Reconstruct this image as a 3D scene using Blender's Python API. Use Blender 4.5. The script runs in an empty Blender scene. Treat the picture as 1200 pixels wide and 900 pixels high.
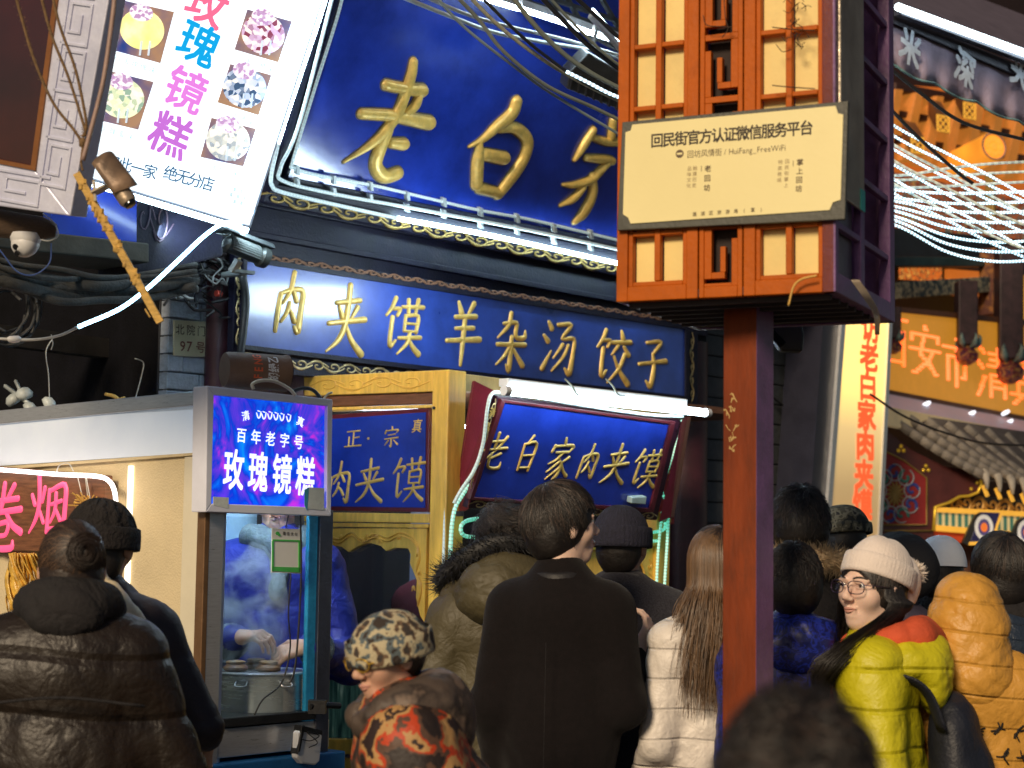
import bpy, math, random
import numpy as np
from mathutils import Vector, Matrix
random.seed(7); np.random.seed(7)
SC = bpy.context.scene; COL = SC.collection
R = math.radians
# ---------------------------------------------------------------- camera
FPX = 2050.0; PITCH = math.atan(182/2050.0); ROLL = 0.014; EYE = Vector((0, 0, 1.6))
_f = Vector((0, math.cos(PITCH), math.sin(PITCH))); _u0 = Vector((0, -math.sin(PITCH), math.cos(PITCH))); _r0 = Vector((1, 0, 0))
_r = _r0*math.cos(ROLL) + _u0*math.sin(ROLL); _u = _u0*math.cos(ROLL) - _r0*math.sin(ROLL)
cd = bpy.data.cameras.new('camera'); cam = bpy.data.objects.new('camera', cd); COL.objects.link(cam)
cam.matrix_world = Matrix(((_r.x, _u.x, -_f.x, EYE.x), (_r.y, _u.y, -_f.y, EYE.y), (_r.z, _u.z, -_f.z, EYE.z), (0, 0, 0, 1)))
cd.sensor_width = 36; cd.lens = 36*FPX/1200; cd.clip_end = 500; cd.clip_start = .05
cd.dof.use_dof = True; cd.dof.focus_distance = 5.9; cd.dof.aperture_fstop = 3.6
SC.camera = cam
# ---------------------------------------------------------------- night sky, warm key light, exposure
SUN_EL, SUN_AZ = R(26), math.atan2(.40, .92)          # light travels towards +x +y (from the lit shops behind and left of the camera)
w = bpy.data.worlds.new('World'); SC.world = w; w.use_nodes = True
nt = w.node_tree; bg = nt.nodes['Background']; sky = nt.nodes.new('ShaderNodeTexSky')
sky.sky_type = 'NISHITA'; sky.sun_disc = False; sky.sun_elevation = SUN_EL; sky.sun_rotation = SUN_AZ + math.pi
nt.links.new(sky.outputs[0], bg.inputs[0]); bg.inputs[1].default_value = 0.036
sl = bpy.data.lights.new('sun', 'SUN'); sl.energy = 3.0; sl.color = (1, .79, .54); sl.angle = R(14)
so = bpy.data.objects.new('sun', sl); COL.objects.link(so)
so.rotation_euler = Vector((.40*math.cos(SUN_EL), .92*math.cos(SUN_EL), -math.sin(SUN_EL))).to_track_quat('-Z', 'Y').to_euler()
SC.view_settings.view_transform = 'Standard'; SC.view_settings.look = 'None'; SC.view_settings.exposure = 0.0; SC.view_settings.gamma = 1
SC.cycles.use_denoising = True; SC.cycles.max_bounces = 6; SC.cycles.sample_clamp_indirect = 4; SC.cycles.caustics_reflective = False; SC.cycles.caustics_refractive = False

# ---------------------------------------------------------------- geometry helpers
def ray(px, py):
    return (_r*((px-600)/FPX) + _u*((450-py)/FPX) + _f)
def at(px, py, Y):
    d = ray(px, py); return EYE + d*(Y/d.y)
Z = Vector((0, 0, 1))
D = Vector((.669, .743, 0)).normalized(); N0 = Vector((.743, -.669, 0)).normalized()   # along the shop wall, out of the shop wall
class Pl:
    def __init__(s, P, N, roll=0):
        s.O = Vector(P); s.N = Vector(N).normalized()
        s.U = Z.cross(s.N).normalized(); s.V = s.N.cross(s.U)
        if roll:
            a, b = s.U.copy(), s.V.copy(); s.U = a*math.cos(roll)+b*math.sin(roll); s.V = b*math.cos(roll)-a*math.sin(roll)
    def px(s, x, y, w=0):
        d = ray(x, y); O = s.O + s.N*w
        t = (O-EYE).dot(s.N)/d.dot(s.N); p = EYE + d*t - s.O
        return (p.dot(s.U), p.dot(s.V))
    def P(s, a, b, w=0): return s.O + s.U*a + s.V*b + s.N*w
    def on(s, x, y, w=0): return s.P(*s.px(x, y, w), w)
def yawN(deg, tilt=0):                     # normal of an upright face: deg 0 faces the camera, positive turns to the right; tilt leans its top out
    a = R(deg); t = R(tilt); n = Vector((math.sin(a), -math.cos(a), 0))
    return n*math.cos(t) - Z*math.sin(t)
def catmull(pts, n=8):
    P = [Vector(p) for p in pts]
    if len(P) < 3: return [P[0].lerp(P[-1], i/n) for i in range(n+1)]
    P = [P[0]*2-P[1]] + P + [P[-1]*2-P[-2]]; out = []
    for i in range(1, len(P)-2):
        a, b, c, d = P[i-1:i+3]
        for k in range(n):
            t = k/n; out.append(.5*((2*b)+(c-a)*t+(2*a-5*b+4*c-d)*t*t+(3*b-a-3*c+d)*t**3))
    out.append(P[-2]); return out
class MB:
    def __init__(s): s.v = []; s.f = []; s.uv = None; s.smooth = False; s.fm = []
    def add(s, vs, fs):
        o = len(s.v); s.v += [Vector(v) for v in vs]; s.f += [tuple(o+i for i in f) for f in fs]; return s
    def hexa(s, p):      # p: 4 front (ccw seen from outside) + 4 back
        return s.add(p, [(0,1,2,3), (7,6,5,4), (0,4,5,1), (1,5,6,2), (2,6,7,3), (3,7,4,0)])
    def rect(s, pl, a0, b0, a1, b1, w0=0, w1=-.02):
        c = [(a0,b0), (a1,b0), (a1,b1), (a0,b1)]
        return s.hexa([pl.P(a, b, w0) for a, b in c] + [pl.P(a, b, w1) for a, b in c])
    def prism(s, pl, ab, w0=0, w1=-.02):
        n = len(ab); vs = [pl.P(a, b, w0) for a, b in ab] + [pl.P(a, b, w1) for a, b in ab]
        ar = sum(ab[i][0]*ab[(i+1) % n][1]-ab[(i+1) % n][0]*ab[i][1] for i in range(n))
        if ar < 0: vs = vs[:n][::-1] + vs[n:][::-1]
        fs = [tuple(range(n)), tuple(range(2*n-1, n-1, -1))] + [(i, n+i, n+(i+1) % n, (i+1) % n) for i in range(n)]
        return s.add(vs, fs)
    def ppx(s, pl, pxs, w0=0, w1=-.02): return s.prism(pl, [pl.px(x, y, w0) for x, y in pxs], w0, w1)
    def box(s, c, x, y, z, rot=0):
        c = Vector(c); a = Vector((math.cos(rot), math.sin(rot), 0))*x/2; b = Vector((-math.sin(rot), math.cos(rot), 0))*y/2; h = Z*z/2
        return s.hexa([c-a-b-h, c+a-b-h, c+a-b+h, c-a-b+h, c-a+b-h, c+a+b-h, c+a+b+h, c-a+b+h])
    def bar(s, p, q, w, h, up=Z):
        p, q = Vector(p), Vector(q); t = (q-p).normalized(); x = t.cross(Vector(up)).normalized()*w/2; y = x.cross(t).normalized()*h/2
        return s.hexa([p-x-y, p+x-y, p+x+y, p-x+y, q-x-y, q+x-y, q+x+y, q-x+y])
    def ring(s, pts, rx, nseg=8, cap=True, up=Z):
        """tube through pts; rx radius, list of radii, or list of (r_side, r_up)"""
        pts = [Vector(p) for p in pts]; n = len(pts); o = len(s.v); L = 0; last = None
        if s.uv is None: s.uv = {}
        for i, p in enumerate(pts):
            t = (pts[min(i+1, n-1)]-pts[max(i-1, 0)])
            t = t.normalized() if t.length > 1e-9 else Z
            ref = last if last is not None else (Vector(up) if abs(t.dot(Vector(up))) < .95 else Vector((1, 0, 0)))
            x = t.cross(ref); x = x.normalized() if x.length > 1e-6 else t.orthogonal().normalized()
            y = x.cross(t).normalized(); last = y
            r = rx[i] if isinstance(rx, (list, tuple)) else rx
            ra, rb = r if isinstance(r, (list, tuple)) else (r, r)
            if i: L += (p-pts[i-1]).length
            for k in range(nseg):
                a = 2*math.pi*k/nseg; s.v.append(p + x*ra*math.cos(a) + y*rb*math.sin(a)); s.uv[len(s.v)-1] = (L, k/nseg)
        for i in range(n-1):
            for k in range(nseg):
                a = o+i*nseg+k; b = o+i*nseg+(k+1) % nseg; s.f.append((a, b, b+nseg, a+nseg))
        if cap: s.f.append(tuple(o+k for k in range(nseg))[::-1]); s.f.append(tuple(o+(n-1)*nseg+k for k in range(nseg)))
        return s
    def tube(s, pts, r, nseg=7, sub=8, cap=True): return s.ring(catmull(pts, sub), r, nseg, cap)
    def lathe(s, c, prof, nseg=20, axis=Z, sx=1):
        c = Vector(c); ax = Vector(axis).normalized(); x = ax.orthogonal().normalized(); y = ax.cross(x); o = len(s.v); n = len(prof)
        for (r, h) in prof:
            for k in range(nseg):
                a = 2*math.pi*k/nseg; s.v.append(c + ax*h + x*r*math.cos(a) + y*r*math.sin(a))
        for i in range(n-1):
            for k in range(nseg):
                a = o+i*nseg+k; b = o+i*nseg+(k+1) % nseg; s.f.append((a, b, b+nseg, a+nseg))
        s.f.append(tuple(o+k for k in range(nseg))[::-1]); s.f.append(tuple(o+(n-1)*nseg+k for k in range(nseg))); return s
    def disc(s, pl, a, b, r, w0=0, w1=-.003, n=24, ry=None):
        ry = ry or r; return s.prism(pl, [(a+r*math.cos(2*math.pi*k/n), b+ry*math.sin(2*math.pi*k/n)) for k in range(n)], w0, w1)
    # brush strokes: raised rounded ridges in a plane; pts (x, y, width) in plane metres
    def stroke(s, pl, pts, depth=.004, w=0, sub=5, prof=5):
        P = catmull([(x, y, t) for x, y, t in pts], sub); n = len(P)
        m = max(p.z for p in P)
        first, last = P[0], P[-1]; d0 = (P[0]-P[1]); d1 = (P[-1]-P[-2])
        for dv in (d0, d1): dv.z = 0
        d0 = d0.normalized() if d0.length > 1e-9 else Vector((1,0,0)); d1 = d1.normalized() if d1.length > 1e-9 else Vector((1,0,0))
        A = [Vector((first.x+d0.x*first.z*k, first.y+d0.y*first.z*k, first.z*q)) for k, q in ((.48, .12), (.38, .62), (.2, .9))]
        B = [Vector((last.x+d1.x*last.z*k, last.y+d1.y*last.z*k, last.z*q)) for k, q in ((.2, .9), (.38, .62), (.48, .12))]
        P = A + P + B; n = len(P); o = len(s.v)
        for i, p in enumerate(P):
            t = P[min(i+1, n-1)]-P[max(i-1, 0)]; t = Vector((t.x, t.y, 0)); t = t.normalized() if t.length > 1e-9 else Vector((1, 0, 0))
            nx, ny = -t.y, t.x; hw = p.z/2
            for k in range(prof+1):
                a = math.pi*k/prof; c = math.cos(a); h = math.sin(a)
                s.v.append(pl.P(p.x+nx*hw*c, p.y+ny*hw*c, w + depth*(h**.7)*min(1, p.z/m+.15)))
        for i in range(n-1):
            for k in range(prof):
                a = o+i*(prof+1)+k; s.f.append((a, a+1, a+prof+2, a+prof+1))
        return s
OFF = {}
def worldoff(o): return OFF.get(o.name, Vector((0, 0, 0)))
def mesh(name, mb, mats, smooth=None):
    me = bpy.data.meshes.new(name); me.from_pydata([tuple(v) for v in mb.v], [], mb.f)
    for m in (mats if isinstance(mats, (list, tuple)) else [mats]): me.materials.append(m)
    if mb.fm and len(mb.fm) == len(mb.f): me.polygons.foreach_set('material_index', mb.fm)
    if mb.uv:
        l = me.uv_layers.new(name='UVMap'); vi = np.empty(len(me.loops), dtype=np.int32); me.loops.foreach_get('vertex_index', vi)
        arr = np.zeros((len(mb.v), 2), dtype=np.float32)
        for k, c in mb.uv.items(): arr[k] = c
        l.data.foreach_set('uv', arr[vi].ravel())
    me.validate(); me.update()
    return me
def obj(name, mb, mat, parent=None, smooth=False, bevel=0, label=None, cat=None, group=None, kind=None, sub=0, autos=None):
    vs = mb.v
    if parent is not None: off = worldoff(parent)
    else:
        xs = [v.x for v in vs]; ys = [v.y for v in vs]; zs = [v.z for v in vs]
        off = Vector(((min(xs)+max(xs))/2, (min(ys)+max(ys))/2, min(zs)))
    mb.v = [v-off for v in vs]; me = mesh(name, mb, mat); mb.v = vs
    if smooth: me.polygons.foreach_set('use_smooth', [True]*len(me.polygons)); 
    o = bpy.data.objects.new(name, me); COL.objects.link(o); OFF[o.name] = off
    if parent is not None: o.parent = parent
    else: o.location = off
    if smooth == 'auto': me.set_sharp_from_angle(angle=R(40))
    if bevel:
        b = o.modifiers.new('bevel', 'BEVEL'); b.width = bevel; b.segments = 2; b.limit_method = 'ANGLE'; b.angle_limit = R(40)
    for k, v in (('label', label), ('category', cat), ('group', group), ('kind', kind)):
        if v: o[k] = v
    return o
def thing(name, label, cat, loc, group=None, rot=0):
    o = bpy.data.objects.new(name, None); COL.objects.link(o); o.empty_display_size = .1
    o.location = loc; OFF[o.name] = Vector(loc); o['label'] = label; o['category'] = cat
    if rot: o.rotation_euler = (0, 0, rot)
    if group: o['group'] = group
    return o
# ---------------------------------------------------------------- text
_gc = {}
def glyph(ch, bold=0, ext=0):
    k = (ch, bold, ext)
    if k in _gc: return _gc[k]
    c = bpy.data.curves.new('t', 'FONT'); c.body = ch; c.offset = bold; c.extrude = ext; c.resolution_u = 2
    o = bpy.data.objects.new('t', c); COL.objects.link(o); bpy.context.view_layer.update()
    m = bpy.data.meshes.new_from_object(o.evaluated_get(bpy.context.evaluated_depsgraph_get()))
    vs = [tuple(v.co) for v in m.vertices]; fs = [tuple(p.vertices) for p in m.polygons]
    xs = [v[0] for v in vs] or [0]
    bpy.data.objects.remove(o); bpy.data.curves.remove(c); bpy.data.meshes.remove(m)
    _gc[k] = (vs, fs, max(xs)); return _gc[k]
def text_at(mb, pl, ch, a, b, w_, h_, bold=0, ext=0, wz=.002, slant=0, rot=0):
    """one character centred on (a,b) in plane metres, em box w_ x h_"""
    if bold:
        e_ = bold*.8
        for k_, (ox, oy) in enumerate(((-e_, -e_), (e_, -e_), (e_, e_), (-e_, e_))): text_at(mb, pl, ch, a+ox*w_, b+oy*h_, w_, h_, 0, ext, wz+.00012*(k_+1), slant, rot)
        bold = 0
    vs, fs, _ = glyph(ch, bold, ext); cjk = ord(ch) > 0x2000
    cx = .5 if cjk else (min([v[0] for v in vs] or [0])+max([v[0] for v in vs] or [0]))/2
    out = []
    for x, y, z in vs:
        X, Y = (x-cx)*w_, (y-.38)*h_; X += slant*Y
        if rot: X, Y = X*math.cos(rot)-Y*math.sin(rot), X*math.sin(rot)+Y*math.cos(rot)
        out.append(pl.P(a+X, b+Y, wz+z*h_))
    mb.add(out, fs)
def line_px(mb, pl, s, p0, p1, hpx, bold=0, ext=0, wz=.002, slant=0, wr=1.0, rot=0, wf=None):
    """characters spaced evenly with centres from p0 to p1 (pixels), height hpx"""
    a0, b0 = pl.px(*p0, wz); a1, b1 = pl.px(*p1, wz); n = len(s)
    h0 = math.hypot(*(Vector(pl.px(p0[0], p0[1]-hpx/2, wz))-Vector(pl.px(p0[0], p0[1]+hpx/2, wz))))
    rr = math.atan2(b1-b0, a1-a0) if (n > 1 and rot == 'line') else (rot if rot != 'line' else 0)
    for i, ch in enumerate(s):
        t = i/(n-1) if n > 1 else 0
        if ch == ' ': continue
        text_at(mb, pl, ch, a0+(a1-a0)*t, b0+(b1-b0)*t, h0*wr, h0, bold, ext, wz, slant, rr)
def lineobj(pl, s, p0, p1, hpx, parent, name, mat, **k):
    """one object per character"""
    n = len(s)
    for i, ch in enumerate(s):
        if ch == ' ': continue
        t = i/(n-1) if n > 1 else 0; kk = dict(k); wz = kk.get('wz', .002)
        if kk.get('rot') == 'line': a0, b0 = pl.px(*p0, wz); a1, b1 = pl.px(*p1, wz); kk['rot'] = math.atan2(b1-b0, a1-a0)
        mb = MB(); a0, b0 = pl.px(*p0, wz); a1, b1 = pl.px(*p1, wz); h0 = math.hypot(*(Vector(pl.px(p0[0], p0[1]-hpx/2, wz))-Vector(pl.px(p0[0], p0[1]+hpx/2, wz))))
        text_at(mb, pl, ch, a0+(a1-a0)*t, b0+(b1-b0)*t, h0*kk.get('wr', 1), h0, kk.get('bold', 0), 0, wz, kk.get('slant', 0), kk.get('rot', 0)); obj(name, mb, mat, parent)
def brushobj(pl, specs, parent, name, mat, depth=.004, wz=0, thick=1.0, slant=.12):
    for ch, x, y, w_, h_ in specs:
        mb = MB(); brush_px(mb, pl, ch, x, y, w_, h_, depth, wz, thick, slant); obj(name, mb, mat, parent, smooth=True)
def word_px(mb, pl, s, p0, p1, hpx, bold=0, wz=.002):
    """latin text laid with its own advances between two pixel ends"""
    adv = []; x = 0
    for ch in s:
        if ch == ' ': adv.append(x); x += .3; continue
        vs, fs, mx = glyph(ch, 0, 0); adv.append(x); x += (mx+.06 if ord(ch) < 0x2000 else 1.0)
    a0, b0 = pl.px(*p0, wz); a1, b1 = pl.px(*p1, wz); L = math.hypot(a1-a0, b1-b0); k = L/x; dx, dy = (a1-a0)/L, (b1-b0)/L
    h0 = math.hypot(*(Vector(pl.px(p0[0], p0[1]-hpx/2, wz))-Vector(pl.px(p0[0], p0[1]+hpx/2, wz))))
    for ch, ax in zip(s, adv):
        if ch == ' ': continue
        vs, fs, mx = glyph(ch, bold, 0)
        mb.add([pl.P(a0+dx*(ax+v[0])*k-dy*(v[1]-.38)*h0, b0+dy*(ax+v[0])*k+dx*(v[1]-.38)*h0, wz) for v in vs], fs)
FOOD = [[(24,5,7),(16,22,6),(4,36,4)],[(16,24,5),(38,22,6),(32,34,5)],[(20,38,7),(20,86,7),(34,76,4)]]
BR = {
'肉': [[(18,38,7),(16,60,8),(14,95,6)],[(18,38,6),(50,30,7),(84,30,9),(85,60,9),(82,92,10),(70,85,5)],[(52,3,7),(47,30,7),(28,52,4)],[(48,28,6),(58,34,7),(68,46,8)],[(48,50,6),(42,66,6),(28,80,4)],[(48,60,6),(58,66,7),(68,77,8)]],
'夹': [[(20,28,6),(50,24,7),(78,20,7)],[(50,1,8),(50,30,8),(47,58,8),(34,80,7),(8,97,3)],[(6,58,6),(50,52,7),(96,46,8)],[(28,33,5),(38,46,8)],[(74,30,7),(62,46,4)],[(50,58,5),(68,78,8),(95,95,11)]],
'馍': FOOD+[[(44,18,5),(98,14,7)],[(58,5,6),(61,27,6)],[(84,3,7),(80,25,5)],[(54,32,5),(54,58,5)],[(54,33,5),(87,30,6),(86,58,6)],[(54,45,4),(86,44,4)],[(54,58,4),(86,57,4)],[(42,71,5),(98,66,7)],[(70,59,6),(65,78,6),(42,98,3)],[(70,72,5),(82,84,8),(98,94,10)]],
'羊': [[(28,5,5),(38,20,9)],[(72,4,8),(60,20,5)],[(22,28,6),(80,23,8)],[(26,45,5),(76,41,7)],[(4,65,6),(50,61,7),(98,57,9)],[(50,25,7),(50,60,8),(50,99,5)]],
'杂': [[(42,3,7),(37,24,7),(8,47,3)],[(22,22,5),(60,18,7),(60,34,7),(66,43,7),(88,41,8),(90,29,3)],[(8,58,6),(92,53,8)],[(50,43,7),(50,98,9),(40,90,3)],[(44,62,6),(30,78,5),(10,92,3)],[(58,63,6),(72,74,7),(90,88,10)]],
'汤': [[(14,9,5),(24,20,9)],[(4,34,5),(16,43,9)],[(6,93,8),(16,78,6),(28,60,3)],[(42,12,6),(80,9,7),(56,36,5),(91,33,7),(92,60,7),(86,96,10),(72,88,4)],[(60,46,6),(36,72,3)],[(76,46,5),(64,68,5),(34,95,3)]],
'饺': FOOD+[[(70,3,5),(75,15,9)],[(46,25,6),(98,20,8)],[(62,30,6),(46,47,3)],[(80,30,5),(95,43,9)],[(84,44,7),(70,70,6),(40,97,3)],[(54,50,5),(72,74,7),(99,95,11)]],
'子': [[(26,14,5),(74,9,7),(50,34,5)],[(50,33,6),(57,60,8),(50,95,10),(34,86,4)],[(6,56,6),(50,50,6),(96,44,9)]],
'老': [[(22,26,6),(72,22,8)],[(48,2,8),(47,45,7)],[(4,49,6),(50,44,6),(96,39,8)],[(84,10,8),(56,44,6),(6,86,3)],[(78,54,7),(44,68,5)],[(42,56,7),(41,84,8),(56,93,8),(86,91,9),(89,76,3)]],
'白': [[(54,0,8),(36,21,4)],[(22,24,7),(25,94,7)],[(22,25,6),(79,20,8),(76,94,8)],[(28,55,5),(74,52,6)],[(26,88,6),(76,86,6)]],
'家': [[(50,0,6),(53,12,9)],[(14,19,8),(7,35,6)],[(14,21,5),(88,16,8),(80,31,4)],[(26,35,5),(76,32,7)],[(56,34,6),(34,52,5),(8,63,3)],[(42,45,5),(59,62,8),(56,88,10),(42,98,3)],[(50,56,6),(10,82,3)],[(56,70,6),(14,99,3)],[(86,44,7),(62,58,4)],[(60,56,5),(78,76,7),(97,88,11)]],
'正': [[(14,13,6),(86,9,8)],[(52,13,7),(52,88,7)],[(52,47,6),(84,43,7)],[(27,42,7),(28,88,7)],[(4,92,6),(98,87,8)]],
'宗': [[(50,0,6),(53,12,9)],[(14,18,8),(7,33,6)],[(14,20,5),(88,16,8),(80,31,4)],[(28,41,5),(72,37,7)],[(8,60,6),(92,54,8)],[(50,57,7),(50,97,9),(40,90,3)],[(32,68,6),(10,90,3)],[(66,66,5),(92,87,10)]],
}
def brush_px(mb, pl, ch, cx, cy, wpx, hpx, depth=.004, wz=0, thick=1.0, slant=.12):
    """brush character ch, box centred at pixel (cx,cy)"""
    A, B = pl.px(cx, cy, wz); h = abs(pl.px(cx, cy-hpx/2, wz)[1]-pl.px(cx, cy+hpx/2, wz)[1]); wd = abs(pl.px(cx+wpx/2, cy, wz)[0]-pl.px(cx-wpx/2, cy, wz)[0])
    for st in BR[ch]:
        mb.stroke(pl, [(A+((x-50)/100)*wd+slant*((50-y)/100)*h, B+((50-y)/100)*h, t/100*(h*.55+wd*.45)*thick) for x, y, t in st], depth, wz, 4)
def scroll_px(mb, pl, p0, p1, hpx, n, r, wz=.001):
    """row of curling scroll tendrils between two pixels"""
    a0, b0 = pl.px(*p0, wz); a1, b1 = pl.px(*p1, wz); h = abs(pl.px(p0[0], p0[1]-hpx/2, wz)[1]-pl.px(p0[0], p0[1]+hpx/2, wz)[1])
    ux, uy = (a1-a0)/n, (b1-b0)/n; L = math.hypot(ux, uy); dx, dy = ux/L, uy/L
    for i in range(n):
        cx, cy = a0+ux*(i+.5), b0+uy*(i+.5); sgn = 1 if i % 2 else -1; pts = []
        for k in range(15):
            t = k/14; an = -2.6+t*7.2; rr = h*.42*(1-t)**.8+h*.05
            X, Y = rr*math.cos(an)*L/h*.95, sgn*rr*math.sin(an); pts.append((cx+dx*X-dy*Y, cy+dy*X+dx*Y, r*2*(1.1-.4*t)))
        mb.stroke(pl, pts, r*.8, wz, 1, 3)
        pts = [(cx+dx*(t-.5)*L*1.3-dy*(-sgn)*h*.36*math.sin(t*math.pi)*1, cy+dy*(t-.5)*L*1.3+dx*(-sgn)*h*.36*math.sin(t*math.pi), r*1.6) for t in (0, .25, .5, .75, 1)]
        mb.stroke(pl, pts, r*.8, wz, 2, 3)
# ---------------------------------------------------------------- materials
_mc = {}
def lk(nt, a, b): nt.links.new(a, b)
def M(name, col, rough=.6, metal=0, em=0, emc=None, var=.18, scale=9, bump=.15, bs=90, coat=0, spec=.5, stretch=None, dirt=0, dirtc=(.02, .015, .01), dscale=5, sheen=0, trans=0, alpha=1, sss=0, crease=0, cs=9, rows=0):
    if name in _mc: return _mc[name]
    m = bpy.data.materials.new(name); m.use_nodes = True; nt = m.node_tree; b = nt.nodes['Principled BSDF']; _mc[name] = m
    b.inputs['Roughness'].default_value = rough; b.inputs['Metallic'].default_value = metal; b.inputs['Coat Weight'].default_value = coat
    b.inputs['Specular IOR Level'].default_value = spec; b.inputs['Coat Roughness'].default_value = .12
    if sheen: b.inputs['Sheen Weight'].default_value = sheen; b.inputs['Sheen Roughness'].default_value = .5
    if trans: b.inputs['Transmission Weight'].default_value = trans; b.inputs['IOR'].default_value = 1.1
    if alpha < 1: b.inputs['Alpha'].default_value = alpha
    if sss: b.inputs['Subsurface Weight'].default_value = sss; b.inputs['Subsurface Radius'].default_value = (.01, .004, .002); b.inputs['Subsurface Scale'].default_value = .6
    tc = nt.nodes.new('ShaderNodeTexCoord'); mp = nt.nodes.new('ShaderNodeMapping'); lk(nt, tc.outputs['Object'], mp.inputs[0])
    if stretch: mp.inputs['Scale'].default_value = stretch
    nz = nt.nodes.new('ShaderNodeTexNoise'); nz.inputs['Scale'].default_value = scale; nz.inputs['Detail'].default_value = 6; nz.inputs['Roughness'].default_value = .65; lk(nt, mp.outputs[0], nz.inputs[0])
    cr = nt.nodes.new('ShaderNodeValToRGB'); lk(nt, nz.outputs[0], cr.inputs[0]); e = cr.color_ramp.elements
    e[0].position = .3; e[1].position = .7
    e[0].color = tuple(max(0, c*(1-var)) for c in col)+(1,); e[1].color = tuple(min(1, c*(1+var)) for c in col)+(1,)
    out = cr.outputs[0]
    if dirt:
        n2 = nt.nodes.new('ShaderNodeTexNoise'); n2.inputs['Scale'].default_value = dscale; n2.inputs['Detail'].default_value = 9; n2.inputs['Roughness'].default_value = .75; lk(nt, mp.outputs[0], n2.inputs[0])
        c2 = nt.nodes.new('ShaderNodeValToRGB'); c2.color_ramp.elements[0].position = .52; c2.color_ramp.elements[1].position = .74; lk(nt, n2.outputs[0], c2.inputs[0])
        c2.color_ramp.elements[1].color = (dirt, dirt, dirt, 1)
        mx = nt.nodes.new('ShaderNodeMixRGB'); lk(nt, c2.outputs[0], mx.inputs[0]); lk(nt, out, mx.inputs[1]); mx.inputs[2].default_value = tuple(dirtc)+(1,); out = mx.outputs[0]
    lk(nt, out, b.inputs['Base Color'])
    rr = nt.nodes.new('ShaderNodeMapRange'); lk(nt, nz.outputs[0], rr.inputs[0]); rr.inputs[3].default_value = max(.02, rough-.1); rr.inputs[4].default_value = min(1, rough+.12); lk(nt, rr.outputs[0], b.inputs['Roughness'])
    if bump:
        n3 = nt.nodes.new('ShaderNodeTexNoise'); n3.inputs['Scale'].default_value = bs; n3.inputs['Detail'].default_value = 4; lk(nt, mp.outputs[0], n3.inputs[0])
        bp = nt.nodes.new('ShaderNodeBump'); bp.inputs['Strength'].default_value = bump; bp.inputs['Distance'].default_value = .01; lk(nt, n3.outputs[0], bp.inputs['Height']); lk(nt, bp.outputs[0], b.inputs['Normal'])
        if crease:                          # pinched wrinkles: ridges of a warped noise
            n4 = nt.nodes.new('ShaderNodeTexNoise'); n4.inputs['Scale'].default_value = cs; n4.inputs['Detail'].default_value = 3; n4.inputs['Distortion'].default_value = 1.2; lk(nt, mp.outputs[0], n4.inputs[0])
            a1 = nt.nodes.new('ShaderNodeMath'); a1.operation = 'SUBTRACT'; a1.inputs[1].default_value = .5; lk(nt, n4.outputs[0], a1.inputs[0]); a2 = nt.nodes.new('ShaderNodeMath'); a2.operation = 'ABSOLUTE'; lk(nt, a1.outputs[0], a2.inputs[0])
            a3 = nt.nodes.new('ShaderNodeMath'); a3.operation = 'MULTIPLY'; a3.use_clamp = True; a3.inputs[1].default_value = 9; lk(nt, a2.outputs[0], a3.inputs[0]); b2 = nt.nodes.new('ShaderNodeBump'); b2.inputs['Strength'].default_value = crease; b2.inputs['Distance'].default_value = .02
            lk(nt, a3.outputs[0], b2.inputs['Height']); lk(nt, bp.outputs[0], b2.inputs['Normal']); lk(nt, b2.outputs[0], b.inputs['Normal'])
    if rows:                                # stitched quilting rows: a pinched groove with little puckers either side
        def mth(op, a, bb=None, clamp=False):
            q = nt.nodes.new('ShaderNodeMath'); q.operation = op; q.use_clamp = clamp
            for i_, v_ in enumerate((a, bb)):
                if v_ is None: continue
                if isinstance(v_, (int, float)): q.inputs[i_].default_value = v_
                else: lk(nt, v_, q.inputs[i_])
            return q.outputs[0]
        sx = nt.nodes.new('ShaderNodeSeparateXYZ'); lk(nt, tc.outputs['Object'], sx.inputs[0])
        zz = mth('ADD', sx.outputs[2], mth('MULTIPLY', mth('SINE', mth('MULTIPLY', sx.outputs[0], 9.0)), .012)); sn = mth('ABSOLUTE', mth('SINE', mth('MULTIPLY', zz, math.pi/rows)))
        gr = mth('MULTIPLY', sn, min(6, .16/rows*2.6), True); n5 = nt.nodes.new('ShaderNodeTexNoise'); n5.inputs['Scale'].default_value = 42; mq = nt.nodes.new('ShaderNodeMapping'); mq.inputs['Scale'].default_value = (1, 1, .28); lk(nt, tc.outputs['Object'], mq.inputs[0]); lk(nt, mq.outputs[0], n5.inputs[0])
        pk_ = mth('MULTIPLY', n5.outputs[0], mth('SUBTRACT', 1.0, mth('MULTIPLY', sn, .95), True)); hh = mth('ADD', gr, mth('MULTIPLY', pk_, .9))
        b3 = nt.nodes.new('ShaderNodeBump'); b3.inputs['Strength'].default_value = .5; b3.inputs['Distance'].default_value = .012; lk(nt, hh, b3.inputs['Height'])
        src = [l.from_socket for l in nt.links if l.to_socket == b.inputs['Normal']]
        if src: lk(nt, src[0], b3.inputs['Normal'])
        lk(nt, b3.outputs[0], b.inputs['Normal'])
    if em:
        b.inputs['Emission Strength'].default_value = em; b.inputs['Emission Color'].default_value = tuple(emc or col)+(1,)
    return m
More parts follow.
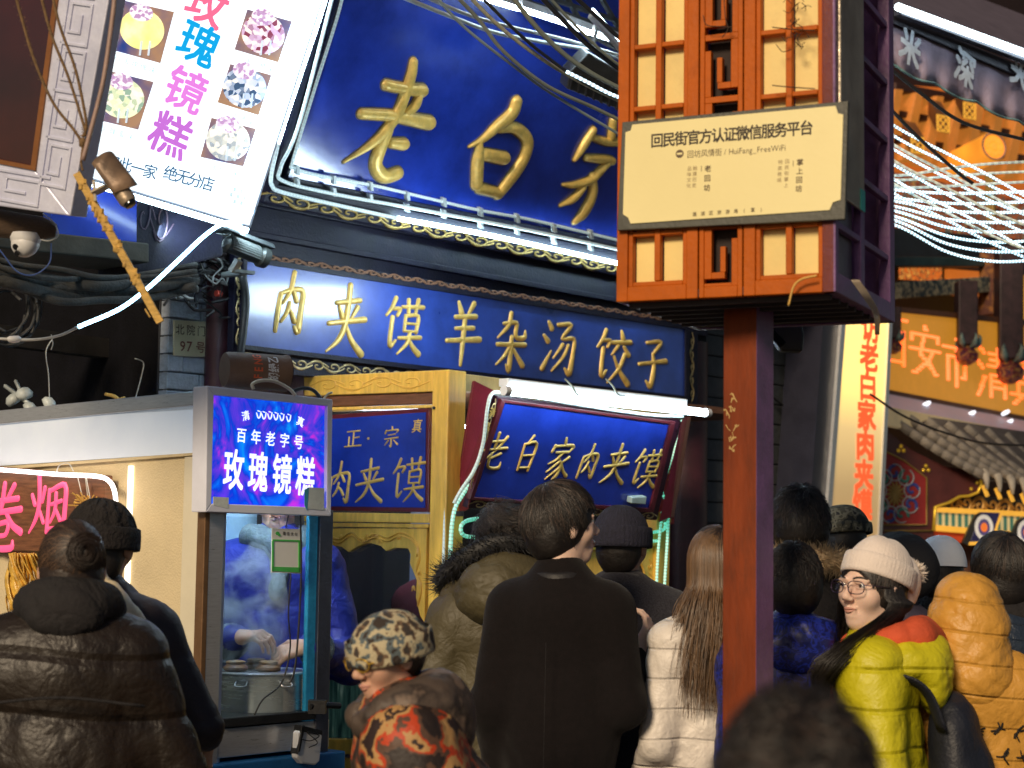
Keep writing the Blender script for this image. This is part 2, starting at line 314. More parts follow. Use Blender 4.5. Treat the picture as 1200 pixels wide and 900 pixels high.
def glow(name, col, st, stripes=0, duty=.5, dim=.1):
    """light-giving material; stripes = LEDs per metre along a tube"""
    if name in _mc: return _mc[name]
    m = bpy.data.materials.new(name); m.use_nodes = True; nt = m.node_tree; b = nt.nodes['Principled BSDF']; _mc[name] = m
    b.inputs['Base Color'].default_value = (.7, .75, .75, 1); b.inputs['Roughness'].default_value = .3
    b.inputs['Emission Color'].default_value = tuple(col)+(1,); b.inputs['Emission Strength'].default_value = st
    if stripes:
        uv = nt.nodes.new('ShaderNodeUVMap'); sx = nt.nodes.new('ShaderNodeSeparateXYZ'); lk(nt, uv.outputs[0], sx.inputs[0])
        mu = nt.nodes.new('ShaderNodeMath'); mu.operation = 'MULTIPLY'; mu.inputs[1].default_value = stripes; lk(nt, sx.outputs[0], mu.inputs[0])
        fr = nt.nodes.new('ShaderNodeMath'); fr.operation = 'FRACT'; lk(nt, mu.outputs[0], fr.inputs[0])
        lt = nt.nodes.new('ShaderNodeMath'); lt.operation = 'LESS_THAN'; lt.inputs[1].default_value = duty; lk(nt, fr.outputs[0], lt.inputs[0])
        mr = nt.nodes.new('ShaderNodeMapRange'); mr.inputs[3].default_value = st*dim; mr.inputs[4].default_value = st; lk(nt, lt.outputs[0], mr.inputs[0])
        lk(nt, mr.outputs[0], b.inputs['Emission Strength'])
    return m
def ramp_mat(name, stops, kind='noise', scale=6, const=False, rough=.6, em=0, bump=.1, bs=80, dist=0, sheen=0, stretch=None, detail=3, coat=0):
    """colour from a ramp over noise / voronoi"""
    if name in _mc: return _mc[name]
    m = bpy.data.materials.new(name); m.use_nodes = True; nt = m.node_tree; b = nt.nodes['Principled BSDF']; _mc[name] = m
    tc = nt.nodes.new('ShaderNodeTexCoord'); mp = nt.nodes.new('ShaderNodeMapping'); lk(nt, tc.outputs['Object'], mp.inputs[0])
    if stretch: mp.inputs['Scale'].default_value = stretch
    if kind == 'noise':
        n = nt.nodes.new('ShaderNodeTexNoise'); n.inputs['Detail'].default_value = detail; n.inputs['Distortion'].default_value = dist; o = n.outputs[0]
    elif kind == 'wave':
        n = nt.nodes.new('ShaderNodeTexWave'); n.inputs['Distortion'].default_value = dist; n.inputs['Detail'].default_value = detail; o = n.outputs['Fac']
    else:
        n = nt.nodes.new('ShaderNodeTexVoronoi'); o = n.outputs['Color']
    n.inputs['Scale'].default_value = scale; lk(nt, mp.outputs[0], n.inputs['Vector'])
    cr = nt.nodes.new('ShaderNodeValToRGB'); lk(nt, o, cr.inputs[0]); cr.color_ramp.interpolation = 'CONSTANT' if const else 'LINEAR'
    e = cr.color_ramp.elements
    while len(e) < len(stops): e.new(.5)
    for k, (p, c) in enumerate(stops): e[k].position = p; e[k].color = tuple(c)+(1,)
    lk(nt, cr.outputs[0], b.inputs['Base Color']); b.inputs['Roughness'].default_value = rough; b.inputs['Coat Weight'].default_value = coat
    if sheen: b.inputs['Sheen Weight'].default_value = sheen
    if em: lk(nt, cr.outputs[0], b.inputs['Emission Color']); b.inputs['Emission Strength'].default_value = em
    if bump:
        n3 = nt.nodes.new('ShaderNodeTexNoise'); n3.inputs['Scale'].default_value = bs; lk(nt, mp.outputs[0], n3.inputs[0])
        bp = nt.nodes.new('ShaderNodeBump'); bp.inputs['Strength'].default_value = bump; bp.inputs['Distance'].default_value = .01; lk(nt, n3.outputs[0], bp.inputs['Height']); lk(nt, bp.outputs[0], b.inputs['Normal'])
    return m
def glass(name, tint=(.9, .95, 1), op=.15, rough=.05):
    if name in _mc: return _mc[name]
    m = bpy.data.materials.new(name); m.use_nodes = True; nt = m.node_tree; nt.nodes.clear(); _mc[name] = m
    o = nt.nodes.new('ShaderNodeOutputMaterial'); tr = nt.nodes.new('ShaderNodeBsdfTransparent'); gl = nt.nodes.new('ShaderNodeBsdfGlossy'); mx = nt.nodes.new('ShaderNodeMixShader'); fr = nt.nodes.new('ShaderNodeFresnel')
    gl.inputs['Roughness'].default_value = rough; tr.inputs[0].default_value = tuple(tint)+(1,); fr.inputs[0].default_value = 1.45
    gm_ = nt.nodes.new('ShaderNodeNewGeometry'); iv = nt.nodes.new('ShaderNodeMath'); iv.operation = 'SUBTRACT'; iv.inputs[0].default_value = 1; lk(nt, gm_.outputs['Backfacing'], iv.inputs[1])
    mu = nt.nodes.new('ShaderNodeMath'); mu.operation = 'MULTIPLY'; lk(nt, fr.outputs[0], mu.inputs[0]); lk(nt, iv.outputs[0], mu.inputs[1])
    ad = nt.nodes.new('ShaderNodeMath'); ad.operation = 'ADD'; ad.inputs[1].default_value = op; lk(nt, mu.outputs[0], ad.inputs[0])
    lk(nt, ad.outputs[0], mx.inputs[0]); lk(nt, tr.outputs[0], mx.inputs[1]); lk(nt, gl.outputs[0], mx.inputs[2]); lk(nt, mx.outputs[0], o.inputs[0]); return m
# ================================================================ planes of the place
WO = Vector((-.99, 7.47, 0)); W = Pl(WO, N0)                     # shop wall; a = metres along it, b = height
def Wt(t): return Pl(WO+N0*t, N0)                                # parallel plane t metres out of the wall
KC = Vector((-.249, 6.8, 0)); KL = Pl(KC, -D); KR = Pl(KC, N0)   # booth corner, its two faces
SCn = Vector((-1.018, 5.8, 0)); SL = Pl(SCn, -D); SF = Pl(SCn, N0)   # stall corner, its two faces
# ---------------------------------------------------------------- materials
m_gold = M('gold_leaf', (.74, .49, .12), .34, .2, bump=.25, bs=60, var=.25, scale=25)
m_goldd = M('old_gold_paint', (.36, .24, .07), .45, .4, bump=.2, var=.3)
m_blue = M('blue_lacquer', (.010, .036, .34), .22, 0, var=.3, scale=5, bump=.04, bs=30, coat=.5)
m_blue2 = M('blue_lacquer_banner', (.02, .055, .32), .30, 0, var=.4, scale=4, bump=.06, bs=12, coat=.6)
m_navy = M('dark_navy_beam', (.006, .006, .018), .5, spec=.25, var=.4, bump=.2, dirt=.5, dirtc=(.03, .025, .03))
m_dark = M('shade_black', (.004, .004, .006), .9, var=.5, bump=.3, spec=.15)  # near-black colour stands in for the shade under the eave
m_black = M('black_plastic', (.012, .012, .013), .45)
m_maroon = M('maroon_paint', (.10, .012, .02), .35, var=.25, bump=.1, dirt=.3)
m_column = M('dark_maroon_column', (.055, .015, .022), .4, var=.35, bump=.15, dirt=.5)
m_greyb = M('cool_lit_brick', (.38, .43, .50), .8, var=.3, scale=14, bump=.4, dirt=.35)  # pale bluish tone carries the cool lamp light on these bricks
m_mortar = M('dark_mortar', (.05, .05, .055), .95, bump=.4)
m_yel = M('yellow_varnished_wood', (.85, .50, .09), .38, var=.25, scale=6, stretch=(6, 6, .8), bump=.12, dirt=.2, dirtc=(.25, .11, .02), dscale=9, coat=.25)
m_brown = M('brown_wood', (.16, .065, .03), .5, var=.35, scale=12, stretch=(1, 1, 8), dirt=.3)
m_orange = M('orange_red_paint', (.50, .105, .003), .5, spec=.2, var=.2, scale=7, bump=.12, dirt=.55, dirtc=(.10, .025, .01), dscale=7)
m_post = M('red_post_paint', (.20, .036, .007), .6, spec=.3, var=.4, scale=9, stretch=(1, 1, .25), bump=.15, dirt=.85, dirtc=(.06, .025, .012), dscale=6)
m_purple = M('purple_shaded_side', (.19, .085, .23), .4, var=.35, scale=7, bump=.15, dirt=.4)  # purple tone puts the unlit side's shade into the colour
m_cream = M('aged_cream_panel', (.86, .66, .24), .5, var=.10, scale=5, bump=.05, dirt=.25, dirtc=(.35, .22, .07), dscale=6)
m_board = M('cream_board', (.90, .78, .38), .35, var=.03, scale=3, bump=.03)
m_frame = M('grey_green_frame', (.075, .075, .06), .5, var=.2)
m_ink = M('dark_ink', (.03, .02, .015), .6, bump=0); m_inkl = M('faded_ink', (.34, .24, .12), .6, bump=0); m_inkm = M('brown_ink', (.12, .075, .04), .6, bump=0)
m_steel = M('brushed_steel', (.66, .67, .70), .3, .7, var=.12, scale=20, stretch=(1, 1, 14), bump=.06)
m_alu = M('white_aluminium', (.78, .80, .92), .35, .0, var=.06, bump=.03)
m_white = M('white_plastic', (.75, .75, .76), .4, var=.04, bump=.03)
m_plaster = M('cream_plaster', (.70, .58, .36), .75, var=.10, scale=5, bump=.35, bs=140, dirt=.15, dirtc=(.5, .36, .15))
m_cable = M('black_cable', (.012, .012, .014), .5, bump=0); m_cableg = M('grey_cable', (.16, .18, .15), .5, bump=0); m_wwhite = M('white_wire', (.7, .7, .66), .5, bump=0)
g_led = glow('white_led_rope', (.62, .88, 1), 40, 45, .6, .45); g_ledd = glow('faint_glow_rope', (.5, .75, .8), .32, 60, .5, .6)  # ropes that are off still get a faint painted glow
g_tube = glow('fluorescent_tube', (.66, .88, 1), 35); g_green = glow('green_led_rope', (.12, .95, .62), .85, 70, .5, .12)
g_greend = glow('pale_green_rope', (.35, .7, .6), .28, 70, .5, .5)
g_bluew = glow('blue_white_led_rope', (.35, .72, 1), 14, 50, .6, .5)
g_box = glow('lightbox_face', (.80, .92, 1), 1.45)

# ================================================================ ground and street behind the camera
mb = MB(); mb.add([(-60, -40, 0), (60, -40, 0), (60, 80, 0), (-60, 80, 0)], [(0, 1, 2, 3)])
m_pav = bpy.data.materials.new('stone_paving'); m_pav.use_nodes = True
_b = m_pav.node_tree.nodes['Principled BSDF']; _t = m_pav.node_tree.nodes.new('ShaderNodeTexBrick'); _t.inputs['Color1'].default_value = (.10, .095, .09, 1); _t.inputs['Color2'].default_value = (.14, .13, .12, 1); _t.inputs['Mortar'].default_value = (.03, .03, .03, 1); _t.inputs['Scale'].default_value = 1.2
_c = m_pav.node_tree.nodes.new('ShaderNodeTexCoord'); lk(m_pav.node_tree, _c.outputs['Object'], _t.inputs[0]); lk(m_pav.node_tree, _t.outputs[0], _b.inputs[0]); _b.inputs['Roughness'].default_value = .55
obj('ground', mb, m_pav, kind='structure')

# ================================================================ shop building with its brick walls
def brickwall(pl, a0, a1, b0, b1, bw, bh, mat, parent, gap=.006, th=.05, w0=0, seed=1, pa0=None, pa1=None):
    """individual bricks laid in courses, all sharing one mesh; cut bricks at the ends by scale"""
    rnd = random.Random(seed); me = None; rows = int(math.ceil((b1-b0)/bh)); res = []
    base = MB(); c = .004
    x, y, z = (bw-gap)/2, (bh-gap)/2, th
    vs = [(-x, -0, -y), (x, 0, -y), (x, 0, y), (-x, 0, y)]
    base.v = [Vector(v) for v in [(-x, .0, -y), (x, .0, -y), (x, .0, y), (-x, .0, y), (-x+c, -c, -y+c), (x-c, -c, -y+c), (x-c, -c, y-c), (-x+c, -c, y-c), (-x, th, -y), (x, th, -y), (x, th, y), (-x, th, y)]]
    base.f = [(4, 5, 6, 7), (0, 1, 5, 4), (1, 2, 6, 5), (2, 3, 7, 6), (3, 0, 4, 7), (0, 8, 9, 1), (1, 9, 10, 2), (2, 10, 11, 3), (3, 11, 8, 0)]
    me = mesh('brick', base, mat); rz = math.atan2(pl.U.y, pl.U.x)
    for r in range(rows):
        b = b0+(r+.5)*bh; a = a0-(bw/2 if r % 2 else 0)
        while a < a1-.01:
            l, rr = max(a, a0), min(a+bw, a1)
            if rr-l > .03:
                o = bpy.data.objects.new('brick', me); COL.objects.link(o)
                p = pl.P((l+rr)/2, b, w0+rnd.uniform(-.0015, .0015))
                o.location = p-worldoff(parent); o.rotation_euler = (rnd.uniform(-.004, .004), 0, rz+rnd.uniform(-.004, .004)); o.scale = ((rr-l-gap)/(bw-gap), 1, 1)
                o.parent = parent; res.append(o)
            a += bw
    return res
bld = thing('shop_building', 'dark grey brick shop building behind the blue signs, deeply shaded doorway at its left', 'building', W.P(0, 0, 0))
al, _ = W.px(196, 400); ar, _ = W.px(952, 480); 
mb = MB(); mb.rect(W, al, 0, ar+.1, 5.2, -.052, -.3); obj('wall', mb, m_mortar, bld)
a2, b2 = W.px(196, 458); a3, b3 = W.px(252, 318)
brickwall(W, al, a3+.02, b2-.14, b3+.1, .165, .073, m_greyb, bld, seed=3)
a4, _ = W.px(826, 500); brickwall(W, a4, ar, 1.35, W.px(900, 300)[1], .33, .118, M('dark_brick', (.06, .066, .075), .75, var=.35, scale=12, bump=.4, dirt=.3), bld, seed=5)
# pilaster whose pale warm bricks have the yellow sign's light in their colour
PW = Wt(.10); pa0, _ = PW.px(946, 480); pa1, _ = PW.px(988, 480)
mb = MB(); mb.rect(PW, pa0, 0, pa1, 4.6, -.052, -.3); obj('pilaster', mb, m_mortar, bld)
brickwall(PW, pa0, pa1, 1.4, PW.px(960, 330)[1], .30, .118, M('sign_lit_brick', (.42, .36, .27), .8, var=.2, scale=14, bump=.3, dirt=.25), bld, seed=8)
mb = MB(); p = Wt(.06); mb.ring([p.on(947, 370), p.on(943, 590), p.on(941, 800)], .012, 8); obj('drain_pipe', mb, m_wwhite, bld, smooth=True)
mb = MB(); p = Wt(.05); mb.tube([p.on(905, 465), p.on(925, 480), p.on(950, 492), p.on(975, 500)], .008); obj('wall_cable', mb, m_cable, bld, smooth=True)
# recess left of the wall: dark back wall, side reveal, beams and eave
RB = Wt(-1.5)
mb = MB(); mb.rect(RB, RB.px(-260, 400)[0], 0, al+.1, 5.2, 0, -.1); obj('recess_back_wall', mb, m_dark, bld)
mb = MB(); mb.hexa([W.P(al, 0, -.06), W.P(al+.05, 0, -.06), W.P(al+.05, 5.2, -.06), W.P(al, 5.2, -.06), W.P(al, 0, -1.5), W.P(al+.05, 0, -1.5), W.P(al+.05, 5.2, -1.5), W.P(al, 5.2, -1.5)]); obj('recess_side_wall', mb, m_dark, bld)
mb = MB(); p = Wt(-.05); mb.ring([p.on(196, 330), p.on(193, 470), p.on(190, 560)], .010, 8); obj('drain_pipe', mb, m_wwhite, bld, smooth=True)
p = Wt(-.4); mb = MB(); mb.ppx(p, [(-60, 372), (168, 402), (168, 424), (-60, 396)], 0, -.08); obj('recess_beam', mb, M('black_timber', (.02, .017, .015), .7, var=.4), bld)
# bricks of the recess jamb, recess shade put into their colour (about 168-195 px)
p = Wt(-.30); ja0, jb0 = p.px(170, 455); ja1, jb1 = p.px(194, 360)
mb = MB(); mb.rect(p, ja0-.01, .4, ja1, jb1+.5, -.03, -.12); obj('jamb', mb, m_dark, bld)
brickwall(p, ja0, ja1, jb0-.1, jb1+.2, .16, .073, M('shaded_brick', (.028, .028, .03), .85, var=.3), bld, seed=2, w0=0)
# columns and fascia beams
def col(px0, px1, y0, y1, t, mat, name='column', round_=True):
    p = Wt(t); a, _ = p.px(px0, (y0+y1)/2); b, _ = p.px(px1, (y0+y1)/2); bt = p.px((px0+px1)/2, y0)[1]; bb = max(0, p.px((px0+px1)/2, y1)[1])
    mb = MB(); r = (b-a)/2
    mb.lathe(p.P((a+b)/2, bb, -r), [(r, 0), (r, bt-bb)], 20); return obj(name, mb, mat, bld, smooth='auto')
col(250, 276, 180, 900, .10, m_column)
col(806, 840, 400, 900, .12, m_column)
p = Wt(.16)
mb = MB(); mb.ppx(p, [(250, 205), (830, 330), (830, 395), (250, 290)], 0, -.15); obj('fascia_beam', mb, m_navy, bld, bevel=.006)
p = Wt(.20)
mb = MB(); mb.ppx(p, [(255, 222), (760, 322), (760, 330), (255, 231)], 0, -.03); mb.ppx(p, [(255, 262), (830, 368), (830, 374), (255, 269)], 0, -.03); obj('fascia_moulding', mb, m_navy, bld, bevel=.004)
p = Wt(.10); mb = MB(); mb.ppx(p, [(260, 418), (820, 470), (820, 500), (260, 460)], 0, -.10); obj('lintel_beam', mb, M('brown_lintel', (.09, .05, .05), .5, var=.4, dirt=.3), bld, bevel=.005)
# eave above and the blue panel in the upper left
p = Wt(.35); mb = MB(); mb.ppx(p, [(60, 205), (160, 215), (160, 300), (60, 292)], 0, -.05); obj('blue_eave_panel', mb, m_blue, bld)
p = Wt(.42); mb = MB(); mb.ppx(p, [(-100, 255), (175, 285), (175, 308), (-100, 280)], 0, -.3); obj('eave_board', mb, M('weathered_board', (.05, .05, .04), .8, var=.4, dirt=.4), bld, bevel=.006)
p = Wt(.30); mb = MB(); mb.ppx(p, [(150, 200), (262, 235), (262, 300), (150, 330)], 0, -.2); obj('dark_eave_block', mb, m_navy, bld, bevel=.01)
mb = MB(); scroll_px(mb, Wt(.302), (158, 250), (200, 262), 60, 2, .004); obj('eave_scrollwork', mb, M('dull_purple', (.05, .03, .05), .5), bld, smooth=True)
# upper storey mass and roof eave out of the top of frame
mb = MB(); mb.rect(Wt(.1), W.px(150, 100)[0], 3.3, ar+.3, 5.2, .05, -.2); obj('upper_wall', mb, m_dark, bld)

# cable bundles under the eave at the left, each run a tube of one mesh per bundle
def bundle(name, label, cat, spec, mat, group=None):
    mb = MB()
    for pts, r in spec: mb.tube(pts, r, 6, 7)
    return obj(name, mb, mat, label=label, cat=cat, group=group, smooth=True)
p = Wt(.45); rnd = random.Random(4); sp = []
for k in range(7):
    y = 300+k*5; sp.append(([p.on(x, y+18*math.sin((x+30)/260*3.1)+rnd.uniform(-4, 4)+x*.04, rnd.uniform(-.06, .06)) for x in (-40, 20, 70, 120, 170, 230)], rnd.uniform(.010, .022)))
bundle('cable_bundle', 'thick sagging grey bundle of dusty cables under the eave at upper left', 'cables', sp, M('dusty_cable', (.045, .045, .042), .9, var=.5, bump=.6, bs=60))
p = Wt(-.2); sp = []
for k in range(9):
    r0 = 28+rnd.uniform(-8, 12); cx, cy = 8+rnd.uniform(-6, 6), 362+rnd.uniform(-8, 8)
    sp.append(([p.on(cx+r0*math.cos(a), cy+r0*1.25*math.sin(a), rnd.uniform(-.05, .05)) for a in [j*.7+k for j in range(9)]], .006))
bundle('cable_coil', 'coiled dark cables hanging in the dark recess at the far left', 'cables', sp, M('dull_cable', (.06, .062, .065), .7))
p = Wt(.12); sp = []
for k in range(26):
    x0, y0 = rnd.uniform(196, 262), rnd.uniform(300, 352); P = [p.on(x0, y0, rnd.uniform(0, .1))]
    for j in range(4): x0 = min(268, max(192, x0+rnd.uniform(-22, 22))); y0 = min(372, max(292, y0+rnd.uniform(-14, 16))); P.append(p.on(x0, y0, rnd.uniform(0, .12)))
    sp.append((P, rnd.choice([.003, .004, .006])))
bundle('cable_tangle', 'tangle of thin wires above the brass house number plaque', 'cables', sp[:18], m_cable)
bundle('cable_tangle', 'pale loose wires knotted among the dark wires left of the bullet camera', 'cables', sp[18:], M('grey_wire', (.25, .25, .24), .6))
mb = MB(); mb.lathe(Wt(.18).on(256, 344), [(0, -.012), (.013, -.012), (.013, .012), (0, .014)], 10, D); obj('wire_joint', mb, M('red_plastic', (.5, .04, .02), .4), label='small red plastic wire connector in the tangle by the column', cat='connector', smooth='auto')
bundle('hanging_wire', 'thin pale wire dangling in front of the dark recess, left one', 'wire', [([Wt(-.1).on(x, y) for x, y in ((62, 396), (54, 412), (57, 440), (58, 470))], .0022)], m_wwhite)
bundle('hanging_wire', 'thin bent wire dangling beside the dark bricks of the recess', 'wire', [([Wt(-.1).on(x, y) for x, y in ((158, 420), (168, 425), (166, 440), (158, 470))], .0022)], m_wwhite)

# house number plaque
p = Wt(.012); t = thing('house_number_plaque', 'pale brass plaque reading 97 on the grey brick wall', 'plaque', p.on(223, 418))
mb = MB(); mb.ppx(p, [(204, 375), (243, 377), (243, 419), (204, 417)], 0, -.01); obj('plate', mb, M('pale_brass', (.72, .66, .42), .4, .2, var=.08), t, bevel=.003)
mb = MB(); line_px(mb, p, '北院门', (211, 386), (236, 388), 13, .01, wz=.002, rot='line'); obj('street_name', mb, m_inkm, t)
mb = MB(); line_px(mb, p, '97', (214, 405), (222, 405.5), 17, .01, wz=.002); line_px(mb, p, '号', (235, 407), (235, 407), 14, .01, wz=.002); obj('house_number', mb, M('red_brown_ink', (.22, .07, .04), .5), t, kind='stuff')

# ================================================================ signs on the wall
def sign_text(mb, pl, chars, cs, w_, h_, depth, thick=1.0, wz=.001):
    for ch, (x, y) in zip(chars, cs): brush_px(mb, pl, ch, x, y, w_, h_, depth, wz, thick)
# long banner
p = Wt(.24); t = thing('banner_sign', 'long blue board with eight raised gold characters in a scroll border above the food booth', 'sign', p.P(*p.px(550, 440)))
out = [(286, 300), (812, 381), (812, 474), (283, 412)]
mb = MB(); mb.ppx(p, [(276, 292), (818, 378), (818, 478), (272, 434)], -.012, -.05); obj('backing_board', mb, m_navy, t, bevel=.003)
mb = MB(); mb.ppx(p, [(290, 306), (804, 386), (804, 464), (287, 404)], 0, -.02); obj('blue_panel', mb, m_blue2, t)
mb = MB()
for q in ([(286, 300), (808, 381), (804, 386), (290, 306)], [(808, 381), (808, 470), (804, 464), (804, 386)], [(283, 409), (287, 404), (804, 464), (808, 470)], [(286, 300), (290, 306), (287, 404), (283, 409)]): mb.ppx(p, q, .012, -.02)
obj('inner_moulding', mb, m_navy, t)
mb = MB(); scroll_px(mb, p, (282, 419), (540, 447), 15, 14, .0045, -.01); scroll_px(mb, p, (811, 392), (811, 468), 8, 5, .0035, -.01); scroll_px(mb, p, (280, 405), (280, 300), 9, 6, .004, -.01); obj('scroll_border', mb, M('scroll_gold', (.5, .38, .18), .4, .4, var=.2), t, smooth=True, kind='stuff')
mb = MB(); scroll_px(mb, p, (278, 296), (815, 379), 7, 44, .004, 0); obj('top_carving', mb, M('copper_paint', (.22, .10, .05), .5, .2), t, smooth=True, kind='stuff')
brushobj(p, (('肉', 340, 355, 38, 78), ('夹', 406, 375, 46, 84), ('馍', 472, 382, 44, 70), ('羊', 543, 390, 40, 78), ('杂', 599, 400, 38, 70), ('汤', 655, 406, 40, 66), ('饺', 718, 418, 40, 66), ('子', 764, 425, 34, 62)), t, 'gold_character', m_gold, .010, 0, 1.32)
# big sign, leaning out at the top
BG = Pl(Wt(.26).on(525, 280), (N0*math.cos(R(24))-Z*math.sin(R(24))))
t = thing('large_shop_sign', 'largest blue sign, leaning out over the street with thick raised gold characters', 'sign', BG.on(520, 300))
mb = MB(); mb.ppx(BG, [(388, -60), (1010, 30), (960, 372), (306, 238)], -.02, -.12); obj('sign_case', mb, m_navy, t, bevel=.01)
mb = MB(); mb.ppx(BG, [(418, -60), (1000, 20), (960, 330), (338, 208)], 0, -.02); obj('blue_panel', mb, m_blue, t)
mb = MB()
for q, w0 in (([(396, -60), (402, -60), (326, 217), (316, 226)], .03), ([(316, 226), (326, 217), (960, 342), (960, 350)], .03), ([(414, -60), (418, -60), (338, 208), (334, 211)], .012), ([(334, 211), (338, 208), (960, 330), (960, 335)], .012)): mb.ppx(BG, q, w0, -.02)
obj('border_moulding', mb, m_navy, t)
mb = MB(); scroll_px(mb, BG, (308, 229), (800, 332), 17, 21, .006, -.015); scroll_px(mb, BG, (318, 205), (382, -30), 14, 9, .006, -.015); obj('scroll_border', mb, m_goldd, t, smooth=True, kind='stuff')
S = 1/2.647
def bs(pts): return [(300+x*S, y*S, w_*S) for x, y, w_ in pts]
big = [  # raised characters traced as brush strokes in the sign's plane
 [(485,190,28),(478,230,33),(462,280,36),(440,340,36),(405,395,34),(350,450,24),(270,502,8)], [(400,262,34),(450,272,34),(512,280,42)], [(500,300,26),(488,328,30),(462,350,22)], [(324,352,32),(420,358,36),(535,380,44)], [(405,400,40),(385,450,42),(368,510,44),(395,546,42),(436,536,40)], [(455,446,38),(415,442,30)],
 [(805,314,38),(790,352,42),(740,395,34),(700,432,22),(660,454,8)], [(692,440,22),(685,500,42),(682,570,40)], [(752,402,20),(800,396,34),(838,432,38),(830,484,38),(796,540,40),(748,602,32)], [(690,582,34),(750,598,30)], [(706,478,38),(768,490,40)],
 [(1104,372,28),(1098,424,28)], [(1042,402,24),(1012,450,28),(986,494,14)], [(1040,425,20),(1090,440,24),(1150,440,26),(1140,475,16)], [(1022,488,22),(1080,494,28),(1100,498,26)], [(1085,505,26),(1035,556,28),(985,572,20),(950,572,8)], [(1040,545,26),(1040,600,34),(1015,655,36),(985,688,18)], [(1010,580,22),(980,615,24),(942,636,10)], [(1112,530,24),(1085,566,24),(1055,588,16)], [(1050,594,22),(1080,640,32),(1086,676,20)]]
rim = M('dark_rim_paint', (.12, .09, .06), .5)
for lo_, hi_ in ((0, 6), (6, 11), (11, 18)):
    par = None
    for nm, ww, add, dd, mt, sb, pr in (('gold_character', 1.12, 0, .03, m_gold, 6, 8), ('character_rim', 1.12, .010, .007, rim, 4, 4)):
        mb = MB()
        for st in big[lo_:hi_]:
            q = []
            for x, y, w_ in bs(st): a, b = BG.px(x, y); a1, b1 = BG.px(x, y+w_/2); q.append((a, b, abs(b-b1)*2*ww+add))
            mb.stroke(BG, q, dd, 0, sb, pr)
        o = obj(nm, mb, mt, par or t, smooth=True); par = par or o
def rope(name, label, pl, pts, r, mat, w=.0, sub=10, parent=None, group=None, cat='LED rope'):
    mb = MB(); mb.tube([pl.on(x, y, w) for x, y in pts], r, 8, sub)
    return obj(name, mb, mat, parent, smooth=True, label=label, cat=None if parent else cat, group=group)
rope('led_rope', 'bright white LED rope down the left edge of the big blue sign', BG, [(398, -60), (378, 10), (358, 70), (338, 130), (326, 168)], .008, g_led, .06)
rope('led_rope', 'unlit outermost rope rounding the lower left corner of the big blue sign', BG, [(326, 168), (318, 204), (319, 218), (330, 225), (380, 237), (466, 256)], .009, g_ledd, .06)
rope('led_rope', 'bright white LED rope along the right half of the big sign\'s bottom edge', BG, [(466, 256), (560, 273), (640, 290), (740, 312), (790, 322)], .010, g_led, .06)
rope('led_rope', 'middle unlit LED rope nested along the big blue sign\'s border', BG, [(404, -60), (352, 140), (329, 196), (334, 213), (400, 229), (500, 247), (620, 270), (760, 300)], .008, g_ledd, .05)
rope('led_rope', 'innermost unlit LED rope lying over the blue panel edge of the big sign', BG, [(412, -60), (398, 10), (370, 100), (344, 186), (345, 197), (380, 207), (440, 218), (500, 232), (560, 246), (620, 257), (680, 271), (760, 290)], .007, g_ledd, .04)
mb = MB()
for k in range(9):
    x = 350+k*43; y = 199+k*9.4+(2 if k % 2 else 0)
    for dy in (0, 14): mb.ppx(BG, [(x-2, y+dy-4), (x+1, y+dy-4), (x+2, y+dy+6), (x-1, y+dy+6)], .055, .03)
obj('rope_clip', mb, M('clip_plastic', (.5, .55, .55), .4), t, kind='stuff')
al_d = bpy.data.lights.new('banner_glare_light', 'AREA'); al_d.shape = 'RECTANGLE'; al_d.size = .5; al_d.size_y = .14; al_d.energy = 9; al_d.color = (.70, .90, 1)  # added unseen lamp on the mirrored ray, makes the banner's glare
al_o = bpy.data.objects.new('banner_glare_light', al_d); COL.objects.link(al_o)
_P = Wt(.24).on(350, 352); _v = (_P-EYE).normalized(); _rf = _v-N0*2*_v.dot(N0); al_o.location = _P+_rf*.95; al_o.rotation_euler = (-_rf).to_track_quat('-Z', 'Y').to_euler()
# fluorescent tubes at the top right of the big sign
PT = Pl(BG.on(640, 30, .35), yawN(48)); 
for a, b, lb in (((556, -6), (606, 9), 'leftmost lit fluorescent tube hung above the big blue sign'), ((608, 9), (664, 27), 'second lit fluorescent tube from the left above the big blue sign'), ((664, 28), (692, 38), 'short lit fluorescent tube between the crossing cables'), ((694, 38), (724, 48), 'lit tube ending behind the lantern tower\'s left edge')):
    tb = thing('fluorescent_lamp', lb, 'tube light', PT.on((a[0]+b[0])/2, (a[1]+b[1])/2), group='tube lights over the big sign')
    mb = MB(); mb.ring([PT.on(*a), PT.on(*b)], .013, 10); obj('tube', mb, g_tube, tb, smooth=True)
    mb = MB(); mb.bar(PT.on(a[0]+1, a[1]-5), PT.on(b[0]-1, b[1]-5), .03, .03); obj('holder', mb, m_steel, tb)
tb = thing('fluorescent_lamp', 'steep lit tube crossing the top right of the big blue sign', 'tube light', PT.on(712, 32, .2), group='tube lights over the big sign')
mb = MB(); mb.ring([PT.on(694, 12, .2), PT.on(733, 58, .2)], .010, 10); obj('tube', mb, g_tube, tb, smooth=True)
mb = MB(); mb.bar(PT.on(692, 18, .2), PT.on(730, 60, .2), .022, .02); obj('holder', mb, m_steel, tb)
rope('led_rope', 'unlit silver rope slanting under the fluorescent tubes, upper one', PT, [(480, -12), (545, 16), (600, 32), (660, 46), (730, 66)], .008, M('pale_rope', (.35, .38, .38), .4), .0)
rope('led_rope', 'unlit silver rope slanting under the fluorescent tubes, lower one', PT, [(470, -4), (530, 20), (580, 38), (640, 50), (700, 60), (735, 72)], .009, M('pale_rope', (.35, .38, .38), .4), -.05)
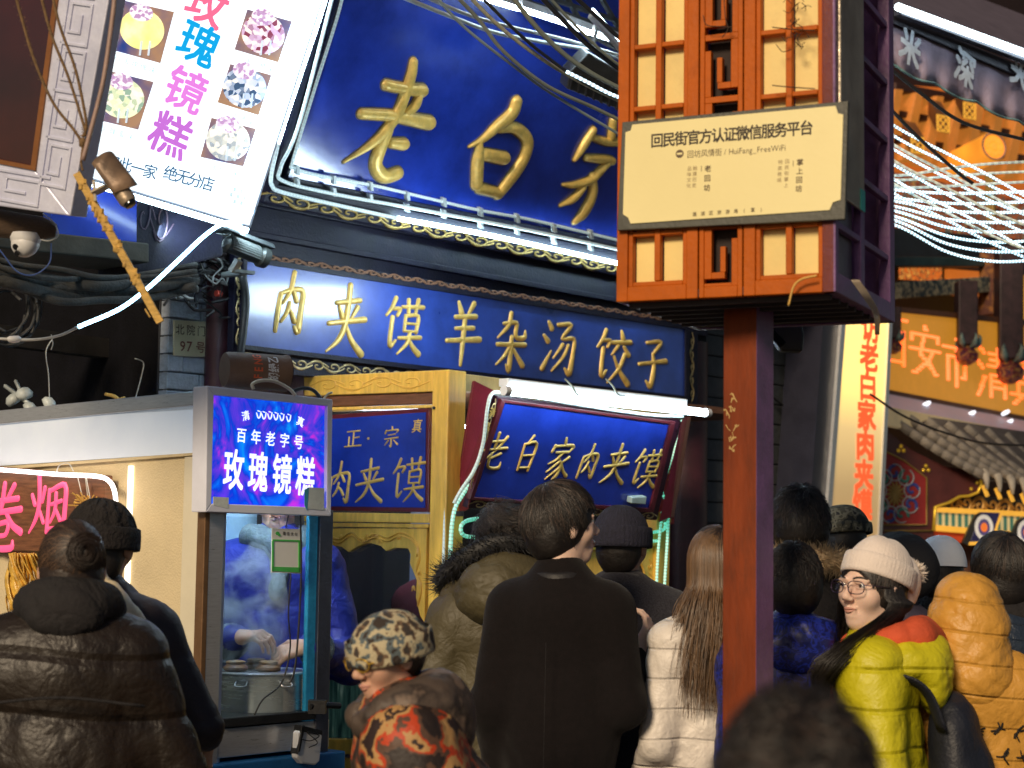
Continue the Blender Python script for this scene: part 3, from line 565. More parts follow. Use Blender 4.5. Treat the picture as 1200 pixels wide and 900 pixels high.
# steel rack behind the tubes
mb = MB()
for a, b in (((590, -20), (740, 30)), ((600, -8), (740, 66)), ((660, -10), (700, 60)), ((700, -10), (735, 50)), ((640, -10), (668, 30)), ((560, -16), (735, 40))): mb.bar(PT.on(*a, -.1), PT.on(*b, -.1), .018, .018)
obj('lamp_rack', mb, M('dark_steel', (.05, .055, .06), .45, .6), label='dark steel rack that carries the tubes over the big sign', cat='rack')
# floodlight
fl = thing('floodlight', 'black boxy floodlight hanging under the cables beside the lantern tower', 'floodlight', PT.on(700, 100, .1))
fb = Pl(PT.on(700, 88, .1), yawN(20, 30))
mb = MB(); mb.ppx(fb, [(690, 62), (745, 96), (735, 132), (664, 104), (668, 84)], 0, -.10); obj('housing', mb, M('floodlight_black', (.02, .021, .022), .4, var=.3), fl, bevel=.006)
mb = MB()
for k in range(7): mb.ppx(fb, [(672+k*9, 84+k*3), (674+k*9, 85+k*3), (670+k*9, 106+k*4), (668+k*9, 105+k*4)], .012, -.01)
obj('cooling_fins', mb, m_black, fl)
mb = MB(); mb.bar(fb.on(694, 60, -.05), fb.on(702, 20, -.1), .012, .012); obj('bracket', mb, m_black, fl)
# sagging cables in front of the big sign
CP = Pl(at(640, 80, 5.9), yawN(25)); cbl = [
 ([(498, -20), (540, 28), (600, 76), (650, 112), (740, 166)], .0042, 'lowest thin pale cable sagging across the big blue sign', M('pale_cable', (.20, .26, .28), .4)),
 ([(520, -20), (560, 22), (590, 60), (640, 100), (700, 128), (760, 158)], .0055, 'green-grey cable twisting second lowest over the big blue sign', m_cableg),
 ([(540, -15), (580, 26), (625, 62), (680, 96), (760, 134)], .0055, 'beaded unlit rope cable running to the lantern tower', M('beaded_cable', (.33, .33, .24), .5, var=.4, scale=60)),
 ([(552, -16), (600, 32), (640, 66), (690, 100), (760, 128)], .0045, 'dark glossy cable just above the beaded rope', m_cable),
 ([(590, -16), (640, 44), (690, 84), (760, 120)], .007, 'thick olive cable crossing below the floodlight', m_cableg),
 ([(624, -14), (668, 32), (700, 62), (760, 104)], .007, 'thick black cable from the top edge to the tower', m_cable),
 ([(634, -14), (680, 36), (720, 72), (760, 96)], .004, 'thin grey cable beside the thick black cable', m_cableg),
 ([(662, -14), (700, 20), (725, 44), (760, 70)], .006, 'dark cable nearest the upper corner of the tower', m_cable)]
for k, (pts, r, lb, mt) in enumerate(cbl): rope('overhead_cable', lb, CP, pts, r*1.25, mt, k*.03, cat='cable')
rope('led_rope', 'short lit beaded rope just under the floodlight', CP, [(664, 84), (690, 97), (720, 112), (760, 124)], .006, glow('beaded_led', (.6, .85, 1), 3, 60, .5, .2), .2)

# ================================================================ white menu lightbox at upper left
mp = Pl(at(235, 130, 6.2), yawN(30, 16))
t = thing('menu_lightbox', 'glowing white hanging menu lightbox with coloured characters and round cake pictures', 'sign', mp.on(190, 235))
mb = MB(); mb.ppx(mp, [(160, -70), (400, -70), (292, 264), (94, 204)], 0, -.09); obj('face', mb, g_box, t)
mb = MB(); mb.ppx(mp, [(158, -73), (403, -73), (294, 268), (91, 207)], -.008, -.10); obj('case', mb, m_alu, t, bevel=.006)
mb = MB(); mb.ring([mp.on(97, 212, -.13), mp.on(190, 240, -.13), mp.on(290, 270, -.13)], .012, 8); obj('bottom_tube', mb, glow('bottom_tube_glow', (.6, .85, 1), 12), t, smooth=True)
for ch, x, y, c in (('玫', 243, 5, (1.2, .18, .35)), ('瑰', 233, 51, (.0, .42, .9)), ('镜', 218, 105, (.85, .25, .85)), ('糕', 200, 158, (.62, .18, .75))):
    mb = MB(); line_px(mb, mp, ch, (x, y), (x, y), 52, .022, wz=.002, rot=-.28, wr=.98); obj('menu_character', mb, M('print_'+hex(ord(ch))[2:], tuple(v*.5 for v in c), .6, em=.8, emc=c, bump=0, var=.05), t)
for s__, p0_, p1_ in (('仅此一家', (132, 189), (176, 201)), ('绝无分店', (200, 203), (243, 215))): lineobj(mp, s__, p0_, p1_, 18, t, 'slogan_character', M('print_blue', (.02, .10, .22), .6, em=.35, emc=(.02, .2, .42), bump=0), bold=.008, rot='line')
pics = [('八宝玫瑰味', (143, 0), (204, 14), (188, 74), (130, 58), ((.9, .8, .2), (1., .95, .4)), 'yellow'), ('八宝蜂蜜味', (124, 82), (180, 96), (162, 152), (104, 138), ((.3, .45, .35), (.9, .95, .6)), 'pale green'),
        ('八宝山楂味', (290, 11), (342, 25), (326, 73), (275, 58), ((.25, .05, .1), (.7, .5, .75)), 'dark red'), ('八宝红枣味', (270, 75), (318, 88), (303, 135), (255, 120), ((.05, .1, .2), (.5, .6, .8)), 'blackish'), ('八宝五仁味', (248, 138), (300, 151), (285, 195), (235, 184), ((.35, .4, .45), (.8, .8, .7)), 'grey')]
for nm, a, b, c, d, cols, lb in pics:
    mb = MB(); mb.ppx(mp, [a, b, c, d], .002, 0); f = obj('food_picture', mb, ramp_mat('picback_'+lb, [(.3, (.02, .05, .22)), (.6, (.35, .20, .12))], scale=7, em=.9, bump=0), t, label='picture of a '+lb+' round cake')
    cx, cy = (a[0]+b[0]+c[0]+d[0])/4, (a[1]+b[1]+c[1]+d[1])/4; A, B = mp.px(cx, cy-2); rr = abs(mp.px(cx, cy-30)[1]-B)
    mb = MB(); mb.disc(mp, A, B, rr*.98, .004, .002, 28, rr*.85); obj('cake', mb, ramp_mat('cake_'+lb, [(.25, cols[0]), (.5, cols[1]), (.8, (.95, .9, .85))], 'voronoi' if lb != 'yellow' else 'noise', 55 if lb != 'yellow' else 12, em=.8, bump=0), f)
    mb = MB(); mb.disc(mp, A-.01, B+rr*.7, rr*.52, .0048, .004, 20, rr*.36); obj('petals', mb, ramp_mat('petal_'+lb, [(.35, (.5, .3, .55)), (.55, (.95, .9, 1))], 'voronoi', 90, em=.8, bump=0), f)
    mb = MB(); q = (d[0]+c[0])/2+6, (d[1]+c[1])/2
    for dx in (0, 10): mb.ppx(mp, [(q[0]+dx, q[1]-18), (q[0]+dx+2, q[1]-18), (q[0]+dx, q[1]-1), (q[0]+dx-2, q[1]-1)], .005, .002)
    obj('sticks', mb, M('stick_print', (.6, .7, .8), .6, em=.7, emc=(.7, .85, 1), bump=0), f)
    mb = MB(); line_px(mb, mp, nm, (d[0]+8, d[1]+9), (c[0]-10, c[1]+8), 8.5, .004, wz=.002, rot='line'); obj('caption', mb, M('caption_grey', (.3, .5, .6), .6, em=.7, emc=(.45, .68, .85), bump=0), f)
mb = MB()
for k in range(5):
    for j in range(3): 
        if (k+j) % 2: mb.ppx(mp, [(270+k*4, 232-j*7+k), (273+k*4, 233-j*7+k), (272+k*4, 238-j*7+k), (269+k*4, 237-j*7+k)], .002, 0)
obj('corner_pattern', mb, M('pattern_grey', (.5, .6, .6), .6, em=.7, emc=(.55, .7, .75), bump=0), t)
# added area light boosts the lightbox's lower tube on the wall behind
al_d = bpy.data.lights.new('lightbox_boost_light', 'AREA'); al_d.shape = 'RECTANGLE'; al_d.size = .55; al_d.size_y = .05; al_d.energy = 4; al_d.color = (.62, .86, 1)
al_o = bpy.data.objects.new('lightbox_boost_light', al_d); COL.objects.link(al_o); al_o.location = at(262, 268, 6.55); al_o.rotation_euler = (Wt(.2).on(335, 350)-al_o.location).to_track_quat('-Z', 'Y').to_euler()
# LED rope that leaves the lightbox's lower corner and swings to the left
lp = Pl(at(200, 320, 6.0), yawN(20))
rope('led_rope', 'glowing blue-white rope up the right edge of the white menu lightbox', mp, [(386, -60), (340, 80), (312, 160), (298, 215), (295, 235)], .008, g_bluew, .03)
rope('led_rope', 'glowing blue-white rope swinging down left from the lightbox to the dark recess', lp, [(296, 234), (294, 250), (284, 260), (262, 262), (240, 276), (210, 304), (175, 336), (140, 362), (92, 383)], .0075, g_bluew, 0, 12)
t = thing('cable', 'white cable with an oval connector at the dark end of the light rope', 'cord', lp.on(30, 398))
mb = MB(); mb.tube([lp.on(x, y) for x, y in ((92, 383), (70, 393), (40, 398), (0, 397), (-40, 393))], .005, 7, 8); obj('wire', mb, m_wwhite, t, smooth=True)
mb = MB(); mb.ring([lp.on(x, y) for x, y in ((8, 397), (11, 397.4), (16, 397.6), (22, 397), (25, 396.5))], [.004, .011, .012, .011, .004], 12); obj('connector', mb, m_white, t, smooth=True)
mb = MB(); mb.tube([lp.on(x, y) for x, y in ((60, 392), (62, 402), (60, 410))], .002, 5, 5); obj('tie', mb, m_wwhite, t, smooth=True)

# ================================================================ dark red panel in a silver fret frame, upper left
sp_ = Pl(at(20, 110, 4.7), yawN(-26, 6))
t = thing('fret_framed_panel', 'dark red lit panel in a thick silver frame carved with key fret, top left', 'sign', sp_.on(20, 250))
mb = MB(); mb.ppx(sp_, [(-200, -60), (74, -60), (38, 196), (-200, 150)], -.03, -.06); obj('red_panel', mb, ramp_mat('red_glow_panel', [(.3, (.025, .002, .002)), (.7, (.06, .006, .004))], scale=4, rough=.15, coat=1, bump=.03, bs=6), t)
m_silver = M('cool_lit_silver', (.72, .74, .95), .38, .25, var=.12, scale=12, bump=.12, dirt=.15, dirtc=(.4, .3, .2))  # bluish base puts the lightbox's cool light into the silver
mb = MB(); mb.ppx(sp_, [(74, -60), (138, -60), (82, 253), (38, 196)], .0, -.07); mb.ppx(sp_, [(-200, 150), (38, 196), (82, 253), (-200, 214)], .0, -.07); obj('frame', mb, m_silver, t, bevel=.004)
mb = MB(); mb.ppx(sp_, [(70, -60), (75, -60), (41, 200), (36, 194)], .006, -.06); mb.ppx(sp_, [(-200, 148), (36, 194), (41, 200), (-200, 153)], .006, -.06); obj('gold_lip', mb, M('amber_lip', (.30, .12, .04), .3, .3), t)
def fret(mb, pl, P0, P1, wpx, n, w=.006, th=.006):
    """key fret relief strip"""
    a0, b0 = pl.px(*P0); a1, b1 = pl.px(*P1); L = math.hypot(a1-a0, b1-b0); dx, dy = (a1-a0)/L, (b1-b0)/L; H = wpx; cell = L/n
    key = [((0, 0), (.85, 0)), ((.85, 0), (.85, .8)), ((.85, .8), (.25, .8)), ((.25, .8), (.25, .35)), ((.25, .35), (.6, .35)), ((0, 0), (0, 1)), ((0, 1), (1, 1))]
    for i in range(n):
        for (x0, y0), (x1, y1) in key:
            X0, Y0 = (i+x0)*cell, (y0-.5)*H; X1, Y1 = (i+x1)*cell, (y1-.5)*H
            if abs(X1-X0) > abs(Y1-Y0): c = [(min(X0, X1)-th/2, Y0-th/2), (max(X0, X1)+th/2, Y0-th/2), (max(X0, X1)+th/2, Y0+th/2), (min(X0, X1)-th/2, Y0+th/2)]
            else: c = [(X0-th/2, min(Y0, Y1)+th/2), (X0+th/2, min(Y0, Y1)+th/2), (X0+th/2, max(Y0, Y1)-th/2), (X0-th/2, max(Y0, Y1)-th/2)]
            mb.prism(pl, [(a0+dx*x-dy*y, b0+dy*x+dx*y) for x, y in c], w, 0)
mb = MB(); fret(mb, sp_, (62, 218), (104, -60), .085, 5, .005, .008); fret(mb, sp_, (-190, 183), (56, 226), .080, 4, .005, .008); obj('fret_relief', mb, m_silver, t, bevel=.0012)
# beam below it with a dome camera
bp_ = Pl(at(20, 265, 4.9), yawN(10))
mb = MB(); mb.ring([bp_.on(-80, 258), bp_.on(0, 262), bp_.on(50, 268), bp_.on(66, 270)], [.04, .04, .034, .018], 12); obj('timber_bracket', mb, M('old_timber', (.10, .06, .035), .7, var=.4, scale=20, stretch=(2, 20, 20), bump=.5), label='round old timber beam end under the fret framed panel', cat='beam', smooth=True)
t = thing('dome_camera', 'white dome security camera hanging under the old timber beam', 'security camera', bp_.on(30, 305))
c = bp_.on(30, 283); mb = MB(); mb.lathe(c, [(0, .022), (.044, .022), (.044, .010), (.041, 0), (.038, -.006), (0, -.008)], 24); obj('base', mb, m_white, t, smooth='auto')
ax = Vector((-.25, -.7, -.5)).normalized(); c2 = c+Vector((0, 0, -.006))
mb = MB(); mb.lathe(c2, [(.034, -.02), (.038, 0), (.036, .016), (.030, .028), (.019, .036), (0, .039)], 24, ax); obj('dome', mb, m_white, t, smooth='auto')
mb = MB(); mb.lathe(c2+ax*.034+Vector((-.008, 0, .006)), [(0, 0), (.010, 0), (.010, .005), (0, .006)], 16, ax); mb.lathe(c2+ax*.034+Vector((-.004, 0, -.012)), [(0, 0), (.008, 0), (.008, .005), (0, .006)], 16, ax); obj('lens', mb, M('lens_black', (.008, .008, .01), .08, coat=1, bump=0), t, smooth='auto')
rope('blue_wire', 'thin blue wire looping under the white dome camera', bp_, [(-20, 270), (2, 296), (20, 318), (40, 322), (58, 308), (60, 285)], .002, M('blue_wire', (.03, .08, .3), .5), 0, 8, cat='wire')
rope('white_wire', 'thin pale wire curling round the end of the timber beam', bp_, [(50, 250), (64, 262), (68, 276), (58, 282), (48, 281)], .0018, m_wwhite, .05, 8, cat='wire')
# yellow slatted batten with the bracket camera
yp = Pl(at(140, 280, 4.5), yawN(5))
mb = MB()
A, B = yp.on(90, 203), yp.on(188, 378); mb.bar(A, B, .020, .014, Vector((0, -1, 0)))
dv = B-A
for k in range(26):
    c = A+dv*(random.random()*.75); mb.box(c+Vector((random.choice((-1, 1))*.009, -.004, 0)), .008, .012, .008+random.random()*.012, random.random())
mb.bar(yp.on(170, 362), yp.on(176, 372), .01, .004)
obj('yellow_batten', mb, M('yellow_batten', (.62, .38, .09), .6, var=.35, scale=30, stretch=(1, 1, 3), bump=.4, dirt=.4, dirtc=(.15, .08, .03)), label='splintery yellow batten slanting down across the dark recess', cat='batten', bevel=.001)
t = thing('bullet_camera', 'tan bullet camera with a curved sunshade fixed to the yellow batten', 'security camera', yp.on(140, 245))
m_tan = M('tan_enamel', (.30, .20, .13), .4, .2, var=.2)
c0, c1 = yp.on(122, 196, .03), yp.on(152, 238, .06)
mb = MB(); mb.ring([c0, c0.lerp(c1, .05), c0.lerp(c1, .92), c1], [(.014, .014), (.021, .021), (.023, .023), (.019, .019)], 20); obj('body', mb, M('tan_metal', (.36, .28, .2), .35, .5), t, smooth='auto')
mb = MB(); ax = (c1-c0).normalized(); sd = ax.cross(Vector((.3, -.8, .5))).normalized(); up_ = sd.cross(ax)*-1
for i in range(7):
    tt = i/6; cc = c0+ax*(.105*tt-.012)+ax*0; ww = 1.15+.1*tt
    for k in range(9):
        a = R(20+140*k/8); ext = .02*math.sin(math.pi*k/8)*(1 if i == 6 else 0); q = cc + ax*ext + sd*math.cos(a)*.030*ww + Vector((.35, -.4, .8)).normalized()*math.sin(a)*.028*ww; mb.v.append(q)
mb.f = [(i*9+k, i*9+k+1, (i+1)*9+k+1, (i+1)*9+k) for i in range(6) for k in range(8)]
s_ = obj('sunshade', mb, m_tan, t, smooth=True); q = s_.modifiers.new('thick', 'SOLIDIFY'); q.thickness = .003
mb = MB(); mb.lathe(c1, [(0, 0), (.016, 0), (.016, .006), (0, .007)], 16, ax); obj('lens', mb, M('lens_black', (.008, .008, .01), .08), t, smooth='auto')
mb = MB(); mb.bar(yp.on(110, 226, .01), yp.on(126, 218, .03), .03, .006); mb.bar(yp.on(110, 212, .01), yp.on(112, 236, .01), .02, .006); obj('bracket', mb, M('cream_bracket', (.5, .42, .3), .5), t)
# ropes that hang in front of the fret frame
m_rope = M('brown_rope', (.20, .12, .055), .9, var=.4, scale=60, bump=.6, bs=200)
rp = Pl(at(80, 80, 4.35), yawN(0))
for pts, lb in (([(14, -20), (25, 20), (40, 70), (62, 120), (85, 150), (97, 168)], 'brown frayed rope hanging leftmost over the fret framed panel'), ([(44, -20), (60, 40), (80, 90), (96, 140), (100, 156), (96, 160)], 'brown frayed rope, middle one of three over the fret frame'), ([(58, -20), (70, 30), (88, 80), (99, 130), (101, 150), (97, 160)], 'brown frayed rope, right one of three over the fret frame')):
    mb = MB(); P = catmull([rp.on(*q) for q in pts], 8); mb.ring(P, .0038, 7)
    for k in range(90):
        i = random.randrange(len(P)-1); c = P[i].lerp(P[i+1], random.random()); dr = Vector((random.uniform(-1, 1), random.uniform(-1, .2), random.uniform(-1, 1))).normalized()
        mb.add([c, c+dr*.011+Z*.0006, c+dr*.011-Z*.0006], [(0, 1, 2)])
    obj('rope', mb, m_rope, label=lb, cat='rope', smooth=True)
mb = MB(); mb.ring(catmull([rp.on(*q, .02) for q in ((136, -20), (132, 20), (122, 90), (110, 140), (97, 188))], 8), .0062, 10); obj('slim_pole', mb, M('pinkish_pole', (.36, .24, .2), .5, var=.2), label='slim pinkish pole slanting in front of the white menu lightbox', cat='pole', smooth=True)
mb = MB(); mb.lathe(rp.on(97, 168), [(0, -.012), (.009, -.008), (.010, .006), (.004, .014), (0, .016)], 10); mb.tube([rp.on(97, 172), rp.on(95, 190), rp.on(97, 200)], .003, 6, 4); obj('knot', mb, m_rope, label='rope knot tied round the foot of the slim pole', cat='knot', smooth=True)
# second bullet camera by the column
cp = Wt(.55); t = thing('bullet_camera', 'black ribbed bullet camera at the left end of the gold lettered banner', 'security camera', cp.on(285, 318))
c0, c1 = cp.on(263, 284), cp.on(312, 303, .03); ax = (c1-c0).normalized()
mb = MB(); mb.ring([c0, c0.lerp(c1, .06), c0.lerp(c1, .8), c0.lerp(c1, .85), c1], [(.02, .02), (.034, .032), (.036, .033), (.045, .042), (.043, .04)], 20); obj('body', mb, M('camera_grey', (.07, .075, .07), .35, .4), t, smooth='auto')
mb = MB()
for k in range(9):
    a = R(-80+k*14); o_ = Vector((ax.cross(Z).x, ax.cross(Z).y, 0)).normalized()*math.cos(a)*.038+Z*math.sin(a)*.036*-1; mb.bar(c0+ax*.02+o_, c0+(c1-c0)*.78+o_, .003, .006)
obj('ribs', mb, M('camera_rib', (.16, .17, .16), .4, .4), t)
mb = MB(); mb.hexa([c0-ax*.02+Z*.036+q for q in (N0*.045, N0*.045+ax*.22, N0*.03+ax*.22+Z*.022, N0*.03+Z*.022)]+[c0-ax*.02+Z*.036+q for q in (-N0*.045, -N0*.045+ax*.22, -N0*.03+ax*.22+Z*.022, -N0*.03+Z*.022)]); obj('hood', mb, M('camera_hood', (.05, .055, .055), .4), t, bevel=.006)
mb = MB(); mb.lathe(c1, [(0, 0), (.030, 0), (.030, .004), (0, .006)], 18, ax); obj('lens', mb, M('lens_black', (.008, .008, .01), .08), t, smooth='auto')
mb = MB(); mb.bar(cp.on(280, 305, -.02), cp.on(272, 318, -.05), .03, .02); mb.bar(cp.on(272, 317, -.05), cp.on(296, 320, -.05), .03, .012); mb.ring([cp.on(262, 322, -.3), cp.on(285, 320, -.04)], .012, 8); obj('bracket', mb, M('bracket_grey', (.2, .22, .22), .4, .5), t)
rope('black_hose', 'fat black hose running down beside the scroll border below the black camera', Wt(.30), [(284, 322), (288, 350), (286, 380), (282, 415), (283, 430)], .016, m_cable, 0, 8, cat='hose')
# ================================================================ food stall (left)
def SFa(px, py=600): return SF.px(px, py)[0]
t = thing('food_stall', 'steel and white food stall with cream side wall and glazed serving front', 'stall', SCn)
st = t
b_top = SL.px(238, 458)[1]; aw = SL.px(-260, 520)[0]
mb = MB(); mb.ppx(SL, [(-260, 507), (236, 457), (236, 474), (-260, 522)], .012, -.03); obj('top_trim', mb, m_steel, t, bevel=.004)
mb = MB(); mb.ppx(SL, [(-260, 522), (234, 474), (234, 530), (-260, 563)], 0, -.04); obj('white_fascia', mb, M('white_fascia', (.62, .66, .74), .4, em=.25, emc=(.7, .85, 1), var=.04, bump=.02), t)
mb = MB(); q0 = SL.px(234, 533); mb.rect(SL, aw, 0, SL.px(213, 600)[0], q0[1]-.002, -.012, -.05); obj('side_wall', mb, m_plaster, t)
mb = MB(); mb.rect(SL, SL.px(213, 600)[0], 0, SL.px(233, 600)[0], q0[1]-.002, -.004, -.05); obj('corner_panel', mb, M('warm_white_panel', (.72, .66, .50), .6, var=.05, bump=.05), t, bevel=.003)
mb = MB(); mb.ppx(SL, [(-260, 566), (234, 530), (234, 533), (-260, 570)], .004, -.03); obj('fascia_lip', mb, m_plaster, t)
# vertical streak of light on the side wall, made as a glowing strip
mb = MB(); a, b = SL.px(146, 640); mb.rect(SL, a, .55, a+.022, SL.px(146, 546)[1], -.004, -.012); obj('light_streak', mb, glow('warm_streak', (1, .88, .66), 2.6), t)
# roof and rear, open right side
mb = MB(); rt = b_top-.06
mb.hexa([SCn+Z*rt, SCn+D*.55+Z*rt, SCn+D*.55-N0*1.0+Z*rt, SCn-N0*1.0+Z*rt]+[q+Z*.05 for q in (SCn, SCn+D*.55, SCn+D*.55-N0*1.0, SCn-N0*1.0)][:0] + [SCn+Z*(rt+.02), SCn+D*.55+Z*(rt+.02), SCn+D*.55-N0*1.0+Z*(rt+.02), SCn-N0*1.0+Z*(rt+.02)]); obj('roof_panel', mb, m_steel, t)
# corner posts
def post(px0, px1, w0, w1, mat, name='post', top=None, bot=0):
    a0, a1 = SFa(px0, 700), SFa(px1, 700); mb = MB(); mb.rect(SF, a0, bot, a1, top or SF.px(px0, 604)[1]+.02, w0, w1); return obj(name, mb, mat, t, bevel=.003)
post(235, 241, .012, -.03, M('amber_edge', (.25, .14, .07), .4, .5)); post(241, 258, .01, -.03, m_steel); post(258, 264, -.004, -.03, m_alu)
post(371, 386, .012, -.035, M('dark_steel_post', (.16, .17, .22), .3, .9)); post(361, 371, .0, -.02, M('blue_film', (.02, .20, .36), .2, em=.05, emc=(.05, .5, .9), var=.3, scale=30, bump=0), 'film_strip')
zc = SF.px(300, 838)[1]
mb = MB(); mb.rect(SF, SFa(258, 840), zc-.03, SFa(366, 840), zc, .02, -.6); obj('tray', mb, m_black, t, bevel=.003)
mb = MB(); mb.rect(SF, SFa(250, 870), SF.px(300, 884)[1], SFa(384, 870), zc-.035, .006, -.55); obj('steel_counter', mb, m_steel, t, bevel=.003)
mb = MB(); mb.rect(SF, SFa(238, 890), 0, SFa(396, 890), SF.px(300, 889)[1], .04, -.55); obj('blue_base', mb, M('blue_base', (.02, .16, .42), .35), t, bevel=.006)
# lit tiled panel inside, far left back
ib = Pl(SCn-N0*.55, N0); 
mb = MB(); mb.rect(ib, ib.px(225, 650)[0], 0, ib.px(300, 650)[0], rt, 0, -.02); obj('inner_panel', mb, M('pale_blue_panel', (.30, .46, .56), .4, em=.06, emc=(.35, .65, .8), var=.15), t)
# added tube hidden under the stall roof to brighten the inside
mb = MB(); mb.ring([SCn+D*.12-N0*.16+Z*(rt-.05), SCn+D*.46-N0*.16+Z*(rt-.05)], .012, 8); obj('added_inside_light', mb, glow('stall_fill_tube', (.70, .88, 1), 260), t, smooth=True)
# glass pane in front
mb = MB(); mb.rect(SF, SFa(264, 700), zc, SFa(361, 700), SF.px(300, 606)[1], -.012, -.016); obj('glass_pane', mb, glass('stall_glass', (.92, .97, 1), .03), t)
# odds and ends on the stall roof
rp2 = Pl(SL.on(120, 470, -.03), -D)
mb = MB()
for k, (x, y, w_, h_) in enumerate(((16, 468, 20, 10), (36, 480, 26, 16), (58, 474, 16, 9), (28, 461, 10, 12))):
    c = rp2.on(x, y); mb.lathe(c, [(0, -.02), (.03, -.016), (.034, 0), (.022, .018), (0, .024)], 9, Vector((random.uniform(-1, 1), random.uniform(-.4, .4), .6)))
mb.bar(rp2.on(6, 452), rp2.on(38, 476), .012, .012); mb.bar(rp2.on(18, 446), rp2.on(30, 470), .010, .010)
obj('plastic_scraps', mb, M('translucent_plastic', (.5, .55, .55), .4, var=.3), label='crumpled pale plastic bags left on the roof edge of the stall', cat='plastic bag', smooth=True)
for k, (a, b) in enumerate((((72, 486), (94, 482)), ((96, 480), (122, 478)), ((124, 462), (146, 476)))):
    mb = MB(); mb.tube([rp2.on(*a), rp2.on((a[0]+b[0])/2, (a[1]+b[1])/2-4), rp2.on(*b)], .007, 6, 4)
    if k == 2: mb.tube([rp2.on(126, 474), rp2.on(140, 468), rp2.on(146, 466)], .005, 6, 4)
    obj('yellow_scrap', mb, M('yellow_scrap', (.7, .45, .12), .6), label=('dull yellow scrap lying near the white bags on the stall roof', 'longest flat yellow scrap in the middle of the stall roof', 'bright yellow forked scrap nearest the grey brick wall')[k], cat='scrap', smooth=True)
# wooden name board with pink characters
wp = Pl(SL.on(60, 600, .05), -D); t = thing('wooden_name_board', 'brown wooden board with glowing pink characters under a white light rope', 'sign', wp.on(60, 645))
mb = MB(); mb.ppx(wp, [(-200, 530), (124, 557), (124, 648), (-200, 640)], 0, -.03); obj('board', mb, M('board_wood', (.20, .085, .04), .5, var=.5, scale=9, stretch=(1, 1, 9), bump=.25), t, bevel=.004)
mb = MB()
pk = {'卷': [[(20, 6, 8), (34, 20, 10)], [(80, 2, 10), (64, 22, 7)], [(14, 28, 8), (90, 22, 10)], [(6, 46, 8), (98, 38, 11)], [(56, 0, 10), (46, 40, 10), (4, 78, 5)], [(60, 42, 8), (78, 62, 11), (99, 72, 13)], [(34, 62, 8), (66, 58, 9), (62, 76, 8), (36, 80, 8), (34, 96, 10), (76, 96, 11), (80, 86, 6)]],
      '烟': [[(6, 34, 8), (14, 50, 10)], [(40, 22, 9), (34, 46, 6)], [(24, 2, 11), (26, 46, 11), (18, 74, 9), (0, 98, 4)], [(28, 62, 7), (38, 80, 9)], [(52, 26, 8), (50, 60, 9), (48, 96, 10)], [(52, 28, 8), (92, 18, 11), (94, 56, 12), (90, 94, 12)], [(58, 50, 7), (84, 44, 8)], [(70, 32, 9), (68, 60, 8), (56, 80, 5)], [(70, 58, 6), (82, 76, 9)], [(50, 92, 9), (88, 88, 9)]]}
m_pink = M('pink_neon_paint', (.9, .10, .25), .4, em=.85, emc=(1, .09, .24), var=.05, bump=0)
for ch, x, y, w_, h_ in (('卷', 2, 606, 46, 78), ('烟', 57, 591, 44, 70)):
    mb = MB(); A, B = wp.px(x, y); h = abs(wp.px(x, y-h_/2)[1]-wp.px(x, y+h_/2)[1]); wd = abs(wp.px(x+w_/2, y)[0]-wp.px(x-w_/2, y)[0])
    for s_ in pk[ch]: mb.stroke(wp, [(A+((q[0]-50)/100)*wd+.0*h, B+((50-q[1])/100)*h, q[2]/100*h*.95) for q in s_], .006, 0, 4)
    obj('pink_character', mb, m_pink, t, smooth=True)
rope('light_rope', 'white glowing light rope arched over the wooden name board', wp, [(-60, 546), (20, 552), (70, 556), (112, 558), (128, 564), (135, 580), (136, 610)], .008, glow('warm_white_rope', (1, .86, .80), 4.5, 60, .6, .6), .03)
rope('white_wire', 'thin white wire looping above the light rope of the name board', wp, [(66, 553), (70, 545), (80, 543), (86, 552)], .002, m_wwhite, .03, cat='wire')
for a, b, lb in (((91, 559), (99, 590), 'left hanging string of the dried bunch'), ((100, 559), (104, 592), 'right hanging string of the dried bunch')): pass
t = thing('dried_bunch', 'hanging bunch of dried yellow sprigs at the right end of the name board', 'dried plant', wp.on(104, 600))
mb = MB()
for a, b in (((91, 559), (99, 592)), ((100, 559), (104, 592)), ((101, 559), (107, 592))): mb.ring([wp.on(*a, .03), wp.on(*b, .03)], .0018, 5)
obj('string', mb, m_wwhite, t)
mb = MB(); rnd = random.Random(9)
for k in range(60):
    c = wp.on(104+rnd.uniform(-4, 4), 594+rnd.uniform(-3, 6), .03); dr = Vector((rnd.uniform(-.06, .04), rnd.uniform(-.02, .02), rnd.uniform(-.03, .05)))
    mb.tube([c, c+dr*.5+Vector((0, 0, .006)), c+dr], [.0016]*17, 4, 8) if False else mb.ring([c, c+dr*.6+Z*.004, c+dr], [.0016, .0018, .003], 4)
obj('sprigs', mb, M('dry_yellow', (.7, .42, .10), .8, var=.3), t, kind='stuff')
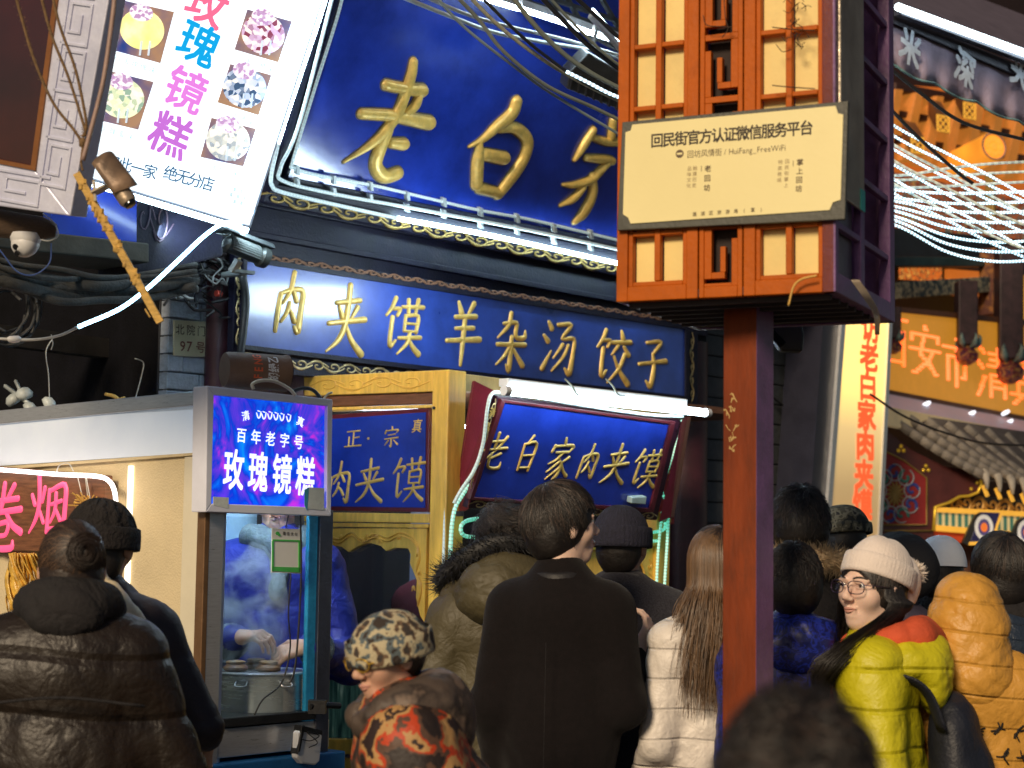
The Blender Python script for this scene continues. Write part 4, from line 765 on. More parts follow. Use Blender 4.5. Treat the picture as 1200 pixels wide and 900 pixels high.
# packages of yellow dried tofu / leaf hanging bundle below the board
t = thing('hanging_tobacco_bundle', 'golden crinkled dried bundle hanging in a clear bag below the name board', 'dried goods', wp.on(26, 720))
mb = MB(); c = wp.on(28, 682, .12); rnd = random.Random(3)
for k in range(46):
    a = rnd.uniform(0, 6.28); r_ = rnd.uniform(.005, .062); P = []
    for j in range(6):
        z = .10-.20*j/5; P.append(c+Vector((math.cos(a+j*.35)*r_*(1.1-abs(j-3)*.12), math.sin(a+j*.35)*r_*.7, z))+Vector((rnd.uniform(-.006, .006), 0, 0)))
    mb.ring(catmull(P, 3), [(rnd.uniform(.008, .026), .003)]*16, 6)
obj('leaves', mb, M('golden_leaf', (.75, .42, .07), .35, var=.5, scale=30, bump=.5, bs=60, coat=.4), t, smooth=True, kind='stuff')
mb = MB(); mb.ring([wp.on(28, 648, .1), wp.on(28, 660, .12)], .003, 5); obj('string', mb, m_rope, t)
# lightbox sign with the cake name
bx = Pl(SF.O+N0*.05, N0); t = thing('cake_name_lightbox', 'square blue and purple glowing lightbox with white characters over the serving window', 'sign', bx.on(315, 602))
mb = MB()
for q in ([(243, 452), (390, 468), (384, 476), (251, 463)], [(241, 600), (248, 590), (383, 595), (388, 605)], [(243, 452), (251, 463), (248, 590), (241, 600)], [(384, 476), (390, 468), (388, 605), (383, 595)]): mb.ppx(bx, q, .016, -.06)
obj('frame', mb, m_alu, t, bevel=.003)
mb = MB(); mb.ppx(bx, [(251, 463), (384, 476), (383, 595), (248, 590)], 0, -.05)
marble = ramp_mat('blue_purple_print', [(.30, (.45, .02, .55)), (.40, (.10, .03, .60)), (.52, (.0, .03, .52)), (.64, (.0, .12, .75)), (.78, (.0, .45, .75))], scale=4.2, dist=3.2, em=1.15, bump=0, rough=.2, detail=5)
obj('face', mb, marble, t)
m_wl = M('lit_white_print', (.85, .9, .95), .4, em=1.0, emc=(.9, .97, 1), bump=0, var=.02)
lineobj(bx, '玫瑰镜糕', (274, 550), (358, 558), 50, t, 'cake_name_character', m_wl, bold=.024, rot='line', wr=.62)
lineobj(bx, '百年老字号', (283, 510), (350, 518), 18, t, 'slogan_character', m_wl, bold=.018, rot='line', wr=.85)
mb = MB(); line_px(mb, bx, '清', (288, 487), (288, 487), 12, .015, wz=.002, rot=.3); line_px(mb, bx, '真', (352, 494), (352, 494), 12, .015, wz=.002, rot=-.3)
rnd = random.Random(5)
for k, (x, y) in enumerate([(303, 487), (309, 488), (316, 488), (323, 489), (330, 490), (338, 491)]):
    A, B = bx.px(x, y); h = .016
    mb.stroke(bx, [(A-.010, B+h*.5, .004), (A-.002, B-h*.5, .005), (A+.006, B-h*.2, .005), (A+.009, B+h*.8, .004)], .002, .001, 3); mb.stroke(bx, [(A-.004, B+h, .004), (A+.004, B+h*.9, .003)], .002, .001, 2)
obj('halal_words', mb, m_wl, t, kind='stuff')
mb = MB(); mb.ppx(bx, [(250, 582), (268, 583), (268, 596), (250, 592)], .017, .015); mb.ppx(bx, [(362, 571), (380, 572), (380, 598), (360, 596)], .018, .016); obj('taped_notes', mb, M('note_paper', (.62, .68, .66), .7), t, kind='stuff')
mb = MB(); mb.ppx(bx, [(357, 574), (362, 571), (360, 598), (357, 592)], .019, .017); obj('blue_tape', mb, M('blue_tape', (.05, .35, .5), .5), t)
# drum and wires on top
dp = Pl(bx.on(300, 440, -.12), N0); c0, c1 = dp.on(263, 433), dp.on(342, 434); ax = (c1-c0).normalized()
ax = (Vector((ax.x, ax.y, 0))*1).normalized(); ax = (ax-N0*-.35).normalized()
L = .225; c1 = c0+ax*L; rr = .062
t = thing('cable_drum', 'dark brown cylindrical drum with orange and white lettering lying on top of the lightbox', 'drum', c0-Z*rr)
mb = MB(); mb.lathe(c0, [(.035, -.004), (rr*.92, 0), (rr*1.0, .012), (rr*1.0, L-.01), (rr*1.04, L-.006), (rr*1.04, L), (rr*.9, L+.002), (rr*.86, L-.03), (.0, L-.032)], 36, ax); obj('drum_body', mb, M('drum_brown', (.16, .09, .055), .6, var=.2, bump=.25, bs=200), t, smooth='auto')
mb = MB(); mb.lathe(c1-ax*.02, [(rr*.85, 0), (rr*.95, .012), (rr*.95, .024), (rr*.8, .022)], 30, ax); obj('rim', mb, m_black, t, smooth='auto')
rnd = random.Random(6); sd = ax.cross(Z).normalized()
for mt, n_, nm in ((M('red_wire', (.45, .03, .03), .5), 9, 'red_wires'), (m_wwhite, 12, 'white_wires')):
    mb = MB()
    for k in range(n_):
        P = [c1+ax*rnd.uniform(-.01, .012)+(sd*math.cos(a)+Z*math.sin(a))*rnd.uniform(.005, .045) for a in [rnd.uniform(0, 6.28) for _ in range(4)]]; mb.tube(P, .0016, 5, 5)
    obj(nm, mb, mt, t, smooth=True)
# lettering wraps on the drum
def drum_text(s, start, step, ang0, h, mat, nm, bold=.03):
    mb = MB()
    for i, ch in enumerate(s):
        vs, fs, mx = glyph(ch, bold, 0); out = []
        for x, y, z in vs:
            an = ang0+(i*step+x*h*.9)/rr; al_ = start-(y)*h*1.25
            out.append(c0+ax*al_+(sd*math.cos(an)+Z*math.sin(an))*(rr+.001))
        mb.add(out, fs)
    obj(nm, mb, mat, t)
_sg = 1 if sd.y < 0 else -1
if _sg < 0: sd = -sd
drum_text('FENG', .115, .024, R(-28), .034, M('orange_print', (.75, .13, .04), .5, bump=0), 'orange_lettering'); drum_text('湖绿乙', .172, .032, R(-34), .034, m_white, 'white_lettering', .03)
rope('white_handle_wire', 'cream bent cable arching over the cake lightbox in front of the drum', bx, [(297, 456), (296, 450), (306, 446), (322, 447), (338, 455), (346, 463)], .006, M('cream_cable', (.75, .68, .52), .5), .02, cat='cable')
rope('bent_cable', 'black cable bent on the lightbox\'s top right corner', bx, [(340, 460), (356, 455), (368, 458), (378, 470)], .007, m_cable, -.03, cat='cable')
rope('cream_stub', 'short cream cable end sticking up at the lightbox corner', bx, [(379, 468), (384, 462), (389, 460)], .004, M('cream_cable', (.75, .68, .52), .5), 0, cat='cable')
# stock pot, lids, wooden cake moulds
pc = at(305, 792, 6.22); pz = at(305, 838, 6.22).z
pot = thing('stock_pot', 'wide stainless steel pot with steaming wooden moulds on its lid', 'pot', (pc.x, pc.y, pz)); r_ = .158; top_z = at(305, 792, 6.22-.158).z
mb = MB(); mb.lathe((pc.x, pc.y, pz), [(r_*.96, 0), (r_, .006), (r_, top_z-pz-.006), (r_*1.03, top_z-pz), (r_*.98, top_z-pz+.004), (r_*.5, top_z-pz+.006)], 48); obj('pot_body', mb, M('pot_steel', (.85, .83, .80), .25, .65, var=.1, scale=4, stretch=(1, 1, 12), bump=.03), pot, smooth='auto')
mb = MB(); mb.lathe((pc.x, pc.y, pz), [(r_*1.035, top_z-pz-.001), (r_*1.05, top_z-pz+.004), (r_*1.03, top_z-pz+.008), (0, top_z-pz+.009)], 48); obj('lid', mb, m_steel, pot, smooth='auto')
for a in (-105, -50):
    d_ = Vector((math.cos(R(a)), math.sin(R(a)), 0)); q = Vector((pc.x, pc.y, top_z-.03))+d_*r_
    mb = MB(); s2 = Vector((-d_.y, d_.x, 0)); mb.tube([q-s2*.02+Z*.01, q-s2*.018+d_*.018-Z*.006, q+s2*.018+d_*.018-Z*.006, q+s2*.02+Z*.01], .003, 6, 5); obj('handle', mb, m_steel, pot, smooth=True)
m_mould = M('mould_wood', (.30, .15, .07), .5, var=.25, scale=20, dirt=.3)
for k, (x, y, dd) in enumerate(((276, 788, -.08), (314, 789, -.06), (300, 784, .04), (246, 788, 0))):
    q = at(x, y, 6.22+dd); q.z = top_z+.009
    tt = thing('wooden_mould', ('wooden steaming mould at the left front of the pot lid', 'wooden steaming mould at the right front of the pot lid', 'wooden steaming mould half hidden behind the front two', 'wooden mould beside the stall post left of the pot')[k], 'steamer mould', q, group='round wooden moulds on the pot')
    mb = MB(); mb.lathe(q, [(.034, 0), (.043, .006), (.044, .014), (.036, .02), (.034, .024), (0, .024)], 24); obj('cup', mb, m_mould, tt, smooth='auto')
    mb = MB(); mb.lathe(q, [(.02, .024), (.033, .027), (.034, .033), (.026, .037), (0, .038)], 24); obj('lid', mb, M('mould_wood_pale', (.46, .28, .15), .5, var=.2), tt, smooth='auto')
# payment sign on cords
pp = Pl(SF.O+N0*.03, N0); pt = thing('payment_sign', 'small white card with a green border hanging in the serving window', 'sign', pp.on(335, 672))
mb = MB(); mb.ppx(pp, [(319, 619), (353, 620), (352, 672), (318, 671)], 0, -.003); obj('card', mb, M('card_white', (.8, .8, .76), .5, var=.03, bump=0), pt)
mb = MB()
for q in ([(320, 632), (352, 633), (352, 635), (320, 634)], [(319, 634), (321, 634), (321, 670), (319, 669)], [(350, 635), (352, 635), (352, 671), (350, 670)], [(319, 664), (352, 665), (352, 671), (319, 669)]): mb.ppx(pp, q, .002, 0)
obj('green_border', mb, M('card_green', (.08, .5, .10), .5, bump=0), pt)
mb = MB(); line_px(mb, pp, '微信支付', (333, 625), (347, 626), 4.5, .01, wz=.0015, rot='line'); obj('card_words', mb, m_ink, pt)
mb = MB(); a, b = pp.px(325, 625); mb.disc(pp, a, b, .008, .002, 0, 16, .006); a, b = pp.px(327, 627); mb.disc(pp, a, b, .005, .0026, 0, 14, .004); obj('green_emblem', mb, M('card_green', (.08, .5, .10), .5), pt)
rope('hanging_cable', 'left black cord hanging down past the payment card', pp, [(338, 604), (335, 618)], .002, m_cable, .006, cat='cable')
rope('hanging_cable', 'long black cord falling from the payment card in loops before the pot', pp, [(341, 672), (338, 720), (340, 760), (330, 800), (308, 820), (298, 838)], .0028, m_cable, .01, cat='cable')
rope('hanging_cable', 'right black cord from the stall lintel down to the battery', pp, [(352, 604), (353, 660), (351, 720), (346, 780), (340, 800)], .0035, m_cable, .006, cat='cable')
# power bank hanging at the right post
q = Pl(SF.O+N0*.06, N0); t = thing('power_bank', 'white rounded battery pack with black strap hanging on the stall post', 'battery', q.on(363, 896))
mb = MB(); mb.ppx(q, [(350, 858), (356, 853), (374, 856), (378, 862), (375, 892), (370, 897), (354, 895), (348, 888)], .02, -.012); obj('case', mb, m_white, t, bevel=.006)
mb = MB(); mb.ppx(q, [(354, 853), (358, 850), (352, 880), (349, 884)], .026, -.014); mb.ppx(q, [(354, 850), (378, 856), (378, 861), (353, 857)], .026, -.014); obj('strap', mb, m_black, t, bevel=.002)
mb = MB(); mb.tube([q.on(*c, .03) for c in ((352, 866), (364, 868), (374, 862), (360, 858), (372, 870), (362, 876))], .0018, 5, 6); obj('cord', mb, m_cable, t, smooth=True)
mb = MB(); mb.ring([q.on(363, 828), q.on(374, 826), q.on(398, 827)], .011, 8); mb.box(q.on(372, 828), .06, .05, .045); obj('post_clamp', mb, m_black, label='black clamp gripping the stall post above the battery pack', cat='clamp', smooth='auto')
# steam: a small closed volume over the pot
mb = MB(); sc_ = at(292, 735, 6.12); mb.lathe(sc_-Z*.16, [(.10, 0), (.14, .08), (.15, .2), (.12, .34), (.05, .44), (0, .46)], 20)
m = bpy.data.materials.new('steam'); m.use_nodes = True; nt = m.node_tree; nt.nodes.clear(); o = nt.nodes.new('ShaderNodeOutputMaterial'); v = nt.nodes.new('ShaderNodeVolumePrincipled'); v.inputs['Color'].default_value = (.85, .92, 1, 1)
tc = nt.nodes.new('ShaderNodeTexCoord'); n = nt.nodes.new('ShaderNodeTexNoise'); n.inputs['Scale'].default_value = 9; n.inputs['Detail'].default_value = 4; n.inputs['Distortion'].default_value = .8
mr = nt.nodes.new('ShaderNodeMapRange'); mr.inputs[1].default_value = .50; mr.inputs[2].default_value = .70; mr.inputs[3].default_value = 0; mr.inputs[4].default_value = 14; lk(nt, tc.outputs['Object'], n.inputs[0]); lk(nt, n.outputs[0], mr.inputs[0]); lk(nt, mr.outputs[0], v.inputs['Density']); lk(nt, v.outputs[0], o.inputs['Volume'])
obj('steam', mb, m, kind='stuff', smooth=True)

# ================================================================ yellow food booth
kt = KL.px(516, 436)[1]
t = thing('food_booth', 'yellow varnished wooden booth with carved arched windows behind the queue', 'booth', KC); kb = t
aL = KL.px(352, 600)[0]
def kl(name, pxs, w0, w1, mat=m_yel, bev=.004, **k): mb = MB(); mb.ppx(KL, pxs, w0, w1); return obj(name, mb, mat, t, bevel=bev, **k)
kl('corner_post', [(507, 434), (526, 433), (506+10, 905), (497, 905)], .02, -.08)
kl('cornice_board', [(356, 441), (507, 434), (507, 459), (356, 464)], .012, -.05)
kl('brown_rail', [(356, 465), (507, 460), (507, 473), (356, 477)], .0, -.05, m_brown)
kl('lower_brown_rail', [(356, 478), (507, 474), (506, 478), (356, 482)], .012, -.05, m_yel)
kl('middle_rail', [(356, 600), (503, 602), (503, 613), (356, 611)], .014, -.05)
kl('middle_rail', [(356, 612), (502, 614), (502, 619), (356, 617)], .004, -.05)
mb = MB(); scroll_px(mb, KL, (368, 452), (498, 447), 17, 4, .0035, .012); obj('cornice_carving', mb, M('carved_wood', (.75, .42, .07), .4, var=.2), t, smooth=True)
# carved arch: board with curved cut edge
arch = [(380, 619), (500, 619), (497, 730), (492, 722), (487, 700), (488, 680), (480, 660), (481, 650), (478, 643), (462, 642), (452, 646), (446, 640), (432, 636), (420, 640), (408, 647), (400, 641), (390, 639), (384, 645), (380, 658), (378, 700), (370, 700)]
kl('arch_board', arch, -.004, -.03, bev=.003)
mb = MB()
for pts in ([(384, 626), (398, 632), (412, 624), (424, 632), (440, 626), (455, 630), (470, 624), (486, 632), (492, 650), (488, 668), (494, 686), (490, 706)],):
    for dy in (0, 4):
        q = [KL.px(x, y+dy, -.004) for x, y in pts]; mb.stroke(KL, [(a, b, .006) for a, b in q], .007, -.004, 5)
for x, y in ((430, 630), (436, 628), (442, 630), (426, 634), (446, 634), (490, 650), (485, 690), (492, 672), (400, 630), (468, 630)):
    a, b = KL.px(x, y, -.004); mb.stroke(KL, [(a-.008, b-.008, .005), (a, b+.008, .012), (a+.008, b-.006, .005)], .008, -.004, 4)
obj('vine_carving', mb, M('carved_wood', (.75, .42, .07), .4), t, smooth=True)
mb = MB(); mb.ppx(KL, [(356, 618), (500, 619), (494, 780), (356, 780)], -.04, -.044); obj('window_pane', mb, glass('booth_glass', (.75, .82, .9), .05), t)
ki = Pl(KC+D*.85, -D)
mb = MB(); mb.ppx(ki, [(340, 600), (520, 600), (520, 905), (340, 905)], 0, -.02); obj('inner_back_wall', mb, M('inner_blue_glow', (.22, .25, .38), .6, em=.25, emc=(.35, .42, .6), var=.3, scale=5), t)  # wall glows faintly to paint the lit inside
mb = MB(); mb.ring([KC-N0*.15+D*.25+Z*2.05, KC-N0*.75+D*.25+Z*2.05], .013, 8); obj('added_inside_light', mb, glow('booth_fill_tube', (.75, .85, 1), 60), t, smooth=True)  # added tube that brightens the booth's inside
mb = MB()
for x in (411, 425): mb.ppx(ki, [(x, 620), (x+11, 620), (x+11, 760), (x, 760)], .04, 0)
obj('inner_curtain_strips', mb, M('curtain_maroon', (.10, .02, .04), .6), t, bevel=.004)
mb = MB(); a, b = ki.px(392, 660, .03); mb.rect(ki, a-.03, b-.09, a+.02, b+.08, .03, .01); obj('inner_bottle', mb, M('pale_panel_inside', (.45, .6, .7), .3, em=.2, emc=(.5, .7, .9)), t, bevel=.01)
kl('lower_rail', [(356, 866), (500, 868), (500, 886), (356, 883)], .012, -.05)
kl('base_board', [(356, 888), (500, 889), (500, 1250), (356, 1250)], .0, -.05)
mb = MB(); mb.ppx(KL, [(356, 782), (500, 784), (500, 866), (356, 864)], -.02, -.03); obj('lower_pane', mb, ramp_mat('green_dripping_glass', [(.35, (.01, .03, .03)), (.6, (.05, .12, .10)), (.78, (.35, .45, .36))], scale=16, stretch=(3, 3, .35), rough=.2, bump=0, detail=5, em=.15), t)
kl('lower_top_rail', [(356, 760), (500, 762), (500, 784), (356, 782)], .004, -.04)
mb = MB(); c = KL.on(509, 478, .022); mb.lathe(c, [(0, -.002), (.006, 0), (.006, .006), (0, .008)], 12, -D); obj('bolt', mb, m_black, t)
def kr(name, pxs, w0, w1, mat=m_yel, bev=.004, tt=None, **k): mb = MB(); mb.ppx(KR, pxs, w0, w1); return obj(name, mb, mat, tt or t, bevel=bev, **k)
kr('front_post', [(527, 434), (545, 437), (530, 905), (517, 905)], .0, -.06)
kr('top_board', [(545, 438), (800, 470), (800, 490), (545, 458)], .0, -.05, M('greenish_wood', (.38, .26, .08), .5, var=.3, dirt=.3))
kr('front_rail', [(545, 640), (775, 622), (775, 640), (543, 655)], .006, -.05)
hole = [(534, 655), (776, 640), (776, 905), (530, 905)]
kr('front_board', hole, -.005, -.04)
kr('right_post', [(770, 600), (786, 600), (780, 905), (766, 905)], .012, -.05)
# oval rim and vine on the right part of the front board
A, B = KR.px(745, 680, -.003); mb = MB(); P = [KR.P(A+.06*math.cos(a), B+.085*math.sin(a), 0) for a in [k*math.pi/14 for k in range(29)]]; mb.ring(P, .008, 6, False); obj('oval_rim', mb, M('carved_wood', (.75, .42, .07), .4), t, smooth=True)
mb = MB(); mb.disc(KR, A, B, .054, .0, -.004, 30, .08); obj('oval_shade_disc', mb, M('opening_shade', (.03, .012, .012), .5), t)  # dark disc painted for the shade of an opening
mb = MB()
for k in range(3): a = A+.10; b = B+.06-.06*k; mb.stroke(KR, [(a, b+.03, .004), (a+.012, b+.01, .006), (a, b-.01, .005), (a-.008, b, .008)], .006, -.004, 4)
obj('vine_carving', mb, M('carved_wood', (.75, .42, .07), .4), t, smooth=True)
mb = MB(); mb.rect(KL, -0.85, kt-.05, -.001, kt-.02, -.0, -2.2); obj('roof', mb, m_brown, t)
# sign on the booth's left face
t = thing('booth_side_sign', 'blue panel in a maroon frame with gold characters on the booth beside the purple lightbox', 'sign', KL.on(440, 600))
mb = MB(); mb.ppx(KL, [(360, 488), (503, 478), (502, 600), (360, 598)], .006, -.012); obj('maroon_frame', mb, m_maroon, t, bevel=.003)
mb = MB(); mb.ppx(KL, [(360, 493), (499, 483), (498, 595), (360, 593)], .009, 0); obj('blue_panel', mb, m_blue, t)
brushobj(KL, (('正', 414, 514, 20, 22), ('宗', 459, 512, 18, 24), ('肉', 398, 566, 30, 52), ('夹', 433, 564, 34, 52), ('馍', 478, 562, 38, 54)), t, 'gold_character', m_gold, .005, .009, 1.05, .1)
mb = MB(); line_px(mb, KL, '真', (489, 499), (489, 499), 17, .01, wz=.010, slant=.2); a, b = KL.px(434, 514); mb.disc(KL, a, b, .005, .013, .009, 12); obj('small_gold_writing', mb, m_gold, t, kind='stuff')
# tilted sign on the booth's front
TN = N0*math.cos(R(17))-Z*math.sin(R(17)); TS = Pl(KR.on(680, 605, .10), TN)
t = thing('booth_front_sign', 'tilted blue sign with six gold characters and maroon sides below the white tube', 'sign', TS.on(660, 612))
mb = MB(); mb.ppx(TS, [(583, 464), (798, 492), (770, 610), (548, 596)], -.006, -.04); obj('sign_case', mb, M('dark_maroon_case', (.035, .008, .02), .3, var=.3), t, bevel=.004)
mb = MB(); mb.ppx(TS, [(592, 472), (786, 497), (762, 596), (556, 583)], .0, -.02); obj('blue_panel', mb, m_blue, t)
mb = MB()
for q in ([(588, 468), (792, 494), (786, 497), (592, 472)], [(588, 468), (592, 472), (556, 583), (551, 586)], [(551, 586), (556, 583), (762, 596), (766, 601)], [(786, 497), (792, 494), (766, 601), (762, 596)]): mb.ppx(TS, q, .010, -.02)
obj('inner_frame', mb, m_maroon, t, bevel=.002)
mb = MB(); q4 = [TS.on(558, 446, .02), TS.on(576, 452, .03), TS.on(548, 600, .0), TS.on(532, 600, -.0)]
mb.hexa([TS.on(532, 601, -.12), TS.on(549, 597, .004), TS.on(578, 457, .004), TS.on(556, 446, -.12), TS.on(530, 601, -.14), TS.on(545, 599, -.03), TS.on(574, 458, -.03), TS.on(553, 447, -.14)]); obj('maroon_side_board', mb, M('side_maroon', (.16, .012, .03), .35, var=.25), t, bevel=.003)
mb = MB(); mb.hexa([TS.on(786, 606, -.002), TS.on(772, 612, -.002), TS.on(799, 492, -.002), TS.on(806, 488, -.03), TS.on(790, 606, -.12), TS.on(776, 612, -.12), TS.on(801, 492, -.12), TS.on(810, 488, -.12)]); obj('maroon_side_board', mb, M('side_maroon', (.16, .012, .03), .35), t)
mb = MB(); scroll_px(mb, TS, (552, 591), (768, 605), 11, 13, .003, -.003); scroll_px(mb, TS, (553, 570), (580, 470), 8, 6, .003, -.003); obj('scroll_border', mb, M('scroll_gold', (.5, .38, .18), .4, .4), t, smooth=True, kind='stuff')
brushobj(TS, (('老', 579, 529, 30, 46), ('白', 618, 532, 24, 44), ('家', 656, 538, 28, 50), ('肉', 690, 541, 24, 44), ('夹', 722, 544, 30, 48), ('馍', 757, 549, 32, 48)), t, 'gold_character', m_gold, .006, .001, 1.1, .12)
mb = MB(); line_px(mb, TS, '清', (577, 483), (577, 483), 11, .01, wz=.002); line_px(mb, TS, '真', (571, 500), (571, 500), 11, .01, wz=.002); obj('small_gold_writing', mb, m_gold, t, kind='stuff')
mb = MB(); mb.ppx(TS, [(741, 583), (758, 582), (757, 591), (740, 590)], .03, .001); obj('white_box', mb, M('pale_teal_box', (.45, .6, .6), .4), t, bevel=.003)
# fluorescent tube over it
FT = Pl(TS.on(710, 470, .10), N0); tb = thing('fluorescent_lamp', 'long lit white tube in a batten along the top of the tilted blue sign', 'tube light', FT.on(710, 475), group=None)
mb = MB(); mb.ring([FT.on(592, 458), FT.on(830, 484)], .016, 12); obj('tube', mb, glow('bright_tube', (.72, .90, 1), 22), tb, smooth=True)
mb = MB(); mb.bar(FT.on(590, 448, -.03), FT.on(800, 472, -.03), .05, .03); obj('batten', mb, m_white, tb, bevel=.004)
mb = MB(); mb.lathe(FT.on(826, 483.5), [(0, 0), (.019, 0), (.019, .03), (0, .03)], 12, D); obj('end_cap', mb, m_white, tb, smooth='auto'); mb = MB(); mb.lathe(FT.on(590, 457.7), [(0, 0), (.019, 0), (.019, .03), (0, .03)], 12, D); obj('end_cap', mb, m_white, tb, smooth='auto')
for x in (662, 710):
    mb = MB(); mb.tube([FT.on(x, 444, -.02), FT.on(x+8, 452, .01), FT.on(x+14, 462, .03), FT.on(x+22, 464, .0)], .004, 6, 5); obj('tie_wire', mb, m_cableg, tb, smooth=True)
# green ropes
rope('green_light_rope', 'green light rope bending down the left edge of the tilted booth sign to the rail', TS, [(800, 488), (760, 486), (690, 476), (620, 464), (588, 460), (576, 462), (571, 480), (566, 520), (556, 550), (540, 575), (532, 590)], .0075, g_greend, .02)
rope('green_light_rope', 'green light rope running down the booth post beside the fur hood', KR, [(571, 480), (568, 520), (558, 556), (542, 580), (532, 600), (528, 640), (526, 720)], .008, g_green, .10)
rope('green_light_rope', 'pale rope on the booth corner post left of the green one', KR, [(529, 444), (530, 470), (525, 540), (521, 620), (518, 720)], .0065, g_ledd, .01)
rope('green_light_rope', 'green light rope with a U bend beside the fur hood', KR, [(600, 612), (570, 608), (548, 610), (540, 618), (545, 628), (570, 630), (610, 634)], .008, g_green, .04)
rope('green_light_rope', 'upper green rope crossing the yellow board right of the navy hat', KR, [(640, 640), (700, 627), (740, 625), (775, 622), (780, 612)], .007, g_green, .03)
rope('green_light_rope', 'lower green rope crossing the yellow board right of the navy hat', KR, [(640, 648), (700, 637), (740, 634), (770, 634)], .007, g_green, .03)
rope('green_light_rope', 'green light rope down the right end of the booth, outer one', KR, [(799, 492), (800, 500), (786, 540), (776, 575), (783, 600), (778, 700), (772, 820), (768, 905)], .0065, g_green, .05)
rope('green_light_rope', 'green light rope down the right end of the booth, inner one', KR, [(776, 600), (771, 650), (768, 720), (766, 760)], .006, g_green, .045)
mb = MB(); mb.box(KR.on(539, 602, .06), .03, .03, .02); obj('rope_clip', mb, m_black, label='black clip holding the green rope on the booth post', cat='clip')
# red sliver sign at the booth's right
q = Wt(.3); t = thing('red_strip_sign', 'narrow red strip with yellow characters between the booth and the dark column', 'sign', q.on(784, 620))
mb = MB(); mb.ppx(q, [(776, 528), (794, 526), (790, 614), (774, 616)], 0, -.02); obj('strip', mb, M('red_strip', (.40, .02, .02), .5), t)
mb = MB(); line_px(mb, q, '白吉肉馍', (786, 548), (784, 604), 16, .02, wz=.002, wr=.6); obj('yellow_characters', mb, M('yellow_ink', (.8, .5, .05), .5), t)
# ================================================================ lantern tower on its post
TC = at(722, 354, 4.42); TF = Pl((TC.x, TC.y, 0), yawN(-25)); zb = TC.z
def A_(x, y=340, w=0): return TF.px(x, y, w)[0]
def B_(x, y, w=0): return TF.px(x, y, w)[1]
t = thing('lantern_tower', 'orange-red wooden lattice lantern box with cream panes on a square post', 'street lamp', (at(875, 600, 4.5).x, at(875, 600, 4.5).y, 0)); lt_ = t
zt = 3.6; a0 = 0; a1 = A_(978, 346); xs = dict()
zs0 = zb
def tw(name, c, w0, w1, mat=m_orange, bev=.0025, par=None):
    mb = MB()
    for q in c: mb.rect(TF, *q, w0, w1)
    return obj(name, mb, mat, par or t, bevel=bev)
W_ = a1-a0; l1 = W_*.385; l2 = W_*.595
# three bays: left lattice bay, fret bay, right lattice bay
PZ = [B_(770, 354), B_(770, 333), B_(770, 266), B_(770, 118), B_(770, 50), 2.75]   # glazing bar heights
def bay(x0, x1, nm):
    fr = .030; e = .012
    f = tw(nm, [(x0, zb, x0+fr, zt), (x1-fr, zb, x1, zt), (x0+fr, zb, x1-fr, zb+fr*1.25)], 0, -.03)
    m1 = (x0+x1)/2
    tw('inner_frame', [(x0+fr, zb+fr*1.25, x0+fr+e, zt), (x1-fr-e, zb+fr*1.25, x1-fr, zt), (x0+fr+e, zb+fr*1.25, x1-fr-e, zb+fr*1.25+e)], -.006, -.03, par=f)
    xi0, xi1 = x0+fr+e, x1-fr-e; z = zb+fr*1.25+e
    tw('glazing_bar', [(m1-.008, z, m1+.008, zt)], -.003, -.026, par=f)
    bars = [2.345, 2.515, 2.675, 2.84, 3.0]
    zz = [z]
    for b in BARS: tw('glazing_bar', [(xi0, b-.0065, m1-.008, b+.0065), (m1+.008, b-.0065, xi1, b+.0065)], -.004, -.025, par=f); zz.append(b)
    zz.append(zt)
    for i in range(len(zz)-1):
        for (p0, p1) in ((xi0, m1-.008), (m1+.008, xi1)):
            mb = MB(); mb.rect(TF, p0, zz[i], p1, zz[i+1], -.034, -.038); obj('pane', mb, m_cream, f)
    return f
zA = B_(770, 125); zB = B_(770, 52)
step = zB-zA
BARS = [zA-2*step, zA-step, zA, zB, zB+step, zB+2*step]
BARS = [b for b in BARS if b > zb+.07 and b < zt-.05]
bay(a0, l1, 'left_bay'); bay(l2, a1, 'right_bay')
# fret bay in the middle
f = tw('fret_bay', [(l1+.003, zb, l1+.016, zt), (l2-.016, zb, l2-.003, zt), (l1+.016, zb, l2-.016, zb+.028)], -.001, -.03)
fx0, fx1 = l1+.016, l2-.016; fw = fx1-fx0; unit = fw*1.85; z = zb+.028; b_ = fw*.2; k = 0
while z < zt-.1:
    L = []
    s = (lambda x: x) if k % 2 == 0 else (lambda x: 1-x)
    def R_(u0, v0, u1, v1):
        a, b = sorted((s(u0), s(u1))); L.append((fx0+a*fw, z+v0*unit, fx0+b*fw, z+v1*unit))
    R_(0, .9, 1, 1.0); R_(.0, .12, .22, .9); R_(.22, .12, .62, .22); R_(.48, .22, .64, .62); R_(.82, .0, 1, .74)
    if k == 0: R_(0, 0, .82, .05)
    tw('fret_pieces', L, -.004, -.024, par=f, bev=.0015); z += unit; k += 1
tw('fret_backing', [(fx0, zb+.028, fx1, zt)], -.045, -.05, M('dark_interior', (.03, .018, .015), .8), par=f)
